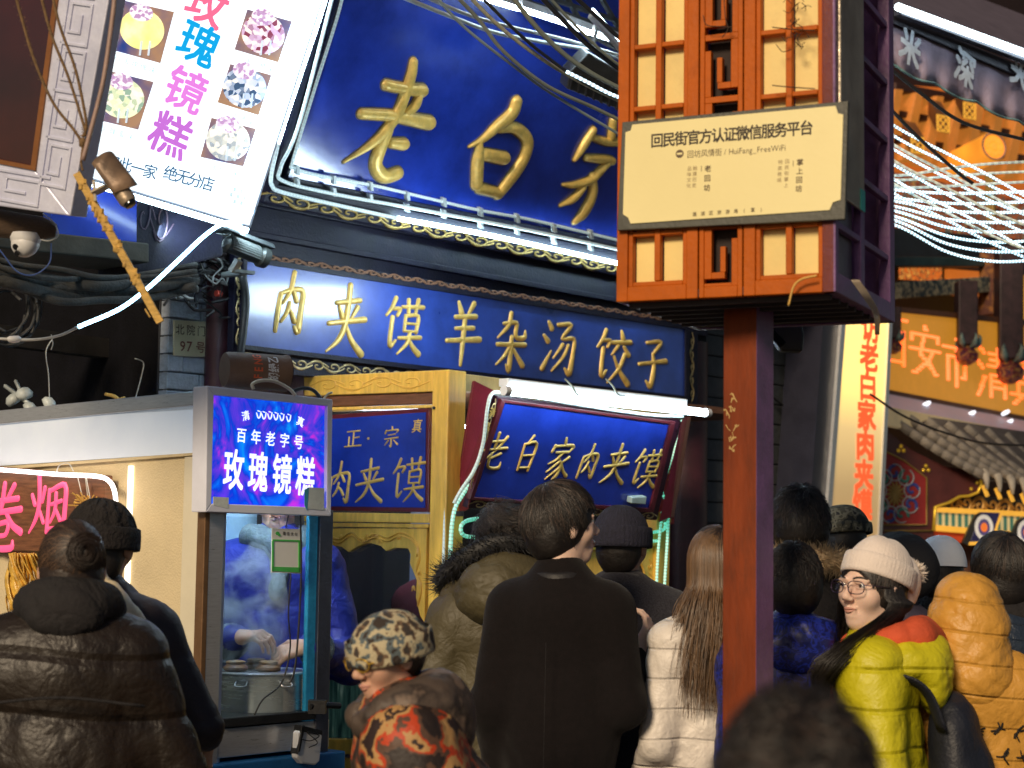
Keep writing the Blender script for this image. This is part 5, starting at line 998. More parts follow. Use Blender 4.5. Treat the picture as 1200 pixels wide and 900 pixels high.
# lower rim under the front and the side face
Usd = TF.U; Sd = Pl(TF.P(a1, 0, 0), Usd); dep = .64      # right side face
def sd_(name, c, w0, w1, mat=m_purple, bev=.0025, par=None):
    mb = MB()
    for (x0, z0, x1, z1) in c: mb.rect(Sd, x0, z0, x1, z1, w0, w1)
    return obj(name, mb, mat, par or t, bevel=bev)
f2 = sd_('side_frame', [(.0, zb, .03, zt), (dep-.055, zb, dep, zt), (.03, zb, dep-.055, zb+.05)], .003, -.03)
sd_('side_bars', [(dep*.42, zb+.05, dep*.42+.04, zt)], 0, -.02, par=f2)
for b in BARS: sd_('glazing_bar', [(.03, b-.008, dep-.055, b+.008)], -.002, -.02, par=f2)
sd_('side_pane', [(.03, zb+.05, dep*.42, BARS[1])], -.024, -.03, M('grey_pane', (.16, .14, .16), .3, var=.3), par=f2)
# steel plate stuck between front and side, upper
m_plate = M('dull_steel_plate', (.50, .42, .32), .3, .7, var=.35, scale=6)
sd_('steel_plate', [(.02, B_(1000, 226), dep*.40, zt)], .012, .004, m_plate, par=f2)
mb = MB(); mb.rect(Sd, .33*dep, B_(1005, 226), .40*dep, B_(1005, 200), .014, .0125); obj('teal_sticker', mb, M('teal_sticker', (.02, .45, .40), .4), f2)
mb = MB(); c0 = [TF.P(a0+.005, zb+.004, -.005), TF.P(a1-.005, zb+.004, -.005), TF.P(a1-.005, zb+.004, -dep), TF.P(a0+.005, zb+.004, -dep)]
mb.hexa([c0[0], c0[1], c0[2], c0[3], c0[0]+Z*.02, c0[1]+Z*.02, c0[2]+Z*.02, c0[3]+Z*.02]); obj('bottom_board', mb, M('underside_dark', (.03, .02, .025), .7), t)
mb = MB()
for k in range(6): mb.rect(TF, a0+.02, zb-.012, a1-.02, zb+.002, -.04-k*.08, -.055-k*.08)
obj('bottom_slats', mb, M('underside_dark', (.03, .02, .025), .7), t)
mb = MB(); mb.rect(TF, a0, zb, a1, zt, -dep+.03, -dep); mb.rect(TF, a0, zb, a0+.02, zt, -.05, -dep+.03); obj('back_boards', mb, m_purple, t)
# post
pcx = at(877, 560, 4.52); az = R(-35.5)
mb = MB(); wv = .0965; dx = Vector((math.cos(az), math.sin(az), 0)); nx = Vector((dx.y, -dx.x, 0))   # left face normal nx
mb = MB(); PL = Pl((pcx.x, pcx.y, 0), nx)
lean = .014
def pcorner(s_, r_, z): return Vector((pcx.x, pcx.y, z))+dx*(s_*wv/2)+nx*(r_*wv/2)
mb.hexa([pcorner(-1, 1, 0), pcorner(1, 1, 0), pcorner(1, 1, zb), pcorner(-1, 1, zb), pcorner(-1, -1, 0), pcorner(1, -1, 0), pcorner(1, -1, zb), pcorner(-1, -1, zb)])
mb.fm = [0, 0, 0, 1, 0, 0]; po = obj('post', mb, [m_post, m_purple], t, bevel=.003)
# worn notice remains on the post (yellowish scribbled paint)
pf = Pl(pcorner(-1, 1, 0), nx); mb = MB(); rnd = random.Random(12)
for k in range(15):
    x, y = rnd.uniform(851, 866), rnd.uniform(470, 526); a, b = pf.px(x, y); q = [(a, b, .0025)]
    for j in range(3): a += rnd.uniform(-.008, .008); b += rnd.uniform(-.012, .012); q.append((a, b, rnd.uniform(.0015, .005)))
    mb.stroke(pf, q, .0006, .0003, 3)
obj('chipped_paint_marks', mb, M('chipped_yellow', (.5, .33, .12), .6), po, kind='stuff')
# notice board
bn = Pl(TF.O+TF.N*.018, TF.N); bt = thing('wifi_notice_board', 'cream notice board in a grey-green frame across the lantern tower', 'notice board', bn.on(858, 268))
mb = MB(); mb.ppx(bn, [(729, 143), (994, 118), (990, 257), (723, 270)], 0, -.014); obj('frame', mb, m_frame, bt, bevel=.002)
mb = MB(); mb.ppx(bn, [(741, 146), (979, 124), (982, 133), (988, 134), (985, 234), (976, 237), (972, 246), (739, 262), (736, 255), (730, 251), (733, 155), (739, 153)], .003, -.002); obj('cream_panel', mb, m_board, bt)
lineobj(bn, '回民街官方认证微信服务平台', (770, 164.5), (945, 149.5), 17.5, bt, 'headline_character', m_ink, bold=.022, wz=.0036, rot='line', wr=.92)
mb = MB(); word_px(mb, bn, '回坊风情街 / HuiFang_FreeWiFi', (805, 181), (921, 172.5), 9.6, 0, .0036); obj('subtitle', mb, m_inkm, bt)
mb = MB(); a, b = bn.px(797, 180.5); mb.disc(bn, a, b, .0105, .0036, .003, 24); obj('round_badge', mb, m_inkm, bt)
mb = MB(); mb.rect(bn, a-.007, b-.0025, a+.007, b+.0025, .004, .0035); obj('badge_stripe', mb, m_board, bt)
mb = MB(); line_px(mb, bn, '老回坊', (829.5, 197.5), (828.5, 220), 8.2, .014, wz=.0036); line_px(mb, bn, '掌上回坊', (937.5, 190), (936, 221), 8.2, .014, wz=.0036)
for x, y in ((822.5, 198), (930, 192)): a, b = bn.px(x, y); mb.rect(bn, a-.0007, b-.007, a+.0007, b+.007, .0038, .003)
obj('column_titles', mb, m_inkm, bt, kind='stuff')
mb = MB(); line_px(mb, bn, '触摸历史', (814.5, 197), (813.5, 217), 5.6, 0, wz=.0036); line_px(mb, bn, '品味文化', (808, 197.5), (807, 217.5), 5.6, 0, wz=.0036); line_px(mb, bn, '回民街掌上', (922.5, 189), (921, 217), 5.6, 0, wz=.0036); line_px(mb, bn, '特卖商城', (914.5, 190), (913, 211), 5.6, 0, wz=.0036); obj('faded_columns', mb, m_inkl, bt, kind='stuff')
mb = MB(); line_px(mb, bn, '莲湖区旅游局(宣)', (814, 251), (892, 245), 5.2, .004, wz=.0036); obj('issuer_line', mb, m_inkm, bt)
# twisted wire and dry strips on the tower
m_twig = M('rusty_wire', (.05, .03, .02), .8)
rope('rusty_wire', 'thin rusty wire hooked over the fret bay of the lantern tower', bn, [(848, -10), (850, 20), (853, 34), (846, 44)], .0012, m_twig, .01, cat='wire')
rope('rusty_wire', 'bent rusty wire end sticking out beside the fret bay', bn, [(824, 18), (828, 29), (842, 31), (858, 32)], .0012, m_twig, .012, cat='wire')
mb = MB(); rnd = random.Random(2)
for k in range(22):
    x, y = rnd.uniform(926, 940), rnd.uniform(-8, 60); P = [bn.on(x, y, .01)]
    for j in range(3): x += rnd.uniform(-8, 8); y += rnd.uniform(-9, 9); P.append(bn.on(x, y, rnd.uniform(0, .02)))
    mb.tube(P, .001, 4, 4)
for y in (32, 100): mb.tube([bn.on(905, y, .01), bn.on(925, y+2, .012), bn.on(955, y+4, .01)], .0014, 4, 4)
obj('twisted_wires', mb, m_twig, label='tangle of rusty wires tied to the right bay\'s glazing bars', cat='wires', kind='stuff')
rope('yellow_strip', 'yellow plastic strip curling under the lower right bay', bn, [(957, 323), (940, 327), (930, 336), (924, 358)], .0028, M('yellow_strip', (.7, .42, .1), .5), .01, cat='strip')
mb = MB()
for k in range(5): mb.tube([Sd.on(998+k*2, 328, .03), Sd.on(1012+k*2, 348, .05), Sd.on(1024+k*1.5, 368, .05), Sd.on(1026+k, 392, .04)], .0016, 5, 5)
obj('frayed_plastic', mb, M('translucent_strip', (.45, .36, .26), .4), label='frayed translucent plastic strips hanging from the tower\'s right corner', cat='strip', smooth=True)
# black junction box and hose between post and wall
q = Pl(at(915, 380, 5.2), yawN(0)); t = thing('junction_box', 'black box with bent arm hanging right of the post under the tower', 'box', q.on(920, 412))
mb = MB(); mb.ppx(q, [(905, 374), (938, 372), (943, 392), (941, 412), (916, 411), (904, 392)], 0, -.06); obj('box', mb, m_black, t, bevel=.008)
mb = MB(); mb.tube([q.on(905, 370), q.on(896, 378), q.on(906, 392), q.on(918, 404)], .012, 8, 6); obj('arm', mb, m_dark, t, smooth=True)

# ================================================================ right-hand buildings
# vertical yellow lightbox
lt2 = Wt(.30); LN = Pl(lt2.on(1000, 500), N0)
t = thing('vertical_lightbox', 'tall glowing yellow vertical lightbox with orange characters at the brick pilaster', 'sign', LN.on(1000, 640))
m = bpy.data.materials.new('yellow_backlit'); m.use_nodes = True; nt = m.node_tree; b = nt.nodes['Principled BSDF']; b.inputs['Roughness'].default_value = .3; b.inputs['Base Color'].default_value = (.6, .45, .2, 1)
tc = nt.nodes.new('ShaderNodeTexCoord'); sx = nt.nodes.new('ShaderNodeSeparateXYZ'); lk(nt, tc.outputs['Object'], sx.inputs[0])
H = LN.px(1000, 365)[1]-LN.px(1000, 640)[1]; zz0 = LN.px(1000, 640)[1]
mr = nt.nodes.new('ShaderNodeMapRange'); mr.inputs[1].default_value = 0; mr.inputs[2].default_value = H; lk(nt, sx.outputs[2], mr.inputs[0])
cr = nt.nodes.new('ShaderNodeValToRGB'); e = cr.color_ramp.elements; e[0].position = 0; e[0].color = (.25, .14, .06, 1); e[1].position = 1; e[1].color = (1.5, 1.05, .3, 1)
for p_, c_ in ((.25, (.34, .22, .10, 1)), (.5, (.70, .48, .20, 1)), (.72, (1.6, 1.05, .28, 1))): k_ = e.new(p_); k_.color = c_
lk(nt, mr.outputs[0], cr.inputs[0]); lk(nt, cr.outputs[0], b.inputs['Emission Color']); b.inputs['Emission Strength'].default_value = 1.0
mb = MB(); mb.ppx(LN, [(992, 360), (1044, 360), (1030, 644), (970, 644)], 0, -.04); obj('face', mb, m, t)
mb = MB(); mb.ppx(LN, [(966, 355), (992, 355), (970, 648), (946, 648)], -.01, -.25) ; obj('dark_side_case', mb, M('dark_case', (.02, .02, .035), .4), t)
mb = MB(); mb.ppx(LN, [(988, 358), (993, 358), (971, 646), (966, 646)], .01, -.05); mb.ppx(LN, [(1043, 358), (1047, 358), (1033, 646), (1029, 646)], .01, -.05); obj('edge_trim', mb, m_steel, t)
m_or = M('lit_orange_print', (.8, .1, .02), .5, em=.95, emc=(1, .11, .03), bump=0, var=.05)
lineobj(LN, '访老白家肉夹馍', (1020, 384), (1011, 591), 36, t, 'orange_character', m_or, bold=.045, wz=.003, wr=1.2)
# far building block behind: dark mass with painted eaves, their uplight put in as glow
RO = Wt(-1.0)       # front plane of the traditional gate house
t = thing('gate_house', 'traditional painted gate house with bracketed orange eaves and tiled pent roof on the right', 'building', RO.on(1120, 500)); gh = t
def ro(name, pxs, w0, w1, mat, bev=0, par=None): mb = MB(); mb.ppx(RO, pxs, w0, w1); return obj(name, mb, mat, par or t, bevel=bev)
m_eorg = M('glowing_orange_timber', (.40, .09, .015), .5, var=.4, em=.42, emc=(1, .24, .03), scale=5, dirt=.3)  # glow stands in for warm uplight on the timber
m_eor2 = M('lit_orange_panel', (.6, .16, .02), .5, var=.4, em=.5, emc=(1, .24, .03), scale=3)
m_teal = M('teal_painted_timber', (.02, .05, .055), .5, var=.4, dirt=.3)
m_ylat = M('glowing_yellow_paint', (.75, .40, .05), .45, var=.15, em=.45, emc=(1, .5, .06))  # yellow paint with warm lamp light added as glow
ro('back_wall', [(960, -80), (1420, -40), (1420, 1000), (960, 1000)], -.6, -.8, M('gate_dark', (.025, .012, .012), .7))
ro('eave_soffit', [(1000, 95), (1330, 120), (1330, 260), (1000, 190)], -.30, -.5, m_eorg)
for q_ in ([(1050, 96), (1330, 150), (1330, 158), (1050, 106)], [(1050, 128), (1330, 176), (1330, 182), (1050, 136)], [(1050, 158), (1140, 172), (1330, 200), (1330, 206), (1050, 168)]): ro('eave_shade_beam', q_, -.20, -.3, M('eave_shade_dark', (.05, .02, .015), .6, var=.4), .01)  # dark beams stand in for the shadows between rafters
for k_ in range(9): x_ = 1050+k_*24; ro('rafter_strip', [(x_, 104+k_*4), (x_+9, 105+k_*4), (x_-6, 186+k_*4), (x_-17, 184+k_*4)], -.16, -.29, M('rafter_orange_glow', (.34, .10, .02), .5, var=.5, em=.35, emc=(1, .35, .05), dirt=.4), .008)  # rafter colour glows in place of the uplight
ro('orange_board', [(1000, 180), (1300, 215), (1300, 310), (1000, 270)], -.34, -.5, ramp_mat('painted_flower_band', [(.36, (.05, .02, .02)), (.46, (.45, .10, .02)), (.58, (.05, .10, .09)), (.68, (.55, .28, .05))], scale=9, dist=1.5, rough=.5, em=.6))  # flower paint glows for the uplight falling on it
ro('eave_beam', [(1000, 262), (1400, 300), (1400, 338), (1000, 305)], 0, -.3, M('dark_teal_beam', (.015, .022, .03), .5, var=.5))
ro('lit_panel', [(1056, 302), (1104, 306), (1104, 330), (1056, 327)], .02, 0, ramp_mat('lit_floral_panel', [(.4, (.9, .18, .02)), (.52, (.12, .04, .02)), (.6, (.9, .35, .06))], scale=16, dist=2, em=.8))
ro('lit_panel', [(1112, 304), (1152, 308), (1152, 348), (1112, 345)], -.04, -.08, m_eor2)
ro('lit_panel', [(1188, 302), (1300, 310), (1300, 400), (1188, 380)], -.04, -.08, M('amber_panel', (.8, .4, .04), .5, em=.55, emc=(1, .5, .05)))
ro('cross_beam', [(1056, 330), (1162, 324), (1162, 342), (1056, 350)], .25, .1, ramp_mat('grey_floral_beam', [(.45, (.03, .05, .06)), (.6, (.35, .32, .22))], scale=20, dist=1), .006)
ro('cross_beam', [(1020, 300), (1170, 302), (1170, 312), (1020, 312)], .2, .05, m_teal, .006)
# rafter ends with yellow lattice faces
rafters = [(1075, 170, 22, 8), (1105, 145, 22, 9), (1136, 130, 22, 9), (1167, 113, 22, 8)]
for k, (x, y, s_, _) in enumerate(rafters):
    q = Pl(RO.on(x, y, .35), yawN(30)); a, b = q.px(x, y); h = .072
    mb = MB(); c4 = [(-h, -h*.9), (h*.9, -h), (h, h*.9), (-h*.9, h)]; back = RO.on(x-12, y-22 if k < 9 else y, -.30)
    F = [q.P(a+u, b+v, 0) for u, v in c4]; off = back-RO.on(x, y, .35)
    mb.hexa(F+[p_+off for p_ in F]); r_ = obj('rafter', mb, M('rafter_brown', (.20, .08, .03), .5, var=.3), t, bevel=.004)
    mb = MB(); fr_ = .010
    mb.rect(q, a-h*.9, b-h*.9, a+h*.9, b-h*.9+fr_, .006, -.002); mb.rect(q, a-h*.9, b+h*.9-fr_, a+h*.9, b+h*.9, .006, -.002); mb.rect(q, a-h*.9, b-h*.9, a-h*.9+fr_, b+h*.9, .007, -.002); mb.rect(q, a+h*.9-fr_, b-h*.9, a+h*.9, b+h*.9, .007, -.002)
    for u0, v0, u1, v1 in ((-.8, -.8, .8, .8), (-.8, .8, .8, -.8), (-.8, 0, 0, .8), (0, .8, .8, 0), (.8, 0, 0, -.8), (0, -.8, -.8, 0)): mb.bar(q.P(a+u0*h, b+v0*h, .003), q.P(a+u1*h, b+v1*h, .003), .008, .006, q.N)
    obj('lattice_face', mb, m_ylat, r_)
# round purlin end with flower
c = RO.on(1164, 172, .30); axp = (Vector((.35, -.9, .1))).normalized()
mb = MB(); mb.lathe(c-axp*.5, [(.12, 0), (.12, .5), (.105, .505), (0, .505)], 24, axp); pu = obj('purlin', mb, M('amber_lit_purlin', (.8, .30, .03), .4, var=.2, em=.8, emc=(1, .35, .03)), t, smooth='auto')  # purlin end glows in place of warm uplight
mb = MB(); fpl = Pl(c+axp*.007, axp)
for k in range(8): mb.disc(fpl, .062*math.cos(k*math.pi/4), .062*math.sin(k*math.pi/4), .022, .006, 0, 12)
mb.disc(fpl, 0, 0, .03, .008, 0, 16); obj('painted_flower', mb, m_ylat, pu)
mb = MB(); mb.ring([fpl.P(.11*math.cos(k*math.pi/12), .11*math.sin(k*math.pi/12), .003) for k in range(25)], .008, 6, False); obj('ring', mb, M('pink_brown_ring', (.35, .2, .18), .5), pu, smooth=True)
mb = MB(); mb.bar(RO.on(1160, 205, .32), RO.on(1162, 260, .32), .07, .05); obj('purlin_bracket', mb, m_goldd, t, bevel=.008)
# hanging lotus posts
def lotus(x, y0, y1, w, k):
    q = Pl(RO.on(x, y1, .5), yawN(20)); s_ = abs(q.px(x+10, y1)[0]-q.px(x, y1)[0])/10
    top = q.on(x, y0); bot = q.on(x, y1); o_ = MB(); ww = w*s_/2
    o_.lathe(bot, [(ww*.3, 0), (ww*.9, ww*.35), (ww, ww*.9), (ww*.55, ww*1.4), (ww*.5, ww*1.5)], 8); l = obj('lotus_drop', o_, ramp_mat('lotus_paint', [(.35, (.015, .015, .05)), (.5, (.14, .02, .02)), (.62, (.35, .2, .05)), (.75, (.04, .07, .08))], scale=24, dist=1, rough=.4, em=.04), t, smooth='auto')
    m_ = MB()
    for j in range(6):
        an = j*math.pi/3; d_ = Vector((math.cos(an), math.sin(an), 0)); b0 = bot+Z*ww*1.3
        m_.tube([b0+d_*ww*.4, b0+d_*ww*.95+Z*ww*.35, b0+d_*ww*1.1+Z*ww*.9, b0+d_*ww*.8+Z*ww*1.2], [ww*.25*(1-abs(i-8)/14) for i in range(25)], 6, 8)
    obj('lotus_petals', m_, M('petal_paint', (.12, .2, .2), .4, var=.5, scale=20), l, smooth=True)
    m_ = MB(); m_.hexa([bot+Vector((u*ww*.75, v*ww*.75, ww*1.5)) for u, v in ((-1, -1), (1, -1), (1, 1), (-1, 1))]+[top+Vector((u*ww*.75, v*ww*.75, 0)) for u, v in ((-1, -1), (1, -1), (1, 1), (-1, 1))]); obj('lotus_shaft', m_, M('shaft_paint', (.035, .016, .02), .5, var=.6, scale=14), l, bevel=.01)
lotus(1132, 330, 428, 26, 0); lotus(1182, 290, 450, 32, 1); lotus(1046, 360, 415, 20, 2)
ro('round_plaque_post', [(1168, 290), (1192, 292), (1190, 370), (1166, 368)], .3, .15, ramp_mat('plaque_post', [(.45, (.10, .03, .02)), (.6, (.3, .12, .03))], scale=16), .006)
# LED board
q = Wt(-.55); t2 = thing('led_board', 'amber scrolling LED board with dotted orange characters below the painted eaves', 'sign', q.on(1120, 470))
mb = MB(); mb.ppx(q, [(1020, 362), (1420, 404), (1420, 530), (1020, 452)], 0, -.08); obj('panel', mb, M('amber_led_panel', (.42, .20, .05), .4, em=.42, emc=(1, .40, .03), var=.25, scale=3), t2)
mb = MB(); mb.ppx(q, [(1018, 452), (1420, 530), (1420, 537), (1018, 458)], .02, -.08); mb.ppx(q, [(1018, 356), (1420, 396), (1420, 404), (1018, 362)], .02, -.08); obj('trim', mb, m_brown, t2)
def led(ch, cx, cy, hpx, wpx, mb):
    strokes = {'安': [[(50, 2), (53, 10)], [(10, 34), (10, 18), (92, 18), (90, 32)], [(46, 26), (34, 60), (60, 76), (86, 98)], [(76, 48), (64, 72), (14, 98)], [(4, 52), (96, 50)]],
               '市': [[(48, 0), (54, 10)], [(6, 18), (94, 18)], [(50, 18), (50, 100)], [(20, 84), (20, 40), (82, 40), (82, 80), (72, 80)]],
               '清': [[(10, 4), (22, 14)], [(4, 34), (16, 42)], [(6, 96), (26, 60)], [(40, 12), (96, 12)], [(44, 26), (92, 26)], [(36, 40), (100, 40)], [(68, 0), (68, 40)], [(46, 98), (46, 54), (90, 54), (90, 98)], [(46, 68), (90, 68)], [(46, 82), (90, 82)]],
               '真': [[(10, 12), (90, 12)], [(50, 0), (50, 24)], [(22, 76), (22, 26), (80, 26), (80, 76)], [(22, 42), (80, 42)], [(22, 58), (80, 58)], [(2, 78), (98, 78)], [(34, 82), (12, 98)], [(66, 82), (90, 98)]],
               '西': [[(4, 10), (96, 10)], [(14, 96), (14, 32), (88, 32), (88, 96)], [(38, 10), (36, 50), (20, 66)], [(62, 10), (62, 56), (84, 60)], [(14, 90), (88, 90)]]}
    A, B = q.px(cx, cy); h = abs(q.px(cx, cy-hpx/2)[1]-q.px(cx, cy+hpx/2)[1]); wd = abs(q.px(cx+wpx/2, cy)[0]-q.px(cx-wpx/2, cy)[0]); g = h/17; seen = set()
    for st in strokes[ch]:
        for (x0, y0), (x1, y1) in zip(st, st[1:]):
            n_ = max(2, int(math.hypot(x1-x0, y1-y0)/4))
            for k in range(n_+1):
                x = x0+(x1-x0)*k/n_; y = y0+(y1-y0)*k/n_; X = round((x-50)/100*wd/g); Y = round((50-y)/100*h/g)
                for ox in (0, 1): seen.add((X+ox, Y))
    for X, Y in seen: mb.rect(q, A+X*g-g*.38, B+Y*g-g*.38, A+X*g+g*.38, B+Y*g+g*.38, .006, 0)
for ch, x, y, h_, w_ in (('西', 1047, 398, 60, 30), ('安', 1083, 410, 58, 36), ('市', 1120, 425, 58, 32), ('清', 1162, 436, 60, 36), ('真', 1202, 446, 60, 36)):
    mb = MB(); led(ch, x, y, h_, w_, mb); o = obj('led_character', mb, glow('led_orange', (1, .10, .004), 2.6), t2, kind=None)
# grey lit awning band under the board
t3 = thing('grey_awning', 'pale grey awning band with small ceiling lights below the LED board', 'awning', q.on(1120, 510))
q2 = Wt(-.1)
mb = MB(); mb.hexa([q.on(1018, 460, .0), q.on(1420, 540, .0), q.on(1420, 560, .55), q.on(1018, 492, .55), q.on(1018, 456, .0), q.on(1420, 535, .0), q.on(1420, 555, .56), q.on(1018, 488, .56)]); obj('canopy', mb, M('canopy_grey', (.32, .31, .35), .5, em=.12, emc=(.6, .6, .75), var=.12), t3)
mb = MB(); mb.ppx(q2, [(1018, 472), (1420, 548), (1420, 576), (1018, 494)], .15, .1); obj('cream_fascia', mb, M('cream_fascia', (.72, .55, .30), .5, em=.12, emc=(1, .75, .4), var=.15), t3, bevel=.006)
for k, (x, y) in enumerate(((1085, 473), (1138, 484), (1178, 483), (1182, 494), (1172, 500))):
    mb = MB(); c = q.on(x, y, .12+.0*k); mb.lathe(c, [(0, 0), (.035, 0), (.035, .01), (0, .012)], 12, (Z*-1+N0*.6)); obj('ceiling_light', mb, glow('downlight', (.9, .92, 1), 1.6), t3)
# tiled pent roof and gable
RP = Wt(.15)
t4 = thing('tiled_gable_stall', 'brown gabled pavilion with scalloped grey tiles, gold trimmed gable and painted medallion at far right', 'pavilion', RP.on(1120, 640))
gab = Pl(RP.on(1100, 560), yawN(10))
mb = MB(); mb.ppx(gab, [(1000, 490), (1040, 505), (1070, 528), (1105, 545), (1142, 552), (1149, 560), (1149, 572), (1143, 580), (1128, 580), (1112, 590), (1095, 597), (1093, 900), (1000, 900)], 0, -.12); obj('gable_board', mb, M('gable_maroon', (.085, .018, .016), .35, var=.25, coat=.3), t4, bevel=.006)
mb = MB(); mb.ring([gab.on(x, y, .01) for x, y in ((1142, 551), (1149, 558), (1150, 568), (1146, 577), (1136, 581), (1124, 582), (1112, 589), (1096, 594), (1094, 622))], .010, 6); obj('gold_edge', mb, M('bright_gold', (.8, .52, .05), .3, .6, em=.1, emc=(1, .6, .05)), t4, smooth=True)
mb = MB()
for x, y in ((1056, 526), (1085, 549)):
    for dx_, dy_ in ((0, -3), (-3, 2), (3, 2)): c = gab.on(x+dx_, y+dy_, .004); mb.lathe(c, [(0, -.004), (.014, 0), (.010, .008), (0, .011)], 10, gab.N)
for x, y in ((1142, 557), (1145, 566), (1138, 573)): c = gab.on(x, y, .004); mb.lathe(c, [(0, -.004), (.012, 0), (.009, .008), (0, .010)], 10, gab.N)
obj('gold_studs', mb, M('bright_gold', (.8, .52, .05), .3, .6), t4, smooth=True, kind='stuff')
# medallion
mb = MB(); mb.ppx(gab, [(1036, 528), (1060, 540), (1086, 560), (1086, 615), (1036, 615)], .006, 0); md = obj('medallion_panel', mb, M('red_panel', (.28, .02, .02), .5, var=.2), t4)
mb = MB(); P = [gab.on(x, y, .012) for x, y in ((1036, 615), (1086, 615), (1086, 560), (1060, 540), (1036, 528))]; mb.ring(P, .006, 6); mb.ring([gab.on(1036, 622, .01), gab.on(1092, 622, .01)], .007, 6); obj('panel_edge', mb, m_goldd, md, smooth=True)
cols = [M('scroll_blue', (.03, .06, .30), .5), M('scroll_teal', (.03, .16, .14), .5), M('scroll_pale', (.40, .45, .50), .5)]
ca, cb = gab.px(1049, 579, .006); s_ = abs(gab.px(1059, 579)[0]-gab.px(1049, 579)[0])/10
for ci in range(3):
    mb = MB()
    for k in range(9):
        an = k*2*math.pi/9+.2; cx_, cy_ = ca+20*s_*math.cos(an)*(1), cb+24*s_*math.sin(an)
        rr_ = (8-ci*0)*s_; ph = an+ci
        if ci == 2: pts = [(cx_+rr_*1.15*math.cos(ph+j*.55), cy_+rr_*1.15*math.sin(ph+j*.55), 1.4*s_) for j in range(9)]
        elif k % 2 == ci: pts = [(cx_+rr_*(1-.09*j)*math.cos(ph+j*.6), cy_+rr_*(1-.09*j)*math.sin(ph+j*.6), 3.6*s_) for j in range(9)]
        else: continue
        mb.stroke(gab, pts, .006, .006+.001*ci, 2)
    obj('medallion_scrolls', mb, cols[ci], md, smooth=True, kind='stuff')
mb = MB()
for k in range(14): an = k*2*math.pi/14; mb.stroke(gab, [(ca, cb, 2*s_), (ca+7*s_*math.cos(an), cb+9*s_*math.sin(an), 3*s_), (ca+12*s_*math.cos(an+.1), cb+14*s_*math.sin(an+.1), 1.2*s_)], .010, .007, 2)
obj('gold_flower', mb, m_goldd, md, smooth=True)
# tiles: sloping rows running down to the right
tp = Pl(gab.on(1100, 520, .12), gab.N); mtile = M('grey_roof_tile', (.36, .31, .26), .7, var=.3, scale=14, bump=.3, dirt=.3)
rows = [((1041, 488), (1150, 556)), ((1062, 488), (1166, 556)), ((1085, 492), (1182, 558)), ((1108, 496), (1198, 562)), ((1131, 500), (1214, 566)), ((1155, 504), (1230, 570)), ((1178, 509), (1246, 574)), ((1200, 514), (1262, 578))]
tme = None
mb = MB(); mb.hexa([tp.on(1030, 486, -.05), tp.on(1230, 516, -.6), tp.on(1290, 578, -.4), tp.on(1146, 562, -.03), tp.on(1030, 480, -.09), tp.on(1230, 510, -.66), tp.on(1290, 572, -.46), tp.on(1146, 556, -.07)]); obj('roof_bed', mb, M('roof_bed', (.12, .10, .09), .8, var=.3), t4)
base = MB(); n_ = 7
for zi, (l, r0) in enumerate(((0, .030), (.085, .036), (.088, .028))):
    for k in range(n_): a = math.pi*k/(n_-1); base.v.append(Vector((math.cos(a)*r0, -l, math.sin(a)*r0)))
base.f = [(i*n_+k, i*n_+k+1, (i+1)*n_+k+1, (i+1)*n_+k) for i in range(2) for k in range(n_-1)]+[tuple(range(2*n_, 3*n_))]
tme = mesh('roof_tile', base, mtile); tme.polygons.foreach_set('use_smooth', [True]*len(tme.polygons))
for ri, (p0, p1) in enumerate(rows):
    a = tp.on(*p0, -.04-.07*ri); b = tp.on(*p1, -.02-.05*ri); mid = (a+b)/2-Z*.045; dv = (b-a); n_t = max(4, int(dv.length/.075))
    for k in range(n_t):
        u = k/n_t; v = (k+1)/n_t
        f_ = lambda s: a*(1-s)**2+mid*2*s*(1-s)+b*s*s
        p_, q_ = f_(u), f_(v); d_ = (q_-p_).normalized(); x_ = d_.cross(Vector((0, 1, .3))).cross(d_)*-1
        nrm = (Vector((0, -1, .6))-d_*Vector((0, -1, .6)).dot(d_)).normalized(); side = (-d_).cross(nrm)
        o = bpy.data.objects.new('roof_tile', tme); COL.objects.link(o); o.parent = t4
        mt = Matrix(((side.x, -d_.x, nrm.x, 0), (side.y, -d_.y, nrm.y, 0), (side.z, -d_.z, nrm.z, 0), (0, 0, 0, 1))); mt.translation = p_-worldoff(t4); o.matrix_local = mt
# dripping end tiles and dark eave brackets
for k in range(7):
    x, y = 1153+k*15, 560+k*3.2; c = tp.on(x, y, -.02-.04*k); mb = MB()
    mb.tube([c+Z*.05, c+Z*.02+Vector((.006, -.02, 0)), c-Z*.03+Vector((.01, -.03, 0)), c-Z*.07+Vector((.012, -.02, 0))], [(.034*(1-abs(i-6)/22), .018) for i in range(25)], 8, 8); obj('drip_tile', mb, M('pale_drip_tile', (.5, .44, .36), .6, var=.2), t4, smooth=True)
    mb = MB(); mb.bar(c+Vector((.0, .02, -.05)), c+Vector((.02, -.01, -.12)), .02, .02); obj('gold_rafter_tip', mb, m_ylat, t4)
lw = Pl(tp.on(1150, 600, -.1), yawN(10))
mb = MB(); mb.ppx(lw, [(1095, 575), (1330, 600), (1330, 640), (1095, 612)], -.10, -.2); obj('bracket_shadow_board', mb, M('eave_board_dark', (.02, .025, .03), .6), t4)
mb = MB(); scroll_px(mb, lw, (1110, 588), (1290, 606), 22, 12, .012, -.09); obj('bracket_carving', mb, M('bracket_gold', (.45, .25, .06), .4, .3, var=.5, scale=20), t4, smooth=True, kind='stuff')
mb = MB(); mb.ppx(lw, [(1094, 594), (1330, 606), (1330, 612), (1094, 600)], -.02, -.09); mb.ppx(lw, [(1094, 615), (1330, 635), (1330, 641), (1094, 622)], -.02, -.09); obj('yellow_rails', mb, m_ylat, t4, bevel=.004)
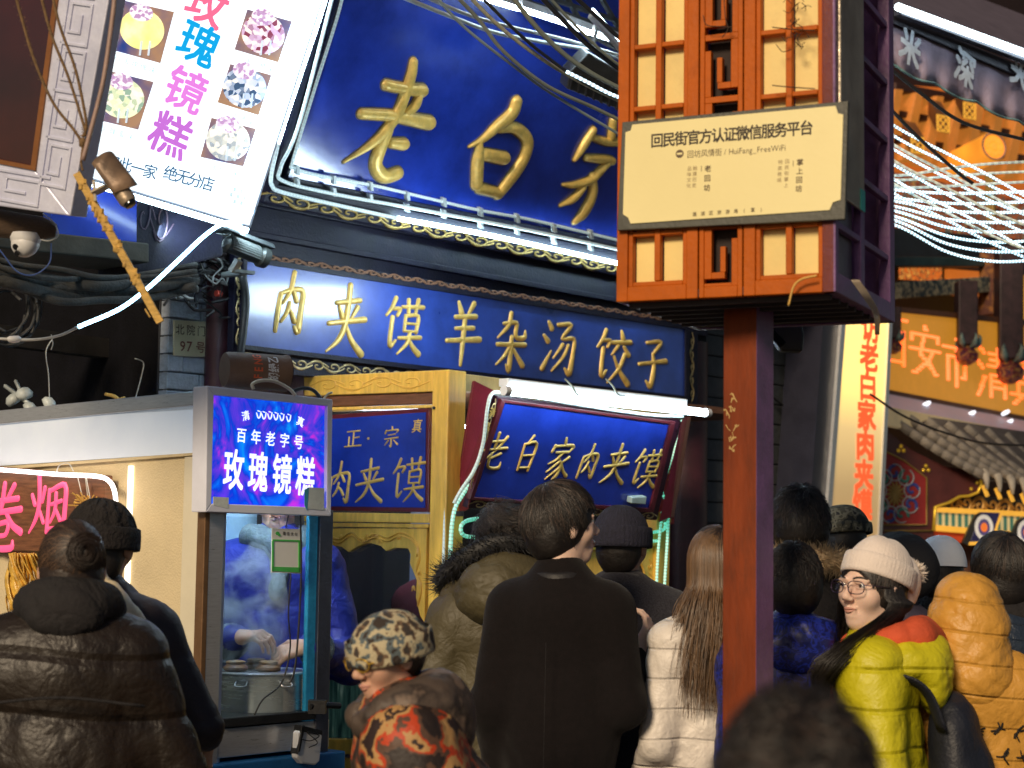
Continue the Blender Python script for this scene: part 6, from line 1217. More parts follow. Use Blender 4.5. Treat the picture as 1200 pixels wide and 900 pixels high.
mb = MB(); mb.ppx(lw, [(1096, 600), (1330, 612), (1330, 635), (1096, 615)], -.05, -.1); obj('striped_panel', mb, ramp_mat('striped_panel', [(.3, (.03, .14, .11)), (.45, (.45, .40, .20)), (.6, (.05, .2, .15)), (.75, (.6, .5, .25))], 'wave', scale=7, rough=.5, em=.35, stretch=(1, 1, 0), bump=0), t4)
mb = MB(); mb.ppx(lw, [(1096, 622), (1330, 641), (1330, 652), (1096, 634)], -.06, -.1); obj('red_skirting', mb, M('red_skirt', (.5, .06, .02), .5, em=.1, emc=(1, .1, .02)), t4)
mb = MB(); mb.ppx(lw, [(1000, 620), (1400, 640), (1400, 1000), (1000, 1000)], -.3, -.4); obj('lower_wall', mb, ramp_mat('busy_lower_wall', [(.3, (.05, .015, .02)), (.6, (.14, .06, .03)), (.8, (.25, .12, .06))], scale=7), t4)
for k, (x, y) in enumerate(((1153, 618), (1203, 624))):
    qq = Pl(lw.on(x, y, .15), yawN(0)); tt = thing('hanging_placard', ('tilted dark blue placard with a white ring and orange centre under the tiled eave', 'second tilted dark blue placard cut off by the right picture edge')[k], 'placard', qq.on(x, y+20), group='tilted blue placards under the eave')
    mb = MB(); mb.ppx(qq, [(x-3, y-18), (x+21, y-17), (x+9, y+20), (x-18, y+21)], 0, -.03); obj('board', mb, M('placard_navy', (.015, .015, .10), .4), tt, bevel=.003)
    mb = MB(); mb.ppx(qq, [(x-17, y+17), (x+9, y+16), (x+9, y+20), (x-18, y+21)], .004, 0); mb.ppx(qq, [(x+19, y-17), (x+22, y-17), (x+10, y+20), (x+7, y+20)], .004, 0); obj('yellow_edge', mb, m_ylat, tt)
    a, b = qq.px(x, y, .0); mb = MB(); mb.disc(qq, a, b, .060, .003, 0, 28, .082); r_ = obj('white_ring', mb, M('ring_white', (.8, .8, .8), .5, em=.1), tt)
    mb = MB(); mb.disc(qq, a, b, .038, .005, .002, 24, .054); obj('ring_inner', mb, M('ring_blue', (.10, .08, .3), .5), r_)
    mb = MB(); mb.disc(qq, a, b, .022, .007, .004, 18, .03); obj('orange_centre', mb, M('ring_orange', (.9, .2, .03), .5, em=.3), r_)
    mb = MB(); mb.ppx(qq, [(x-10, y-14), (x-3, y-18), (x-18, y+21), (x-25, y+18)], -.002, -.05); obj('dark_side', mb, m_black, tt)
rope('sagging_black_cable', 'thin black cable sagging across the tiled roof and grey awning', Pl(RP.O+N0*.5, N0), [(1020, 462), (1060, 488), (1110, 508), (1160, 520), (1230, 522)], .007, m_cable, 0, cat='cable')
# red-orange purple shop edge lines on far left of LED board: flower at x=1046 done as lotus
# ---------------------------------------------------------------- awning with scalloped valance, top right
AP = Pl(at(1120, 60, 8.2), yawN(44)); t = thing('scalloped_awning', 'dusky purple awning with scalloped valance and pale characters at the top right', 'awning', AP.on(1120, 110))
top = [(1000, 2), (1040, 24), (1080, 40), (1120, 56), (1160, 74), (1200, 92), (1260, 118)]; mb = MB(); n_ = 60
for i in range(n_+1):
    u = i/n_; x = 1000+250*u; yt = 6+x*0+(x-1000)*.42; yb_ = yt+48+5*abs(math.sin(u*math.pi*5.2))+ (x-1000)*.03
    for j in range(5):
        v = j/4; mb.v.append(AP.on(x, yt+(yb_-yt)*v, .02*math.sin(u*60)*v+.012*math.sin(u*23)*v))
mb.f = [(i*5+j, i*5+j+1, (i+1)*5+j+1, (i+1)*5+j) for i in range(n_) for j in range(4)]
va = obj('valance', mb, M('valance_cloth', (.30, .24, .32), .8, var=.2, bump=.2), t, smooth=True); sm_ = va.modifiers.new('thick', 'SOLIDIFY'); sm_.thickness = .006
mb = MB(); mb.tube([AP.on(1000+250*i/40, 6+250*i/40*.42+48+5*abs(math.sin(i/40*math.pi*5.2))+250*i/40*.03, .02*math.sin(i/40*60)+.012*math.sin(i/40*23)+.004) for i in range(41)], .006, 5, 1); obj('valance_piping', mb, M('piping_teal', (.12, .22, .22), .6), va, smooth=True)
for c_, q_ in (('米', (1067, 56)), ('深', (1131, 80)), ('夹', (1196, 84))): lineobj(AP, c_, q_, q_, 44, t, 'valance_character', M('pale_cloth_print', (.55, .60, .68), .7), bold=.035, wz=.03, rot=-.25)
mb = MB(); mb.hexa([AP.on(1000, -6, .02), AP.on(1260, 104, .02), AP.on(1260, 118, .02), AP.on(1000, 8, .02), AP.on(1000, -6, -.1), AP.on(1260, 104, -.1), AP.on(1260, 118, -.1), AP.on(1000, 8, -.1)]); obj('front_rail', mb, M('awning_rail', (.06, .06, .08), .4, .5), t, bevel=.006)
mb = MB(); mb.hexa([AP.on(1000, -8, -.05), AP.on(1260, 102, -.05), AP.on(1300, 60, -1.3), AP.on(1040, -40, -1.3), AP.on(1000, -12, -.05), AP.on(1260, 98, -.05), AP.on(1300, 56, -1.3), AP.on(1040, -44, -1.3)]); obj('canopy_cloth', mb, M('canopy_cloth', (.10, .08, .11), .8), t)
lf = thing('fluorescent_lamp', 'long bright tube along the scalloped awning', 'tube light', AP.on(1130, 40, .1))
mb = MB(); mb.ring([AP.on(1052, 8, .1), AP.on(1250, 80, .1)], .018, 10); obj('tube', mb, glow('awning_tube', (.75, .92, 1), 6), lf, smooth=True)
mb = MB(); mb.bar(AP.on(1052, 14, .06), AP.on(1250, 88, .06), .04, .03); obj('batten', mb, M('awning_rail', (.06, .06, .08), .4, .5), lf)
# ---------------------------------------------------------------- strings of lights at right
LP_ = Pl(at(1120, 230, 7.6), yawN(15)); rnd = random.Random(21)
g_s1 = glow('white_string_light', (.55, .85, 1), 2.2, 62, .55, .12); g_s2 = glow('dim_string_light', (.55, .60, .38), .42, 30, .5, .25)
strs = []
for k in range(9): y = 152+k*9.5+rnd.uniform(-3, 3); e_ = rnd.uniform(78, 92); strs.append((([(860, y-96), (950, y-62), (1010, y-26), (1060, y+4+rnd.uniform(-2, 2)), (1110, y+30), (1160, y+56), (1215, y+e_)]), g_s1 if k in (0, 1, 3, 5, 6, 8) else g_s2, 'slanting string of small lights number'))
for k in range(11):
    y0 = 206+k*5+rnd.uniform(-2, 2); sag = 2+k*5.5; y2 = 186+k*11.5
    strs.append((([(870, y0-34), (940, y0-18), (1000, y0-4), (1055, y0+k*1.2), (1110, y0*.55+y2*.45+sag*.35), (1165, y0*.25+y2*.75+sag*.3), (1225, y2+3)]), g_s2 if k in (0, 1, 2) else g_s1, 'drooping string'))
words = ['topmost', 'second', 'third', 'fourth', 'fifth', 'sixth', 'seventh', 'eighth', 'ninth', 'tenth', 'lowest']
for i, (pts, mt, nm) in enumerate(strs):
    sl_ = i < 9; lb = ('%s of the steeply slanting light strings right of the tower' % (words[i] if i < 8 else 'lowest')) if sl_ else ('%s of the shallow drooping light strings at right' % words[i-9])
    rope('light_string', lb, LP_, pts, .0062, mt, rnd.uniform(-.15, .15), 8, cat='light string', group='strings of lights over the street')
for pts, lb in (([(1040, 78), (1080, 110), (1130, 144), (1210, 166)], 'upper dark cable crossing the painted eaves'), ([(1040, 124), (1075, 160), (1120, 200), (1140, 215)], 'lower dark cable behind the light strings')): rope('overhead_cable', lb, LP_, pts, .008, m_cable, .2, cat='cable')
# added dark sheet behind the upper right, covering the blue sky
mb = MB(); q = Pl(at(1100, 300, 17), yawN(10)); mb.rect(q, -14, 0, 16, 11, 0, -.5)
bg_ = thing('night_sky_backdrop', 'dark sheet added as night sky behind the awning', 'building', q.P(0, 0, 0)); obj('wall', mb, M('sky_dark', (.02, .018, .022), .8), bg_)
# ================================================================ people: smooth-union bodies meshed with surface nets
def _axis(lo, hi, coarse, zones):
    xs = []; x = lo
    while x < hi:
        xs.append(x); st = coarse
        for c, h, s_ in zones:
            if c-h <= x <= c+h: st = min(st, s_)
            elif x < c-h < x+st: st = min(st, max(c-h-x, s_))
        x += st
    xs.append(hi); return np.array(xs, dtype=np.float32)
def nets(prims, lo, hi, coarse, zones=(), post=None):
    X = _axis(lo[0], hi[0], coarse, [(c[0], h, s_) for c, h, s_ in zones]); Y = _axis(lo[1], hi[1], coarse, [(c[1], h, s_) for c, h, s_ in zones]); Zz = _axis(lo[2], hi[2], coarse, [(c[2], h, s_) for c, h, s_ in zones])
    P = np.stack(np.meshgrid(X, Y, Zz, indexing='ij'), -1).astype(np.float32); Dd = np.full(P.shape[:3], 1e3, np.float32)
    for pr in prims:
        op = pr.get('op', 'add'); k = pr.get('k', .03); sc = np.array(pr.get('s', (1, 1, 1)), np.float32); fr = pr.get('fr'); mg = k+.035
        if 'ell' in pr: pts = [np.array(pr['ell'][0], float)]; rad = max(pr['ell'][1])
        else: pts = [np.array(pr['cap'][0], float), np.array(pr['cap'][1], float)]; rad = max(pr['cap'][2:4])
        if fr is not None: pts = [np.array(fr[0])+np.array(fr[1])@q for q in pts]
        mn = np.min(pts, 0)-rad-mg; mx = np.max(pts, 0)+rad+mg; sl = []
        for e, A_x in enumerate((X, Y, Zz)): sl.append(slice(max(0, int(np.searchsorted(A_x, mn[e]))-1), min(len(A_x), int(np.searchsorted(A_x, mx[e]))+1)))
        sl = tuple(sl); D0 = Dd[sl]
        if D0.size == 0: continue
        Q = P[sl] if fr is None else (P[sl]-np.array(fr[0], np.float32)) @ np.array(fr[1], np.float32)
        if 'ell' in pr:
            c, r = np.array(pr['ell'][0], np.float32), np.array(pr['ell'][1], np.float32); q = (Q-c)/r; l = np.sqrt((q*q).sum(-1))+1e-6; g = np.sqrt(((q/r)**2).sum(-1))+1e-6; d = l*(l-1)/g
        else:
            a, b, ra, rb = pr['cap']; a = np.array(a, np.float32)/sc; b = np.array(b, np.float32)/sc; q = Q/sc; ab = b-a; L2 = float((ab*ab).sum())+1e-9
            t = np.clip(((q-a)@ab)/L2, 0, 1); dd = q-a-t[..., None]*ab; d = (np.sqrt((dd*dd).sum(-1))-(ra+(rb-ra)*t))*float(min(sc))
        if op == 'sub':
            h = np.clip(k-np.abs(D0+d), 0, None)/k; Dd[sl] = np.maximum(D0, -d)+h*h*k*.25
        else:
            h = np.clip(k-np.abs(D0-d), 0, None)/k; Dd[sl] = np.minimum(D0, d)-h*h*k*.25
    if post: Dd = post(P, Dd)
    S = Dd < 0
    n = [len(X)-1, len(Y)-1, len(Zz)-1]
    cnt = np.zeros(n, np.float32); acc = np.zeros(n+[3], np.float32)
    ax = [X, Y, Zz]
    for d in range(3):
        sl0 = [slice(None)]*3; sl1 = [slice(None)]*3; sl0[d] = slice(0, -1); sl1[d] = slice(1, None)
        a, b = Dd[tuple(sl0)], Dd[tuple(sl1)]; cr = S[tuple(sl0)] != S[tuple(sl1)]
        idx = np.argwhere(cr)
        if not len(idx): continue
        va, vb = a[cr], b[cr]; t = va/(va-vb)
        pos = np.stack([ax[e][idx[:, e]] for e in range(3)], -1).astype(np.float32)
        pos[:, d] += t*(ax[d][idx[:, d]+1]-ax[d][idx[:, d]])
        e1, e2 = [e for e in range(3) if e != d]
        for o1 in (0, -1):
            for o2 in (0, -1):
                ii = idx.copy(); ii[:, e1] += o1; ii[:, e2] += o2
                ok = (ii >= 0).all(1) & (ii[:, 0] < n[0]) & (ii[:, 1] < n[1]) & (ii[:, 2] < n[2]); i2 = ii[ok]
                np.add.at(cnt, (i2[:, 0], i2[:, 1], i2[:, 2]), 1); np.add.at(acc, (i2[:, 0], i2[:, 1], i2[:, 2]), pos[ok])
    act = cnt > 0; vid = -np.ones(n, np.int64); vid[act] = np.arange(act.sum()); V = acc[act]/cnt[act][:, None]; F = []
    for d in range(3):
        sl0 = [slice(None)]*3; sl1 = [slice(None)]*3; sl0[d] = slice(0, -1); sl1[d] = slice(1, None)
        s0, s1 = S[tuple(sl0)], S[tuple(sl1)]; e1, e2 = [(1, 2), (2, 0), (0, 1)][d]
        idx = np.argwhere(s0 != s1); idx = idx[(idx[:, e1] > 0) & (idx[:, e2] > 0) & (idx[:, e1] < n[e1]) & (idx[:, e2] < n[e2])]
        if not len(idx): continue
        q = []
        for o1, o2 in ((-1, -1), (0, -1), (0, 0), (-1, 0)):
            ii = idx.copy(); ii[:, e1] += o1; ii[:, e2] += o2; q.append(vid[ii[:, 0], ii[:, 1], ii[:, 2]])
        q = np.stack(q, -1); fl = ~s0[idx[:, 0], idx[:, 1], idx[:, 2]]; q[fl] = q[fl][:, ::-1]; F.append(q)
    F = np.concatenate(F); F = F[(F >= 0).all(1)]
    return V, F
def np_mesh(name, V, F, mats, parent, smooth_iter=1):
    me = bpy.data.meshes.new(name); me.vertices.add(len(V)); me.vertices.foreach_set('co', V.astype(np.float32).ravel())
    me.loops.add(F.size); me.loops.foreach_set('vertex_index', F.astype(np.int32).ravel()); me.polygons.add(len(F))
    me.polygons.foreach_set('loop_start', np.arange(0, F.size, 4, dtype=np.int32)); me.polygons.foreach_set('use_smooth', np.ones(len(F), bool))
    for m in (mats if isinstance(mats, (list, tuple)) else [mats]): me.materials.append(m)
    me.update(calc_edges=True); me.validate()
    o = bpy.data.objects.new(name, me); COL.objects.link(o); o.parent = parent; OFF[o.name] = Vector((0, 0, 0))
    if smooth_iter: q = o.modifiers.new('relax', 'SMOOTH'); q.factor = .5; q.iterations = smooth_iter
    return o
def folds(amp, seed=0, f=9, vert=1.0, puff=None, n=13):
    """cloth relief: short pinched creases, and for quilted coats rounded chambers between stitched rows (puff = (row height, depth))"""
    r = np.random.RandomState(seed+11); K = r.normal(size=(n, 3)); K /= np.linalg.norm(K, axis=1)[:, None]; K *= r.uniform(1.2, 3.2, (n, 1))*f*.8; K[:, 2] *= vert*1.25; ph = r.uniform(0, 6.28, n); Mk = r.normal(size=(n, 3))*f*.75; mp_ = r.uniform(0, 6.28, n)
    def fn(P, Dd):
        near = np.abs(Dd) < .06; Pn = P[near]; wv = np.zeros(len(Pn), np.float32); z = Pn[:, 2]; warp = .9*np.sin(z*9+Pn[:, 0]*13+seed)+.5*np.sin(Pn[:, 0]*31-Pn[:, 1]*17+z*5)
        for i in range(n): wv += (1-np.abs(np.sin(Pn@K[i].astype(np.float32)+ph[i]+warp*.5)))**7*np.clip(np.sin(Pn@Mk[i].astype(np.float32)+mp_[i])*1.6-.55, 0, 1)
        o = amp*.75*np.minimum(wv, 1.3)
        if puff:
            zz = z+.012*np.sin(Pn[:, 0]*9); ss = np.abs(np.sin(np.pi*zz/puff[0])); o = o-puff[1]*(ss**.55-.7)
            cr_ = np.sin(Pn[:, 0]*95+8*np.sin(z*40+seed)+Pn[:, 1]*70)*np.clip(1-ss*1.5, 0, 1); o = o+cr_*puff[1]*.10
        Dd = Dd.copy(); Dd[near] = Dd[near]+o; return Dd
    return fn
def hem(z, fn=None):
    def g(P, Dd):
        if fn: Dd = fn(P, Dd)
        return np.maximum(Dd, z-P[..., 2])
    return g
def rotz(a): c, s_ = math.cos(a), math.sin(a); return np.array([[c, -s_, 0], [s_, c, 0], [0, 0, 1]])
def rotx(a): c, s_ = math.cos(a), math.sin(a); return np.array([[1, 0, 0], [0, c, -s_], [0, s_, c]])
def roty(a): c, s_ = math.cos(a), math.sin(a); return np.array([[c, 0, s_], [0, 1, 0], [-s_, 0, c]])
def hand_prims(w, d, nrm, s=1, curl=.5, left=1):
    """palm + five bent fingers. w wrist point, d finger direction, nrm palm normal (side the fingers curl to)"""
    w, d, nrm = Vector(w), Vector(d).normalized(), Vector(nrm).normalized(); nrm = (nrm-d*nrm.dot(d)).normalized(); sd = d.cross(nrm)*left; P = []
    P.append(dict(cap=(w-d*.04*s, w+d*.02*s, .026*s, .027*s), k=.015))
    for u in (-.024, -.008, .008, .024): P.append(dict(cap=(w+d*.02*s+sd*u*s*.6, w+d*.088*s+sd*u*s, .014*s, .0115*s), k=.012))
    for u, L, r in ((-.028, .062, .0078), (-.010, .076, .0086), (.010, .082, .0088), (.028, .072, .0084)):
        b = w+d*.088*s+sd*u*s; an = 0; cur = b; dr = d
        for j, (fl, cu) in enumerate(((.45, curl), (.30, curl*1.1), (.25, curl*.8))):
            an += cu; dr = d*math.cos(an)+nrm*math.sin(an); nx = cur+dr*L*fl*s; P.append(dict(cap=(cur, nx, r*s*(1-.1*j), r*s*(.9-.1*j)), k=.004)); cur = nx
    b = w+d*.03*s+sd*.026*s; m = b+(d*.55+sd*.75+nrm*.35).normalized()*.042*s; e = m+(d*.9+sd*.2+nrm*.45).normalized()*.034*s
    P += [dict(cap=(b, m, .013*s, .0105*s), k=.012), dict(cap=(m, e, .0105*s, .0085*s), k=.005)]
    return P
m_skin = M('skin', (.62, .36, .25), .5, var=.08, scale=14, bump=.08, bs=160, sss=.12, spec=.4)
m_skin2 = M('skin_pale', (.78, .54, .43), .48, var=.07, scale=14, bump=.06, bs=160, sss=.12, spec=.4)
m_hair = M('black_hair', (.012, .009, .008), .5, var=.4, scale=30, bump=.2, bs=120, spec=.6)
m_hairb = M('dark_brown_hair', (.022, .012, .008), .5, var=.4, scale=30, bump=.2, bs=120, spec=.6)
m_hairlt = M('black_hair_sheen', (.060, .042, .034), .4, var=.4, bump=0); m_hairblt = M('brown_hair_sheen', (.13, .075, .045), .4, var=.4, bump=0)  # paler strands paint the highlights into the hair
m_trs = M('dark_trousers', (.02, .02, .025), .8); m_shoe = M('black_shoes', (.012, .012, .012), .5)
class Person:
    def __init__(s, label, hpx, Y, rot, group=None, hyaw=0, hpitch=0, hroll=0, skin=None, face=0, s_head=1.0, bulk=1.0, elbows=None, wrists=None, hands=None, lean=(0, 0), H=None, res=.016, cat='person', shw=.163):
        p = at(hpx[0], hpx[1], Y); s.H = H or p.z/.93; s.k = k = s.H/1.72; s.rot = rot
        # the head may be carried forward of the feet: shift root so the head lands on the pixel
        lw_ = Matrix.Rotation(rot, 3, 'Z') @ Vector((lean[0], lean[1], 0))
        s.root = thing('person', label, cat, Vector((p.x-lw_.x, p.y-lw_.y, 0)), group); s.root.rotation_euler = (0, 0, rot); OFF[s.root.name] = Vector((0, 0, 0))
        s.lean = Vector((lean[0], lean[1], 0)); s.hc = Vector((lean[0], lean[1], 1.6*k)); s.bulk = bulk
        s.hR = rotz(hyaw) @ rotx(hpitch) @ roty(hroll); s.hs = s_head*(k**.5)
        s.el = elbows or [(-.225, -.04, 1.07), (.225, -.04, 1.07)]; s.wr = wrists or [(-.22, .10, .86), (.22, .10, .86)]
        s.el = [Vector(e)*k+s.lean*.6 for e in s.el]; s.wr = [Vector(e)*k+s.lean*.5 for e in s.wr]
        s.sh = [Vector((-shw*k, 0, 1.365*k))+s.lean*.85, Vector((shw*k, 0, 1.365*k))+s.lean*.85]
        skin = skin or m_skin; hd = hands or [((.0, .3, -1), (1, 0, 0), .35), ((.0, .3, -1), (-1, 0, 0), .35)]
        P = []; L = s.lean
        P += [dict(cap=(Vector((0, 0, .92*k)), Vector((0, 0, 1.06*k))+L*.3, .13*k, .115*k), s=(1, .72, 1), k=.05), dict(cap=(Vector((0, 0, 1.06*k))+L*.3, Vector((0, 0, 1.32*k))+L*.8, .115*k, .14*k), s=(1, .7, 1), k=.06),
              dict(cap=(s.sh[0]*.85+s.sh[1]*.15, s.sh[1]*.85+s.sh[0]*.15, .05*k, .05*k), k=.05), dict(cap=(Vector((0, -.015, 1.36*k))+L*.85, s.hc+Vector((0, -.01, -.07*k)), .058*k, .052*k), k=.04)]
        for i, x in ((0, -1), (1, 1)):
            P += [dict(cap=(s.sh[i], s.el[i], .047*k, .037*k), k=.03), dict(cap=(s.el[i], s.wr[i], .036*k, .026*k), k=.02)]
            P += hand_prims(s.wr[i]+(s.wr[i]-s.el[i]).normalized()*.02, hd[i][0], hd[i][1], k, hd[i][2], hd[i][3] if len(hd[i]) > 3 else (1 if i else -1))
            P += [dict(cap=((x*.09*k, 0, .90*k), (x*.10*k, .01, .50*k), .066*k, .055*k), k=.05), dict(cap=((x*.10*k, .01, .50*k), (x*.11*k, -.01, .09*k), .056*k, .04*k), k=.03), dict(cap=((x*.11*k, -.03, .05*k), (x*.12*k, .13*k, .035*k), .042*k, .034*k), k=.02)]
        h = s.hs; fr = (tuple(s.hc), s.hR)
        def E(c, r, k_=.02, op='add'): P.append(dict(ell=([v*h for v in c], [v*h for v in r]), k=k_, fr=fr, op=op))
        def C(a, b, ra, rb, k_=.01): P.append(dict(cap=([v*h for v in a], [v*h for v in b], ra*h, rb*h), k=k_, fr=fr))
        E((0, -.008, .022), (.074, .094, .094)); E((0, .024, -.050), (.043, .058, .068), .035); E((0, .064, -.090), (.022, .020, .016), .03)
        for x in (-1, 1): E((x*.037, .058, -.018), (.025, .023, .027), .03); E((x*.076, -.002, -.006), (.010, .020, .031), .008)
        if face:
            for x in (-1, 1): E((x*.032, .100, .012), (.020, .013, .012), .012, 'sub')
            for x in (-1, 1): C((x*.016, .092, .029), (x*.050, .078, .026), .006, .005, .014); C((x*.019, .0895, .0190), (x*.046, .081, .0170), .0035, .003, .004); C((x*.020, .0895, .0050), (x*.045, .081, .0055), .0030, .0028, .004); E((x*.012, .101, -.027), (.0075, .008, .0065), .008)
            C((0, .086, .022), (0, .109, -.018), .006, .0095, .012); E((0, .110, -.021), (.0095, .0085, .0085), .008)
            C((-.017, .087, -.052), (0, .094, -.050), .004, .006, .006); C((.017, .087, -.052), (0, .094, -.050), .004, .006, .006); C((-.013, .087, -.061), (.013, .087, -.061), .006, .006, .006); E((0, .078, -.073), (.02, .014, .008), .012)
        zones = [((s.hc.x, s.hc.y, s.hc.z), .125*h, .0032 if face else .009)]
        if hands:
            for i in (0, 1): 
                if len(hd[i]) > 4 and hd[i][4]: zones.append((tuple(s.wr[i]+Vector(hd[i][0]).normalized()*.09*k), .09, .0045))
        lo = [min(-.42, min(v.x for v in s.wr+s.el)-.15), min(-.35, min(v.y for v in s.wr+s.el)-.15), -.02]; hi = [max(.42, max(v.x for v in s.wr+s.el)+.15), max(.4, max(v.y for v in s.wr+s.el)+.22, s.hc.y+.16), s.H+.04]
        for i in (0, 1):
            pass
        V, F = nets(P, lo, hi, .024, zones); s.body = np_mesh('body', V, F, skin, s.root, 1)
        # trousers and shoes as clothing
        P = []
        for x in (-1, 1): P += [dict(cap=((x*.08*k, 0, .93*k), (x*.10*k, .01, .50*k), .076*k, .070*k), k=.04), dict(cap=((x*.10*k, .01, .50*k), (x*.11*k, -.01, .10*k), .076*k, .062*k), k=.03)]
        V, F = nets(P, (-.3, -.25, .04), (.3, .3, 1.1*k), .03); np_mesh('trousers', V, F, m_trs, s.root, 1)
        for x in (-1, 1):
            V, F = nets([dict(cap=((x*.11*k, -.04, .055*k), (x*.125*k, .15*k, .04*k), .052*k, .042*k), k=.02)], (x*.12-.1, -.14, -.012), (x*.12+.1, .3, .14), .02, post=hem(.0)); np_mesh('shoe', V, F, m_shoe, s.root, 1)
    def hp(s, x, y, z): return s.hc+Vector(s.hR @ (np.array([x, y, z])*s.hs))
    def part(s, name, mb, mat, smooth=True, label=None, parent=None, **k): return obj(name, mb, mat, parent or s.root, smooth=smooth, label=label, **k)
    def coat(s, mat, name='coat', bulk=1.0, z0=.80, puff=None, fold=.006, seed=0, res=.013, label=None, shr=.068, sleeve=.93, extra=(), neck=.062, hipr=.185, ff=9, subs=()):
        k = s.k; b = bulk; L = s.lean; P = []; ab = {}
        P += [dict(cap=(Vector((0, 0, .70*k)), Vector((0, 0, 1.05*k))+L*.3, hipr*b*k, .168*b*k), s=(1, .70, 1), k=.06, **ab), dict(cap=(Vector((0, 0, 1.05*k))+L*.3, Vector((0, -.01, 1.31*k))+L*.8, .168*b*k, .172*b*k), s=(1, .70, 1), k=.08, **ab),
              dict(cap=(s.sh[0]*.9+s.sh[1]*.1, s.sh[1]*.9+s.sh[0]*.1, shr*b*k, shr*b*k), k=.09), dict(cap=(Vector((0, -.012, 1.37*k))+L*.85, Vector((0, -.008, 1.465*k))+L*.95, .105*k*b, neck*k*1.15), k=.06)]
        for i in (0, 1):
            w = s.wr[i]; P += [dict(cap=(s.sh[i], s.el[i], .074*b*k*sleeve, .062*b*k*sleeve), k=.05, **ab), dict(cap=(s.el[i], w, .062*b*k*sleeve, .050*b*k*sleeve), k=.03, **ab)]
        P += list(extra)
        al_ = s.wr+s.el; lo = [min(-.42, min(v.x for v in al_)-.12), min(-.35, min(v.y for v in al_)-.12), z0*k-.04]; hi = [max(.42, max(v.x for v in al_)+.12), max(.33, max(v.y for v in al_)+.12), 1.62*k]
        P += list(subs)
        V, F = nets(P, lo, hi, res, post=hem(z0*k, folds(fold, seed, ff, puff=puff))); return np_mesh(name, V, F, mat, s.root, 1)
    def blob(s, name, prims, mat, res=.010, fold=0, seed=0, pad=.03, label=None, f=12, puff=None):
        pts = []
        for p in prims:
            if p.get('op') == 'sub': continue
            if 'cap' in p:
                for q, r in ((p['cap'][0], p['cap'][2]), (p['cap'][1], p['cap'][3])):
                    q = Vector(q) if 'fr' not in p else Vector(p['fr'][0])+Vector(p['fr'][1] @ np.array(q)); pts += [q+Vector((r, r, r)), q-Vector((r, r, r))]
            else:
                q = Vector(p['ell'][0]) if 'fr' not in p else Vector(p['fr'][0])+Vector(p['fr'][1] @ np.array(p['ell'][0])); r = max(p['ell'][1]); pts += [q+Vector((r, r, r)), q-Vector((r, r, r))]
        lo = [min(p[i] for p in pts)-pad for i in range(3)]; hi = [max(p[i] for p in pts)+pad for i in range(3)]
        V, F = nets(prims, lo, hi, res, post=folds(fold, seed, f, puff=puff) if (fold or puff) else None); o = np_mesh(name, V, F, mat, s.root, 1)
        if label: o['label'] = label
        return o
    def frame(s): return (tuple(s.hc), s.hR)
    def E(s, c, r, k=.02, op='add'): return dict(ell=([v*s.hs for v in c], [v*s.hs for v in r]), k=k, fr=s.frame(), op=op)
    # hair: solid cap cut away over the face plus thin strands lying on it
    def hair(s, mat=None, back=-.075, n=3000, length=(.35, .8), lift=.006, seed=1, face_y=.045, side_z=-.03, long=0, vol=1.0, name='hair', curl=0, fringe=.040, lw_=.0011, crown=(0, -.45, .9)):
        mat = mat or m_hair; h = s.hs; rx, ry, rz = .083*vol, .104*vol, .104*vol
        cut = [s.E((0, .125, -.045), (.074, .085, .09), .008, 'sub'), s.E((0, .04, -.15), (.13, .13, .085), .012, 'sub'), s.E((0, .10, -.02+fringe-.04), (.058, .05, .062), .006, 'sub')]
        cap = [s.E((0, -.010, .024), (rx, ry, rz)), s.E((0, -.04, -.02+(back+.075)), (rx*.92, .066*vol, .075), .03)]+cut
        o = s.blob(name, cap, mat, .0075, .003, seed, f=30)
        rnd = random.Random(seed); mb = MB(); cr = Vector(crown).normalized(); ux = cr.cross(Vector((0, 1, 0))).normalized(); uy = cr.cross(ux)
        C0 = Vector((0, -.010, .024))
        for i in range(n):
            ph = rnd.uniform(0, 2*math.pi); fwd = (ux*math.cos(ph)+uy*math.sin(ph)).dot(Vector((0, 1, 0)))
            th = rnd.random()**.7*1.9; ln = rnd.uniform(*length); pts = []; jit = rnd.uniform(-.25, .25); li = rnd.uniform(0, lift)
            for j in range(6):
                t = th+ln*j/5; p_ = ph+jit*j/5+curl*math.sin(j*1.9+i)
                d = cr*math.cos(t)+(ux*math.cos(p_)+uy*math.sin(p_))*math.sin(t); q = C0+Vector((d.x*rx, d.y*ry, d.z*rz))*(1.02+li/.09*(j/5)**1.5)
                if (q.y > face_y and q.z < fringe+.02*rnd.random()) or q.z < back-rnd.random()*.012 or (q.y > .01 and q.z < side_z): break
                pts.append(q)
            if len(pts) < 3: continue
            m = len(pts); o_ = len(mb.v); w = lw_*rnd.uniform(.6, 1.5)
            for j, q in enumerate(pts):
                tg = (pts[min(j+1, m-1)]-pts[max(j-1, 0)]).normalized(); sd = tg.cross(q-C0).normalized()*w*(1-.8*j/m)
                mb.v += [s.hp(*(q-sd)), s.hp(*(q+sd)), s.hp(*(q+(q-C0).normalized()*w*.8))]
            tn = 1 if rnd.random() < .22 else 0
            for j in range(m-1): a = o_+3*j; mb.f += [(a, a+2, a+5, a+3), (a+2, a+1, a+4, a+5)]; mb.fm += [tn, tn]
        if mb.v: x = s.part('hair_strands', mb, [mat, m_hairlt if mat is m_hair else m_hairblt], parent=None, kind='stuff'); x.parent = o
        return o
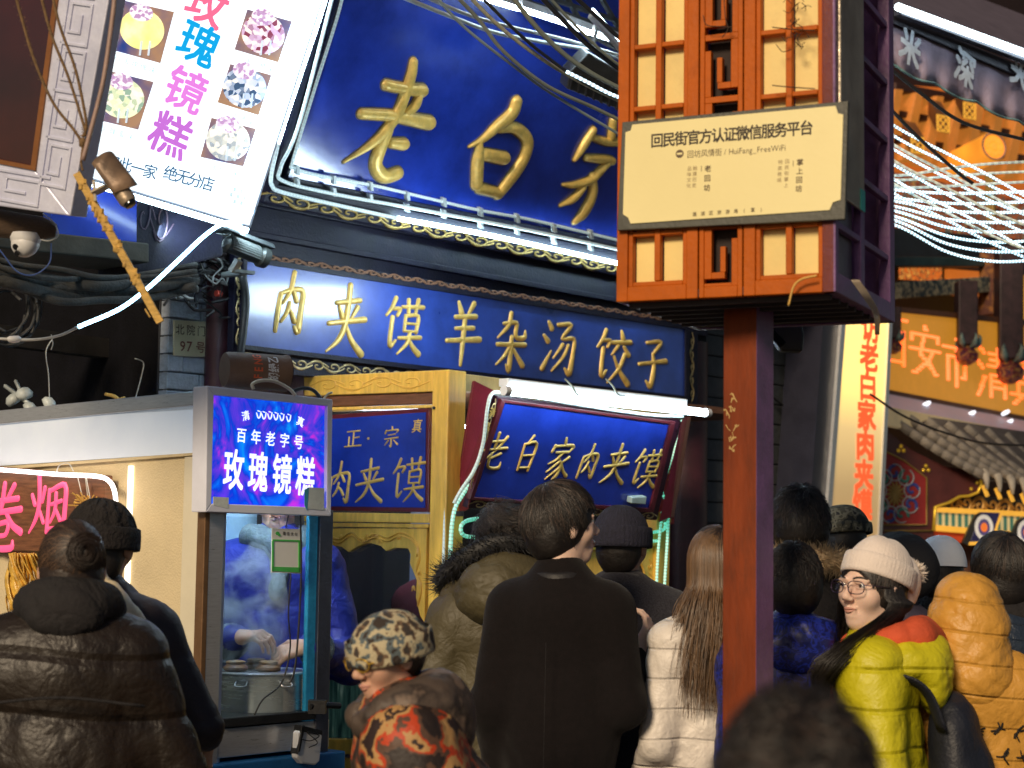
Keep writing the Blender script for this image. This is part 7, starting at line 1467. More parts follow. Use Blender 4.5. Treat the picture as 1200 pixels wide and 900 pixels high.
    def beanie(s, mat, c=(0, -.012, .03), r=(.088, .106, .108), tilt=.0, cuff=.035, drop=-.005, ribs=0, ramp=.0, name='knit_hat', wob=.0, seed=0, top=1.0, kn=0):
        """knitted hat: dome with ribs, slack folds and a turned-up band"""
        mb = MB(); nu, nv = 144, 34; rnd = random.Random(seed); Rt = rotx(tilt); ph = [rnd.uniform(0, 6.28) for _ in range(6)]
        def pt(u, v, ex):
            a = u*2*math.pi; t = v*(math.pi/2); x = math.cos(a)*math.cos(t)**.8; y = math.sin(a)*math.cos(t)**.8; z = math.sin(t)*top
            f = 1+ex+ramp*(abs(math.sin(ribs/2*a)) if ribs else 0)+wob*(math.sin(3*a+ph[0]+4*z)*.5+math.sin(5*a+ph[1]-6*z)*.3+math.sin(2*a+9*z+ph[2])*.4)*z
            if kn: f += kn*(1 if (int(a/.22+.5*(int(z/.12) % 2))+int(z/.12)) % 2 else -1)*.5
            q = Rt @ np.array([x*r[0]*f, y*r[1]*f, z*r[2]*f+drop]); return s.hp(c[0]+q[0], c[1]+q[1], c[2]+q[2])
        for v in range(nv+1):
            for u in range(nu): mb.v.append(pt(u/nu, min(.999, v/nv), 0))
        mb.f = [(v*nu+u, v*nu+(u+1) % nu, (v+1)*nu+(u+1) % nu, (v+1)*nu+u) for v in range(nv) for u in range(nu)]
        o = s.part(name, mb, mat)
        if cuff:
            mb = MB(); prof = [(.0, -.25), (.055, -.22), (.07, -.05), (.07, .6), (.05, .95), (.0, 1.0)]
            for e, zz in prof:
                for u in range(nu):
                    a = u/nu*2*math.pi; f = 1+e+ramp*1.2*(abs(math.sin(ribs/2*a)) if ribs else 0); q = Rt @ np.array([math.cos(a)*r[0]*f, math.sin(a)*r[1]*f, zz*cuff+drop]); mb.v.append(s.hp(c[0]+q[0], c[1]+q[1], c[2]+q[2]))
            mb.f = [(v*nu+u, v*nu+(u+1) % nu, (v+1)*nu+(u+1) % nu, (v+1)*nu+u) for v in range(len(prof)-1) for u in range(nu)]
            b = s.part('hat_band', mb, mat); b.parent = o
        return o
    def fur(s, path, r, mat, n=1400, ln=.035, name='fur_trim', seed=1, core=True, droop=0):
        rnd = random.Random(seed); P = catmull(path, 6); mb = MB()
        if core: mb.ring(P, r*.75, 8)
        mb.uv = None
        for i in range(n):
            j = rnd.randrange(len(P)-1); c = P[j].lerp(P[j+1], rnd.random()); d = Vector((rnd.gauss(0, 1), rnd.gauss(0, 1), rnd.gauss(0, 1))).normalized(); b = c+d*r*.6; sd = d.orthogonal().normalized()*.0016; d2 = (d+Vector((rnd.gauss(0, .4), rnd.gauss(0, .4), rnd.gauss(0, .4)-droop))).normalized(); l = ln*rnd.uniform(.5, 1.2)
            m_ = b+d*l*.5; e = b+d*l*.45+d2*l*.55; mb.add([b-sd, b+sd, m_+sd*.7, m_-sd*.7, e], [(0, 1, 2, 3), (3, 2, 4)])
        return s.part(name, mb, mat)
    def hood_down(s, mat, w=.105, r=.045, back=.075, drop=.07, z=1.445, y=-.005, fold=.006, seed=3, puff=None, name='hood', label=None, open_=.5, droop=.0):
        """hood lying behind the neck: a thick crescent, fullest at the back, with a hanging pouch"""
        k = s.k; P = []; n = 9; prev = None
        for i in range(n+1):
            a = math.pi+open_-(math.pi+2*open_)*i/n if False else (math.pi*.5-open_)*-1-(math.pi+0*open_)*0
            u = i/n*2-1; a = -math.pi/2+u*(math.pi/2+open_); q = Vector((math.cos(a)*w, math.sin(a)*w*.95+y, z+.03*(1-abs(u))-.05*max(0, abs(u)-.6)))*k+s.lean*.95; rr = (r+(back-r)*(1-u*u)**1.2*.75)*k
            if prev: P.append(dict(cap=(prev[0], q, prev[1], rr), k=.02))
            prev = (q, rr)
        P.append(dict(ell=(tuple(Vector((0, -w*1.12+y, z-drop*.45))*k+s.lean*.9), (w*.98*k, back*.72*k, drop*1.05*k)), k=.035))
        P.append(dict(ell=(tuple(s.hc+Vector((0, .02, .0))), (.075*k, .10*k, .13*k)), k=.015, op='sub'))
        return s.blob(name, P, mat, .009, fold, seed, puff=puff, label=label)
    def collar(s, mat, r=.075, h=.05, z=1.44, y=-.01, th=.012, name='collar', tilt=.2, open_=0):
        k = s.k; mb = MB(); prof = [(0, 0), (th, .0), (th*1.3, h*.9), (th*.6, h*1.08), (-.2*th, h), (-.3*th, 0)]; nu = 36
        for e, zz in prof:
            for u in range(nu): a = u/nu*2*math.pi; q = Vector((math.cos(a)*(r+e-zz*.15), math.sin(a)*(r*1.05+e-zz*.15)+y, z+zz+math.sin(a)*tilt*-.06))*k; mb.v.append(q+s.lean*.92)
        m = len(prof); mb.f = [(v*nu+u, v*nu+(u+1) % nu, ((v+1) % m)*nu+(u+1) % nu, ((v+1) % m)*nu+u) for v in range(m) for u in range(nu)]
        return s.part(name, mb, mat)
    def eyes(s, brow=True, mb_lip=True):
        mw = M('eye_white', (.75, .73, .7), .15, bump=0, var=.02, coat=1); mi = M('iris_brown', (.03, .012, .006), .1, bump=0, coat=1); h = s.hs
        for x in (-1, 1):
            c = s.hp(x*.032, .0785, .0118); fw = (s.hp(x*.033, .2, .012)-c).normalized()
            mb = MB(); mb.lathe(c-fw*.011*h, [(.0001, 0), (.0060*h, .0015*h), (.0105*h, .006*h), (.0118*h, .011*h), (.0105*h, .016*h), (.0060*h, .0205*h), (0.0001, .022*h)], 16, fw); e = s.part('eye', mb, mw)
            mb = MB(); mb.lathe(c+fw*.0085*h+Vector(s.hR@np.array([0, 0, -.0004])), [(.0001, 0), (.0056*h, 0), (.0052*h, .0022*h), (.0001, .0032*h)], 16, fw); i_ = s.part('iris', mb, mi); i_.parent = e
            if brow: mb = MB(); mb.ring(catmull([s.hp(x*.014, .0985, .030), s.hp(x*.028, .0965, .0345), s.hp(x*.040, .090, .0345), s.hp(x*.052, .080, .030)], 4), [(.0012, .0022)]*13, 6); s.part('eyebrow', mb, m_hair)
        if mb_lip:
            mb = MB(); mb.ring(catmull([s.hp(-.021, 0.0890, -.054), s.hp(-.010, 0.0980, -.0525), s.hp(0, 0.1010, -.0535), s.hp(.010, 0.0980, -.0525), s.hp(.021, 0.0890, -.054)], 4), [(.0015+.003*math.sin(math.pi*i/16), .0012+.0028*math.sin(math.pi*i/16)) for i in range(17)], 8)
            mb.ring(catmull([s.hp(-.019, 0.0900, -.0565), s.hp(-.008, 0.0960, -.0605), s.hp(0, 0.0975, -.061), s.hp(.008, 0.0960, -.0605), s.hp(.019, 0.0900, -.0565)], 4), [(.0015+.003*math.sin(math.pi*i/16), .0012+.0035*math.sin(math.pi*i/16)) for i in range(17)], 8)
            s.part('lips', mb, M('lip_pink', (.55, .27, .21), .35, bump=.05, var=.08))
# ================================================================ cloth materials
def quilt(name, col, rough=.5, **k): k.setdefault('crease', .11); k.setdefault('cs', 11); return M(name, col, rough, var=k.pop('var', .15), scale=7, bump=k.pop('bump', .3), bs=k.pop('bs', 60), **k)
c_wool = M('dark_wool', (.0075, .0055, .006), .95, var=.3, scale=60, bump=.35, bs=320, sheen=.06, spec=.2)
c_grey = M('charcoal_tweed', (.034, .033, .042), .95, var=.6, scale=220, bump=.4, bs=400, sheen=.1, spec=.2)
c_olive = quilt('olive_parka', (.075, .062, .030), .55); c_blk = quilt('black_puffer', (.017, .011, .007), .45, rows=.145); c_black = M('black_cloth', (.013, .011, .012), .85, var=.3, bump=.3, bs=90, crease=.22, cs=9)
c_white = quilt('white_puffer', (.72, .66, .60), .45, rows=.085); c_yel = quilt('yellow_puffer', (.56, .50, .010), .48, rows=.105); c_ochre = quilt('ochre_puffer', (.62, .31, .05), .46, rows=.085)
c_navy = M('navy_knit', (.018, .018, .035), .9, var=.4, scale=90, bump=.6, bs=200); c_bluecoat = quilt('blue_work_coat', (.012, .022, .24), .55, bump=.3)
c_camo = ramp_mat('hat_camouflage', [(.0, (.04, .028, .022)), (.43, (.11, .14, .15)), (.49, (.50, .43, .28)), (.58, (.16, .10, .06)), (.62, (.05, .04, .035))], scale=26, const=True, rough=.85, bump=.4, bs=160, detail=2)
c_camj = ramp_mat('orange_camouflage', [(.0, (.02, .012, .010)), (.45, (.10, .05, .03)), (.51, (.50, .05, .010)), (.555, (.48, .27, .10)), (.63, (.03, .015, .012))], scale=14, const=True, rough=.6, bump=.3, bs=50, detail=3.5, dist=.4)
c_camc = ramp_mat('cap_camouflage', [(.0, (.02, .02, .015)), (.44, (.09, .08, .05)), (.54, (.20, .18, .12)), (.62, (.035, .03, .025))], scale=30, const=True, rough=.85, bump=.3, detail=2)
c_monog = ramp_mat('blue_patterned_cloth', [(.0, (.008, .012, .10)), (.46, (.015, .03, .32)), (.54, (.008, .012, .10))], scale=22, const=True, rough=.4, bump=.3, bs=30, dist=2.5)
f_black = M('black_fur', (.014, .014, .016), .6, bump=0); f_tan = ramp_mat('tan_fur', [(.3, (.30, .20, .10)), (.6, (.75, .55, .32))], scale=30, rough=.7, bump=0); f_white = M('white_fur', (.75, .66, .58), .8, bump=0)
# ---------------------------------------------------------------- 1 woman with bun, black puffer
p = Person('woman seen from behind with her hair in a bun, black quilted puffer', (84, 668), 4.35, R(8), hyaw=R(8), s_head=1.0, elbows=[(-.285, -.02, 1.06), (.30, .02, 1.04)], wrists=[(-.26, .18, .95), (.27, .22, 1.0)])
W1 = p
p.coat(c_blk, bulk=1.16, z0=.72, puff=(.145, .011), fold=.008, seed=3, shr=.082, sleeve=1.08, res=.011, hipr=.19)
p.hood_down(c_black, w=.094, r=.042, back=.062, drop=.05, z=1.50, fold=.008, seed=5)
p.hair(m_hairb, back=-.09, n=6500, crown=(.30, -.85, .40), vol=.98, seed=4, length=(.5, 1.1), lift=.0015, fringe=.06, side_z=-.05)
bc = (.028, -.108, .045)
o = p.blob('hair_bun', [p.E(bc, (.034, .024, .033)), p.E((.028, -.126, .045), (.022, .016, .022), .01)], m_hairb, .006, .004, 8, f=34)
mb = MB(); rnd = random.Random(8)
for i in range(620):
    ox, oy, t0 = rnd.gauss(0, .0065), rnd.gauss(0, .007), rnd.uniform(0, .75); pts = []
    for j in range(8):
        t = t0+.25*j/7*rnd.uniform(.96, 1.04); a_ = t*13.5+.6; r_2 = .041*(1-t*.72)+ox; pts.append(p.hp(bc[0]+r_2*math.cos(a_), bc[1]+.004-.030*t+oy-.012*math.cos((r_2-.02)*60), bc[2]+r_2*math.sin(a_)))
    mb.ring(pts, .0011, 3, False)
mb.uv = None; x = p.part('bun_strands', mb, m_hairb, kind='stuff'); x.parent = o
mb = MB(); mb.ring([p.root.location*0+Vector((x_, -.185-.012*math.cos(x_*9)+.0, 1.275*p.k+.012*math.cos(x_*12))) for x_ in [i/10*.40-.20 for i in range(11)]], .004, 6); p.part('yoke_seam', mb, c_black)
# ---------------------------------------------------------------- 2 person in black knit hat behind her
p = Person('person in a thick black knit hat with a cream printed bag over a dark jacket', (120, 640), 4.85, R(-12), s_head=1.02, elbows=[(-.24, 0, 1.08), (.29, .05, 1.10)], wrists=[(-.23, .15, .95), (.24, .22, 1.06)])
p.coat(M('dark_plum_jacket', (.022, .016, .022), .6, bump=.3, bs=40), bulk=1.05, z0=.75, fold=.010, seed=9)
p.hair(m_hair, n=0, back=-.10, vol=.93)
p.beanie(M('black_knit', (.016, .013, .013), .95, bump=.9, bs=130, var=.4), ribs=0, kn=.035, cuff=.05, drop=-.03, r=(.098, .116, .128), tilt=-.05, wob=.02)
p.blob('cream_bag', [dict(cap=((.05, -.13, 1.50*p.k), (.15, -.19, 1.36*p.k), .05, .075), s=(1, .6, 1), k=.05), dict(cap=((.12, -.19, 1.36*p.k), (.19, -.19, 1.22*p.k), .07, .055), s=(1, .55, 1), k=.05)], M('cream_cloth', (.70, .58, .38), .6, bump=.3), .010, .012, 3)
mb = MB()
for k in range(5): mb.box((.115+k*.012, -.238, 1.385-.008*k), .010, .006, .020)
p.part('red_print', mb, M('red_print', (.6, .05, .02), .6), smooth=False)
mb = MB()
for k in range(3): mb.ring([Vector((.15+.02*math.cos(a)+.012*k, -.240, 1.345+.012*math.sin(a)-.01*k)) for a in [j*.6 for j in range(9)]], .0013, 4)
p.part('grey_print', mb, m_frame)
# ---------------------------------------------------------------- 3 vendor
p = Person('street vendor in a blue work coat and grey scarf working behind the steaming pot', (326, 590), 6.55, R(172), s_head=1.02, H=1.87, hpitch=R(-14), hyaw=R(6),
  elbows=[(-.27, .02, 1.04), (.26, .04, 1.03)], wrists=[(-.20, .27, 1.115), (.055, .29, 1.135)], hands=[((.80, .35, -.25), (.2, -.5, -.8), .6, -1, 1), ((-.85, .35, .12), (-.1, -.3, -.95), .6, 1, 1)], face=1)
VE = p
p.coat(c_bluecoat, bulk=1.02, z0=.45, fold=.010, seed=2, shr=.075, sleeve=1.0, hipr=.18)
p.hair(m_hair, n=500)
p.eyes(mb_lip=False)
mb = MB(); k = p.k; m_sc = M('grey_green_scarf', (.13, .17, .17), .9, var=.4, scale=14, bump=.6, bs=60)
p.blob('scarf', [dict(cap=(Vector((.10*math.cos(a), .085*math.sin(a)+.01, (1.455+.02*math.sin(a*2))*k)), Vector((.10*math.cos(a+.55), .085*math.sin(a+.55)+.01, (1.455+.02*math.sin(a*2+1))*k)), .042, .042), k=.015) for a in [i*.55 for i in range(12)]]+[dict(cap=((-.05, .10, 1.43*k), (-.04, .14, 1.28*k), .05, .03), s=(1, .6, 1), k=.03)], m_sc, .009, .012, 4)
m_cuff = M('ribbed_knit_cuff', (.20, .25, .28), .9, var=.3, scale=40, bump=.5, bs=150)
for i in (0, 1):
    w, e = p.wr[i], p.el[i]; d = (w-e).normalized(); a0_ = w-d*.055; nn = 26; mb = MB(); rings = []; x_ = d.orthogonal().normalized(); y_ = d.cross(x_)
    for j in range(9):
        r0 = (.052, .058, .060, .060, .058, .055, .050, .046, .036)[j]*p.k
        for q in range(nn*2): a = q*math.pi/nn; rr_ = r0*(1+.035*(q % 2)*(1)); mb.v.append(a0_+d*(.085*j/8-.006)+x_*math.cos(a)*rr_+y_*math.sin(a)*rr_)
    m2 = nn*2; mb.f = [(j*m2+q, j*m2+(q+1) % m2, (j+1)*m2+(q+1) % m2, (j+1)*m2+q) for j in range(8) for q in range(m2)]; p.part('knit_cuff', mb, m_cuff)
# ---------------------------------------------------------------- 4 child in camouflage hat
p = Person('child hurrying past in a camouflage knit hat, glasses and an orange camouflage jacket', (455, 768), 4.0, R(98), hyaw=R(30), hpitch=R(-16), hroll=R(0), face=1, s_head=.93, lean=(0, .25), skin=m_skin, elbows=[(-.25, -.06, 1.06), (.25, .02, 1.06)], wrists=[(-.20, .10, .90), (.20, .20, .98)])
CH = p; k = p.k
p.coat(c_camj, bulk=1.25, z0=.72, fold=.012, seed=12, shr=.078, sleeve=1.2, hipr=.19, puff=(.19, .008))
hoodm = ramp_mat('hood_camouflage', [(.0, (.03, .02, .018)), (.45, (.09, .065, .05)), (.55, (.035, .025, .02)), (.63, (.16, .11, .08))], scale=14, const=False, rough=.6, bump=.3, bs=50)
p.hood_down(hoodm, w=.125, r=.050, back=.095, drop=.09, z=1.45, fold=.010, seed=6, open_=.75)
p.hair(m_hair, n=0, back=-.06, vol=.91)
p.beanie(c_camo, cuff=.055, drop=-.028, r=(.098, .118, .125), tilt=.06, wob=.012, top=.92)
p.eyes()
mb = MB()
for x_ in (-1, 1): P = [p.hp(x_*.034+.024*math.cos(a), .112-.012*abs(math.cos(a)*.5+.5*x_)**2, .008+.018*math.sin(a)) for a in [j*math.pi/9 for j in range(19)]]; mb.ring(P, .0018, 6, False); mb.ring([p.hp(x_*.058, .104, .012), p.hp(x_*.082, .03, .010)], .0018, 5)
mb.ring([p.hp(-.010, .112, .012), p.hp(.010, .112, .012)], .0018, 5); p.part('glasses', mb, M('amber_frames', (.5, .30, .04), .25, .5))
# ---------------------------------------------------------------- 5 olive parka
p = Person('person in an olive parka whose hood is edged with black fur, queueing at the booth', (592, 640), 5.6, R(14), hyaw=R(0), H=1.69, s_head=1.0, elbows=[(-.27, 0, 1.08), (.25, -.02, 1.07)], wrists=[(-.24, .18, .95), (.25, .12, .88)])
k = p.k
p.coat(c_olive, bulk=1.13, z0=.5, fold=.008, seed=14, shr=.08, sleeve=1.05, hipr=.19, ff=7)
p.blob('hood', [dict(ell=((-.02, -.13, 1.475*k), (.155, .10, .115)), k=.04), dict(cap=((-.15, .0, 1.44*k), (-.06, -.17, 1.44*k), .06, .07), k=.06), dict(cap=((.13, .0, 1.45*k), (.06, -.15, 1.44*k), .06, .07), k=.06), dict(ell=((0, .05, 1.62*k), (.10, .13, .14)), k=.02, op='sub')], c_olive, .011, .010, 9)
p.fur([(-.19, .03, 1.50*k), (-.15, -.06, 1.56*k), (-.06, -.11, 1.615*k), (.05, -.12, 1.61*k), (.14, -.06, 1.57*k), (.17, .04, 1.50*k), (.12, .13, 1.44*k), (0, .16, 1.42*k), (-.13, .12, 1.44*k), (-.19, .03, 1.50*k)], .045, f_black, 5200, .052)
p.hair(m_hair, n=1200, seed=5, curl=.5, lift=.03, vol=1.1)
# ---------------------------------------------------------------- 6 man in dark wool coat
p = Person('man in a dark brown wool coat with straight black hair turning his head right', (658, 617), 5.15, R(-14), hyaw=R(-54), hpitch=R(4), face=1, s_head=1.0, skin=m_skin2, shw=.148, elbows=[(-.195, -.05, 1.09), (.195, -.03, 1.10)], wrists=[(-.175, .10, .80), (.175, .20, 1.215)],
  hands=[((0, .3, -1), (1, 0, 0), .35), ((.30, .12, .55), (-1, .2, .1), .6, 1, 1)])
MN = p; k = p.k
p.coat(c_wool, bulk=.90, z0=.35, fold=.008, seed=20, shr=.07, sleeve=1.0, hipr=.188, ff=6)
p.collar(M('leather_collar', (.012, .011, .013), .6), r=.070, h=.048, z=1.435, y=-.012, tilt=-.25, name='leather_collar')
p.hair(m_hair, back=-.085, n=3600, length=(.45, 1.0), vol=1.03, seed=6, lift=.010, fringe=.030, side_z=-.012, crown=(.0, -.35, .9), face_y=.05)
p.eyes()
mb = MB(); mb.ring([Vector((0, -.187-.02*(i/8), (1.28-.5*i/8)*k)) for i in range(9)], .0010, 5); p.part('back_seam', mb, c_black)
# ---------------------------------------------------------------- 7 grey coat, navy hat
p = Person('person in a long charcoal coat and navy ribbed knit hat behind the man in brown', (729, 636), 5.75, R(-14), hyaw=R(-10), s_head=1.0, H=1.70, elbows=[(-.26, -.02, 1.07), (.27, -.01, 1.08)], wrists=[(-.25, .12, .88), (.26, .10, .90)])
k = p.k
p.coat(c_grey, bulk=1.12, z0=.30, fold=.005, seed=23, shr=.075, sleeve=1.08, hipr=.2, ff=6); p.collar(c_grey, r=.072, h=.06, z=1.44)
p.hair(m_hair, n=0, back=-.08, vol=.92); p.beanie(c_navy, cuff=.055, drop=-.02, r=(.094, .112, .118), tilt=-.04, ribs=44, ramp=.022, wob=.012, top=1.05)
# ---------------------------------------------------------------- 8 woman in white puffer with long hair
p = Person('woman in a long white puffer with long brown hair, partly hidden by the red post', (838, 655), 5.25, R(22), hyaw=R(-10), H=1.64, s_head=.98, elbows=[(-.215, -.03, 1.07), (.21, -.02, 1.06)], wrists=[(-.19, .13, .93), (.2, .14, .90)])
k = p.k
p.coat(c_white, bulk=.90, z0=.40, puff=(.085, .007), fold=.008, seed=31, shr=.07, hipr=.175)
p.hair(m_hairb, n=1500, back=-.10, vol=1.02, seed=9, lift=.002, length=(.5, 1.1))
def longhair(p, n, xs, y0, z1, mat, seed=1, sp=.02, name='long_hair', w=.0016, wave=.012, zt=.02, push=.045, target=None, hat=False):
    rnd = random.Random(seed); mb = MB()
    for i in range(n):
        u = rnd.random(); a = xs[0]+(xs[1]-xs[0])*u; r_ = .080+rnd.uniform(0, .014)
        x0, y0_ = r_*math.sin(a), -r_*1.15*math.cos(a)-.01; q_ = rnd.random(); pts = [p.hp(x0*.15, y0_*.15-.01, .128+.002*q_), p.hp(x0*.75, y0_*.75, .098), p.hp(x0*1.04, y0_*1.02, .04)]
        if hat: pts = [p.hp(x0*.86, y0_*.84, .022), p.hp(x0*.97, y0_*.95, -.015)]
        md = p.hp(x0*1.08, y0_*1.06-.005, -.05); pts.append(md)
        e = md+Vector((rnd.gauss(0, sp), rnd.gauss(0, sp*.6), 0)); zz = z1*p.k+rnd.uniform(-.05, .10)*(1+rnd.random()); out = Vector(((md-p.hc).x, (md-p.hc).y, 0)).normalized(); ph = rnd.uniform(0, 6)
        if target:
            mid = Vector((md.x*.3+target[0]*1.25+rnd.gauss(0, sp*.9), target[1]*.70+rnd.gauss(0, sp*.35), 1.40*p.k)); pts.append(mid); md = Vector((mid.x*.3+target[0]*.7, target[1]*.97+rnd.gauss(0, .01), 1.30*p.k)); pts.append(md)
        if target: e = Vector((target[0]+rnd.gauss(0, sp), target[1]+rnd.gauss(0, sp*.5), 0)); out = Vector((0, 0, 0))
        for j in range(1, 6): t = j/5; q = md.lerp(Vector((e.x, e.y, zz)), t)+out*(push*math.sin(min(1, t*1.5)*math.pi/2))+Vector((math.sin(ph+t*5), math.cos(ph+t*4), 0))*wave*t*.5; pts.append(q)
        o_ = len(mb.v); m = len(pts)
        pts = catmull(pts, 3); m = len(pts)
        for j, q in enumerate(pts):
            sd = (pts[min(j+1, m-1)]-pts[max(j-1, 0)]).cross(q-p.hc); sd = sd.normalized()*w*(1-.7*(j/m)**3) if sd.length > 1e-8 else Vector((w, 0, 0)); nn = Vector((q.x-p.hc.x, q.y-p.hc.y, 0)).normalized()*w*.7; mb.v += [q-sd, q+sd, q+nn]
        for j in range(m-1): a = o_+3*j; mb.f += [(a, a+2, a+5, a+3), (a+2, a+1, a+4, a+5)]
    return p.part(name, mb, mat)
longhair(p, 1800, (-1.5, .9), 0, 1.22, M('honey_brown_hair', (.12, .065, .028), .4, var=.6, scale=10, stretch=(4, 4, .5), bump=0, spec=.6), 3, sp=.022, wave=.02, w=.0011)
# ---------------------------------------------------------------- 9 man with tan fur collar
p = Person('man with short black hair and a tan fur collar right of the red post', (936, 620), 5.7, R(4), hyaw=R(0), s_head=1.08)
k = p.k; p.coat(c_black, bulk=1.08, z0=.6, fold=.010, seed=33)
p.hair(m_hair, n=3000, back=-.062, vol=1.02, seed=10, length=(.12, .35), lift=.009, crown=(0, -.3, 1), side_z=-.0)
p.fur([(-.20, -.02, 1.47*k), (-.14, -.12, 1.50*k), (-.03, -.16, 1.51*k), (.09, -.15, 1.50*k), (.19, -.07, 1.45*k), (.22, .04, 1.38*k)], .038, f_tan, 4200, .045)
# ---------------------------------------------------------------- 10 boy in blue patterned jacket
p = Person('boy with cropped black hair in a glossy blue patterned jacket beside the post', (930, 686), 5.0, R(-4), s_head=1.0, elbows=[(-.18, -.02, 1.05), (.22, .0, 1.05)], wrists=[(-.2, .14, .92), (.2, .16, .95)])
k = p.k; p.coat(c_monog, bulk=1.0, z0=.6, fold=.010, seed=35, puff=(.16, .009), shr=.075)
p.hood_down(c_monog, w=.11, r=.035, back=.05, drop=.07, z=1.44, fold=.008, seed=4)
p.hair(m_hair, n=2600, back=-.075, vol=.99, seed=11, length=(.1, .3), lift=.006, crown=(0, -.35, .95), side_z=-.01)
# ---------------------------------------------------------------- 11 camouflage cap
p = Person('person in a dark camouflage cap half hidden behind the fur-collared man', (985, 630), 6.3, R(20), s_head=1.02, H=1.74)
p.coat(c_black, bulk=1.1, z0=.7, fold=.008, seed=37); p.hair(m_hair, n=0, back=-.08, vol=.92)
p.beanie(c_camc, cuff=.03, drop=-.01, r=(.092, .112, .098), tilt=-.12, name='camouflage_cap'); 
mb = MB(); mb.ring(catmull([p.hp(-.07, .07, .02), p.hp(-.04, .145, .015), p.hp(0, .16, .012), p.hp(.04, .145, .015), p.hp(.07, .07, .02)], 4), [(.004, .02)]*17, 6); p.part('cap_peak', mb, c_camc)
# ---------------------------------------------------------------- 12 black slouchy hat
p = Person('person in a large slouching black hat behind the woman with glasses', (1052, 668), 5.75, R(-10), s_head=1.05, H=1.60)
p.coat(M('purple_grey_coat', (.06, .05, .08), .7, bump=.3), bulk=1.15, z0=.7, fold=.008, seed=39); p.hair(m_hair, n=300)
p.blob('slouch_hat', [p.E((.0, -.02, .05), (.112, .125, .105)), p.E((.035, -.05, .035), (.095, .09, .10), .04), p.E((0, 0, 0), (.1, .115, .05), .02)], M('black_jersey', (.013, .013, .017), .8, bump=.25), .009, .006, 5, f=8)
# ---------------------------------------------------------------- 13 white knit cap
p = Person('person in a plain white close-fitting cap at the right of the black hat', (1102, 652), 6.3, R(-4), s_head=1.02, H=1.62)
p.coat(c_black, bulk=1.1, z0=.7, fold=.008, seed=41); p.hair(m_hair, n=0, back=-.10, seed=3, vol=.93)
p.beanie(M('white_felt', (.90, .93, 1.0), .7, bump=.15, var=.05), cuff=0, drop=-.015, r=(.092, .108, .115), tilt=-.06, name='white_cap', wob=.01)
# ---------------------------------------------------------------- 14 woman in yellow (main subject)
p = Person('woman with glasses and long black hair in a white bobble hat and yellow puffer', (1022, 697), 4.85, R(76), hyaw=R(52), hpitch=R(2), hroll=R(-2), face=1, s_head=1.02, skin=m_skin2, H=1.585, lean=(0, .02), elbows=[(-.235, -.03, 1.05), (.245, -.02, 1.05)], wrists=[(-.2, .14, .92), (.2, .12, .90)])
YW = p; k = p.k
p.coat(c_yel, bulk=1.05, z0=.60, puff=(.105, .006), fold=.009, seed=44, shr=.076, sleeve=1.08, hipr=.18, neck=.055, res=.011)
p.hood_down(c_yel, w=.130, r=.045, back=.080, drop=.10, z=1.385, y=-.03, fold=.009, seed=7, open_=.10, label='yellow quilted hood lying on the back')
p.blob('orange_hood', [dict(cap=(Vector((.10*math.cos(a), .09*math.sin(a)-.02, 1.455*k-.03*math.sin(a)*k)), Vector((.10*math.cos(a+.6), .09*math.sin(a+.6)-.02, 1.455*k-.03*math.sin(a+.6)*k)), .034, .034), k=.02) for a in [i*.6 for i in range(11)]]+[dict(cap=((-.05, -.10, 1.46*k), (.05, -.13, 1.45*k), .05, .05), k=.04), dict(cap=((0, .06, 1.42*k), (0, .13, 1.30*k), .05, .05), k=.03)], M('orange_fleece', (.62, .09, .03), .8, bump=.3, var=.2), .009, .008, 3)
p.hair(m_hair, n=1500, back=-.10, vol=.99, seed=13, lift=.001, length=(.5, 1.0), fringe=.052, crown=(0, .0, 1), side_z=-.09, face_y=.068)
longhair(p, 1700, (-2.05, -1.25), 0, 1.02, m_hair, 21, sp=.050, name='long_hair', wave=.014, w=.0011, target=(-.100, .165), hat=True); longhair(p, 1300, (1.35, 2.15), 0, 1.04, m_hair, 22, sp=.036, name='long_hair', wave=.012, w=.0011, target=(.08, .18), hat=True)
c_wk = M('white_knit', (.78, .68, .62), .9, var=.06, bump=.3, bs=150, sheen=.3)
p.beanie(c_wk, c=(0, -.022, .034), cuff=.048, drop=.0, r=(.088, .108, .105), tilt=.30, ribs=90, ramp=.018, wob=.02, top=1.1)
# slouching back of the hat with fur bobble
p.blob('hat_slouch', [p.E((0, -.105, .045), (.070, .055, .070)), p.E((0, -.125, .0), (.05, .045, .06), .04)], c_wk, .008, .005, 8)
mb = MB(); p.fur([p.hp(-.01, -.165, .055), p.hp(.01, -.168, .05)], .036, f_white, 1500, .022, name='fur_bobble')
p.eyes()
gm = M('purple_metal_frame', (.05, .03, .07), .3, .6); mb = MB()
for x_ in (-1, 1):
    P = []
    for j in range(25):
        a = j*math.pi/12; cx_, cz_ = .0255*math.copysign(abs(math.cos(a))**.7, math.cos(a)), .0175*math.copysign(abs(math.sin(a))**.75, math.sin(a)); xx = x_*.034+cx_; P.append(p.hp(xx, .112-.30*max(0, abs(xx)-.03)**1.0, .006+cz_))
    mb.ring(P, .0014, 6, False); mb.ring([p.hp(x_*.059, .1035, .014), p.hp(x_*.074, .06, .013), p.hp(x_*.082, .02, .010)], .0014, 6)
mb.ring([p.hp(-.010, .112, .010), p.hp(0, .1135, .013), p.hp(.010, .112, .010)], .0014, 6); g_ = p.part('glasses', mb, gm)
mb = MB()
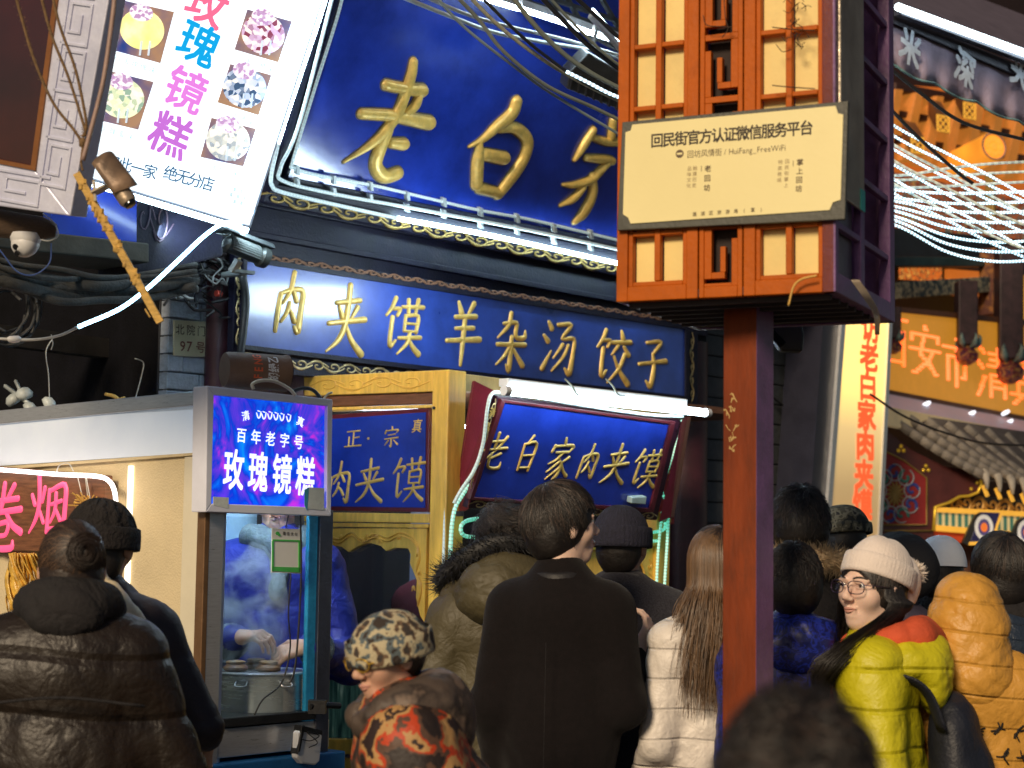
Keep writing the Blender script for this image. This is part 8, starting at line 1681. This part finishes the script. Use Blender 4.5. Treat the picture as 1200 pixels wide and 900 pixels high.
for x_ in (-1, 1):
    o_ = len(mb.v); N_ = 20
    for j in range(N_): a = j*2*math.pi/N_; xx = x_*.034+.0245*math.copysign(abs(math.cos(a))**.7, math.cos(a)); mb.v.append(p.hp(xx, .112-.30*max(0, abs(xx)-.03), .006+.0165*math.copysign(abs(math.sin(a))**.75, math.sin(a))))
    mb.f.append(tuple(range(o_, o_+N_)))
x = p.part('lens', mb, glass('spectacle_glass', (.98, .98, 1), .02), smooth=False); x.parent = g_
mb = MB(); P = [Vector((.10, .15, 1.30*k)), Vector((.17, .08, 1.40*k)), Vector((.17, -.03, 1.42*k)), Vector((.13, -.17, 1.34*k))]; mb.ring(catmull(P, 5), [(.022, .006)]*20, 6)
# backpack: its own thing, worn
Mw = Matrix.Rotation(R(76), 4, 'Z'); 
def W2(v): return YW.root.location+Mw.to_3x3() @ Vector(v)
bt = thing('backpack', 'black backpack with coral orange strap ends on the back of the yellow jacket', 'backpack', W2((0, -.215, .84*k))); bt.rotation_euler = (0, 0, R(76)); OFF[bt.name] = Vector((0, 0, 0)); bz = .86*k
def bpart(name, prims, mat, res=.012, lo=(-.24, -.2, -.06), hi=(.26, .35, .62), fold=.006):
    V, F = nets(prims, lo, hi, res, post=folds(fold, 3, 8)); return np_mesh(name, V, F, mat, bt, 1)
c_bag = M('black_nylon', (.010, .012, .022), .55, bump=.3, bs=90)
bpart('bag_body', [dict(cap=((0, 0, .08), (0, .02, .32), .145, .115), s=(1, .62, 1), k=.04), dict(cap=((0, -.07, .07), (0, -.05, .2), .10, .085), s=(1, .5, 1), k=.03)], c_bag)
for x_ in (-.12, .13): mb = MB(); mb.ring(catmull([(x_, .05, .34), (x_*1.2, .09, .44), (x_*1.3, .16, .475), (x_*1.3, .24, .44)], 5), [(.026, .007)]*16, 8); obj('shoulder_strap', mb, c_bag, bt, smooth=True)
m_coral = M('coral_strap', (.75, .12, .06), .55, bump=.3)
for P in ([(-.155, .02, .15), (-.165, -.04, .13), (-.15, -.09, .09), (-.10, -.14, .05)], [(-.16, -.02, .20), (-.165, -.05, .12), (-.14, -.10, .0)], [(-.10, -.13, .20), (-.06, -.15, .14), (-.02, -.15, .08)]): mb = MB(); mb.ring(catmull(P, 5), [(.017, .004)]*16, 6); obj('strap_end', mb, m_coral, bt, smooth=True)
# ---------------------------------------------------------------- 15 ochre hooded puffer
p = Person('person with the hood up in an ochre quilted puffer printed with black letters', (1133, 722), 5.0, R(-8), hyaw=R(0), s_head=1.0, elbows=[(-.27, 0, 1.06), (.27, 0, 1.06)], wrists=[(-.25, .18, .95), (.24, .18, .95)])
k = p.k; OC = p
p.coat(c_ochre, bulk=1.16, z0=.6, puff=(.085, .006), fold=.008, seed=50, shr=.085, sleeve=1.1, hipr=.19)
p.blob('hood', [p.E((0, -.012, .015), (.108, .122, .125)), dict(cap=(Vector((0, -.05, 1.42*k)), Vector((0, -.05, 1.52*k)), .125, .115), s=(1, .95, 1), k=.06), p.E((0, .10, -.01), (.085, .10, .115), .02, 'sub')], c_ochre, .009, .009, 10, puff=(.085, .007))
rnd = random.Random(77); mb = MB(); bpy.context.view_layer.update(); coat = [c for c in p.root.children if c.name.startswith('coat')][0]
from mathutils.bvhtree import BVHTree
bm_ = BVHTree.FromPolygons([v.co for v in coat.data.vertices], [tuple(q.vertices) for q in coat.data.polygons])
for row, (z_, n_) in enumerate(((1.255, 5), (1.175, 5), (1.095, 4), (1.015, 4))):
    for i_ in range(n_):
        cx_ = -.06+i_*.062+rnd.uniform(-.01, .01)+row*.012; cz_ = z_*k+rnd.uniform(-.012, .012)
        mb = MB()
        for s_i in range(rnd.choice((2, 3, 3))):
            a = rnd.uniform(0, 6.28); L_ = rnd.uniform(.018, .032); P = []
            for j in range(4): t = j/3-.5; X_, Z_ = cx_+math.cos(a+t*1.2)*L_*t*1.6, cz_+math.sin(a+t*.6)*L_*t*1.6; P.append((X_, Z_))
            V = []
            for X_, Z_ in P:
                h_ = bm_.ray_cast(Vector((X_, -1, Z_)), Vector((0, 1, 0))); V.append(h_[0]+Vector((0, -.003, 0)) if h_[0] else None)
            if all(v is not None for v in V): mb.ring(V, [(.0052, .002)]*4, 6)
        mb.uv = None
        if mb.v: p.part('black_letter', mb, c_black)
# ---------------------------------------------------------------- 16 black-haired person at far right
p = Person('black haired person in a dark blue-black puffer at the far right edge', (1172, 672), 5.8, R(6), s_head=1.05, elbows=[(-.3, 0, 1.06), (.3, 0, 1.06)])
p.coat(quilt('blueblack_puffer', (.02, .03, .05), .35, rows=.05), bulk=1.12, z0=.7, puff=(.05, .005), fold=.004, seed=52)
p.hair(m_hair, n=2500, back=-.10, vol=1.05, seed=15, length=(.5, .9), lift=.006)
p.blob('collar', [dict(cap=((-.10, -.06, 1.46*p.k), (.10, -.06, 1.46*p.k), .05, .05), k=.04)], c_black, .012, .01, 4)
# ---------------------------------------------------------------- 17 foreground head
p = Person('out-of-focus dark haired person closest to the camera at the bottom edge', (932, 948), 1.98, R(0), s_head=1.06, H=None)
p.coat(c_black, bulk=1.1, z0=.6, fold=.008, seed=54)
p.hair(m_hair, n=2600, back=-.09, vol=1.02, seed=17, length=(.2, .6), lift=.02, curl=.2)
# ---------------------------------------------------------------- 18 person inside the booth
p = Person('person in a dull red top seen through the booth\'s arched window', (466, 652), 7.55, R(150), s_head=1.0, H=1.66)
p.root.location = KC-N0*.42+D*.42; p.coat(M('dull_red_top', (.20, .03, .05), .7, bump=.3), bulk=1.15, z0=.8, fold=.010, seed=56); p.hair(m_hair, n=500, vol=1.08)
# ---------------------------------------------------------------- 19 arm at the left edge, 20 shoulder at the right edge
p = Person('person cut off by the left edge reaching a bare hand to the hanging bundle', (-92, 662), 4.75, R(-40), H=1.68, elbows=[(-.27, -.02, 1.06), (.27, .12, 1.18)], wrists=[(-.25, .10, .9), (.30, .33, 1.385)], hands=[((.0, .3, -1), (1, 0, 0), .35), ((.25, 1, .35), (-.6, .3, -.5), .6, 1, 1)], skin=M('warm_skin', (.66, .34, .18), .5, sss=.1))
p.coat(c_black, bulk=1.1, z0=.7, fold=.008, seed=58); p.hair(m_hair, n=300)
p = Person('brown coated shoulder of a person cut off by the lower right edge', (1400, 790), 3.0, R(10), H=1.62)
p.coat(M('dusty_brown_coat', (.14, .075, .05), .85, bump=.3), bulk=1.25, z0=.7, fold=.008, seed=60); p.hair(m_hair, n=300)
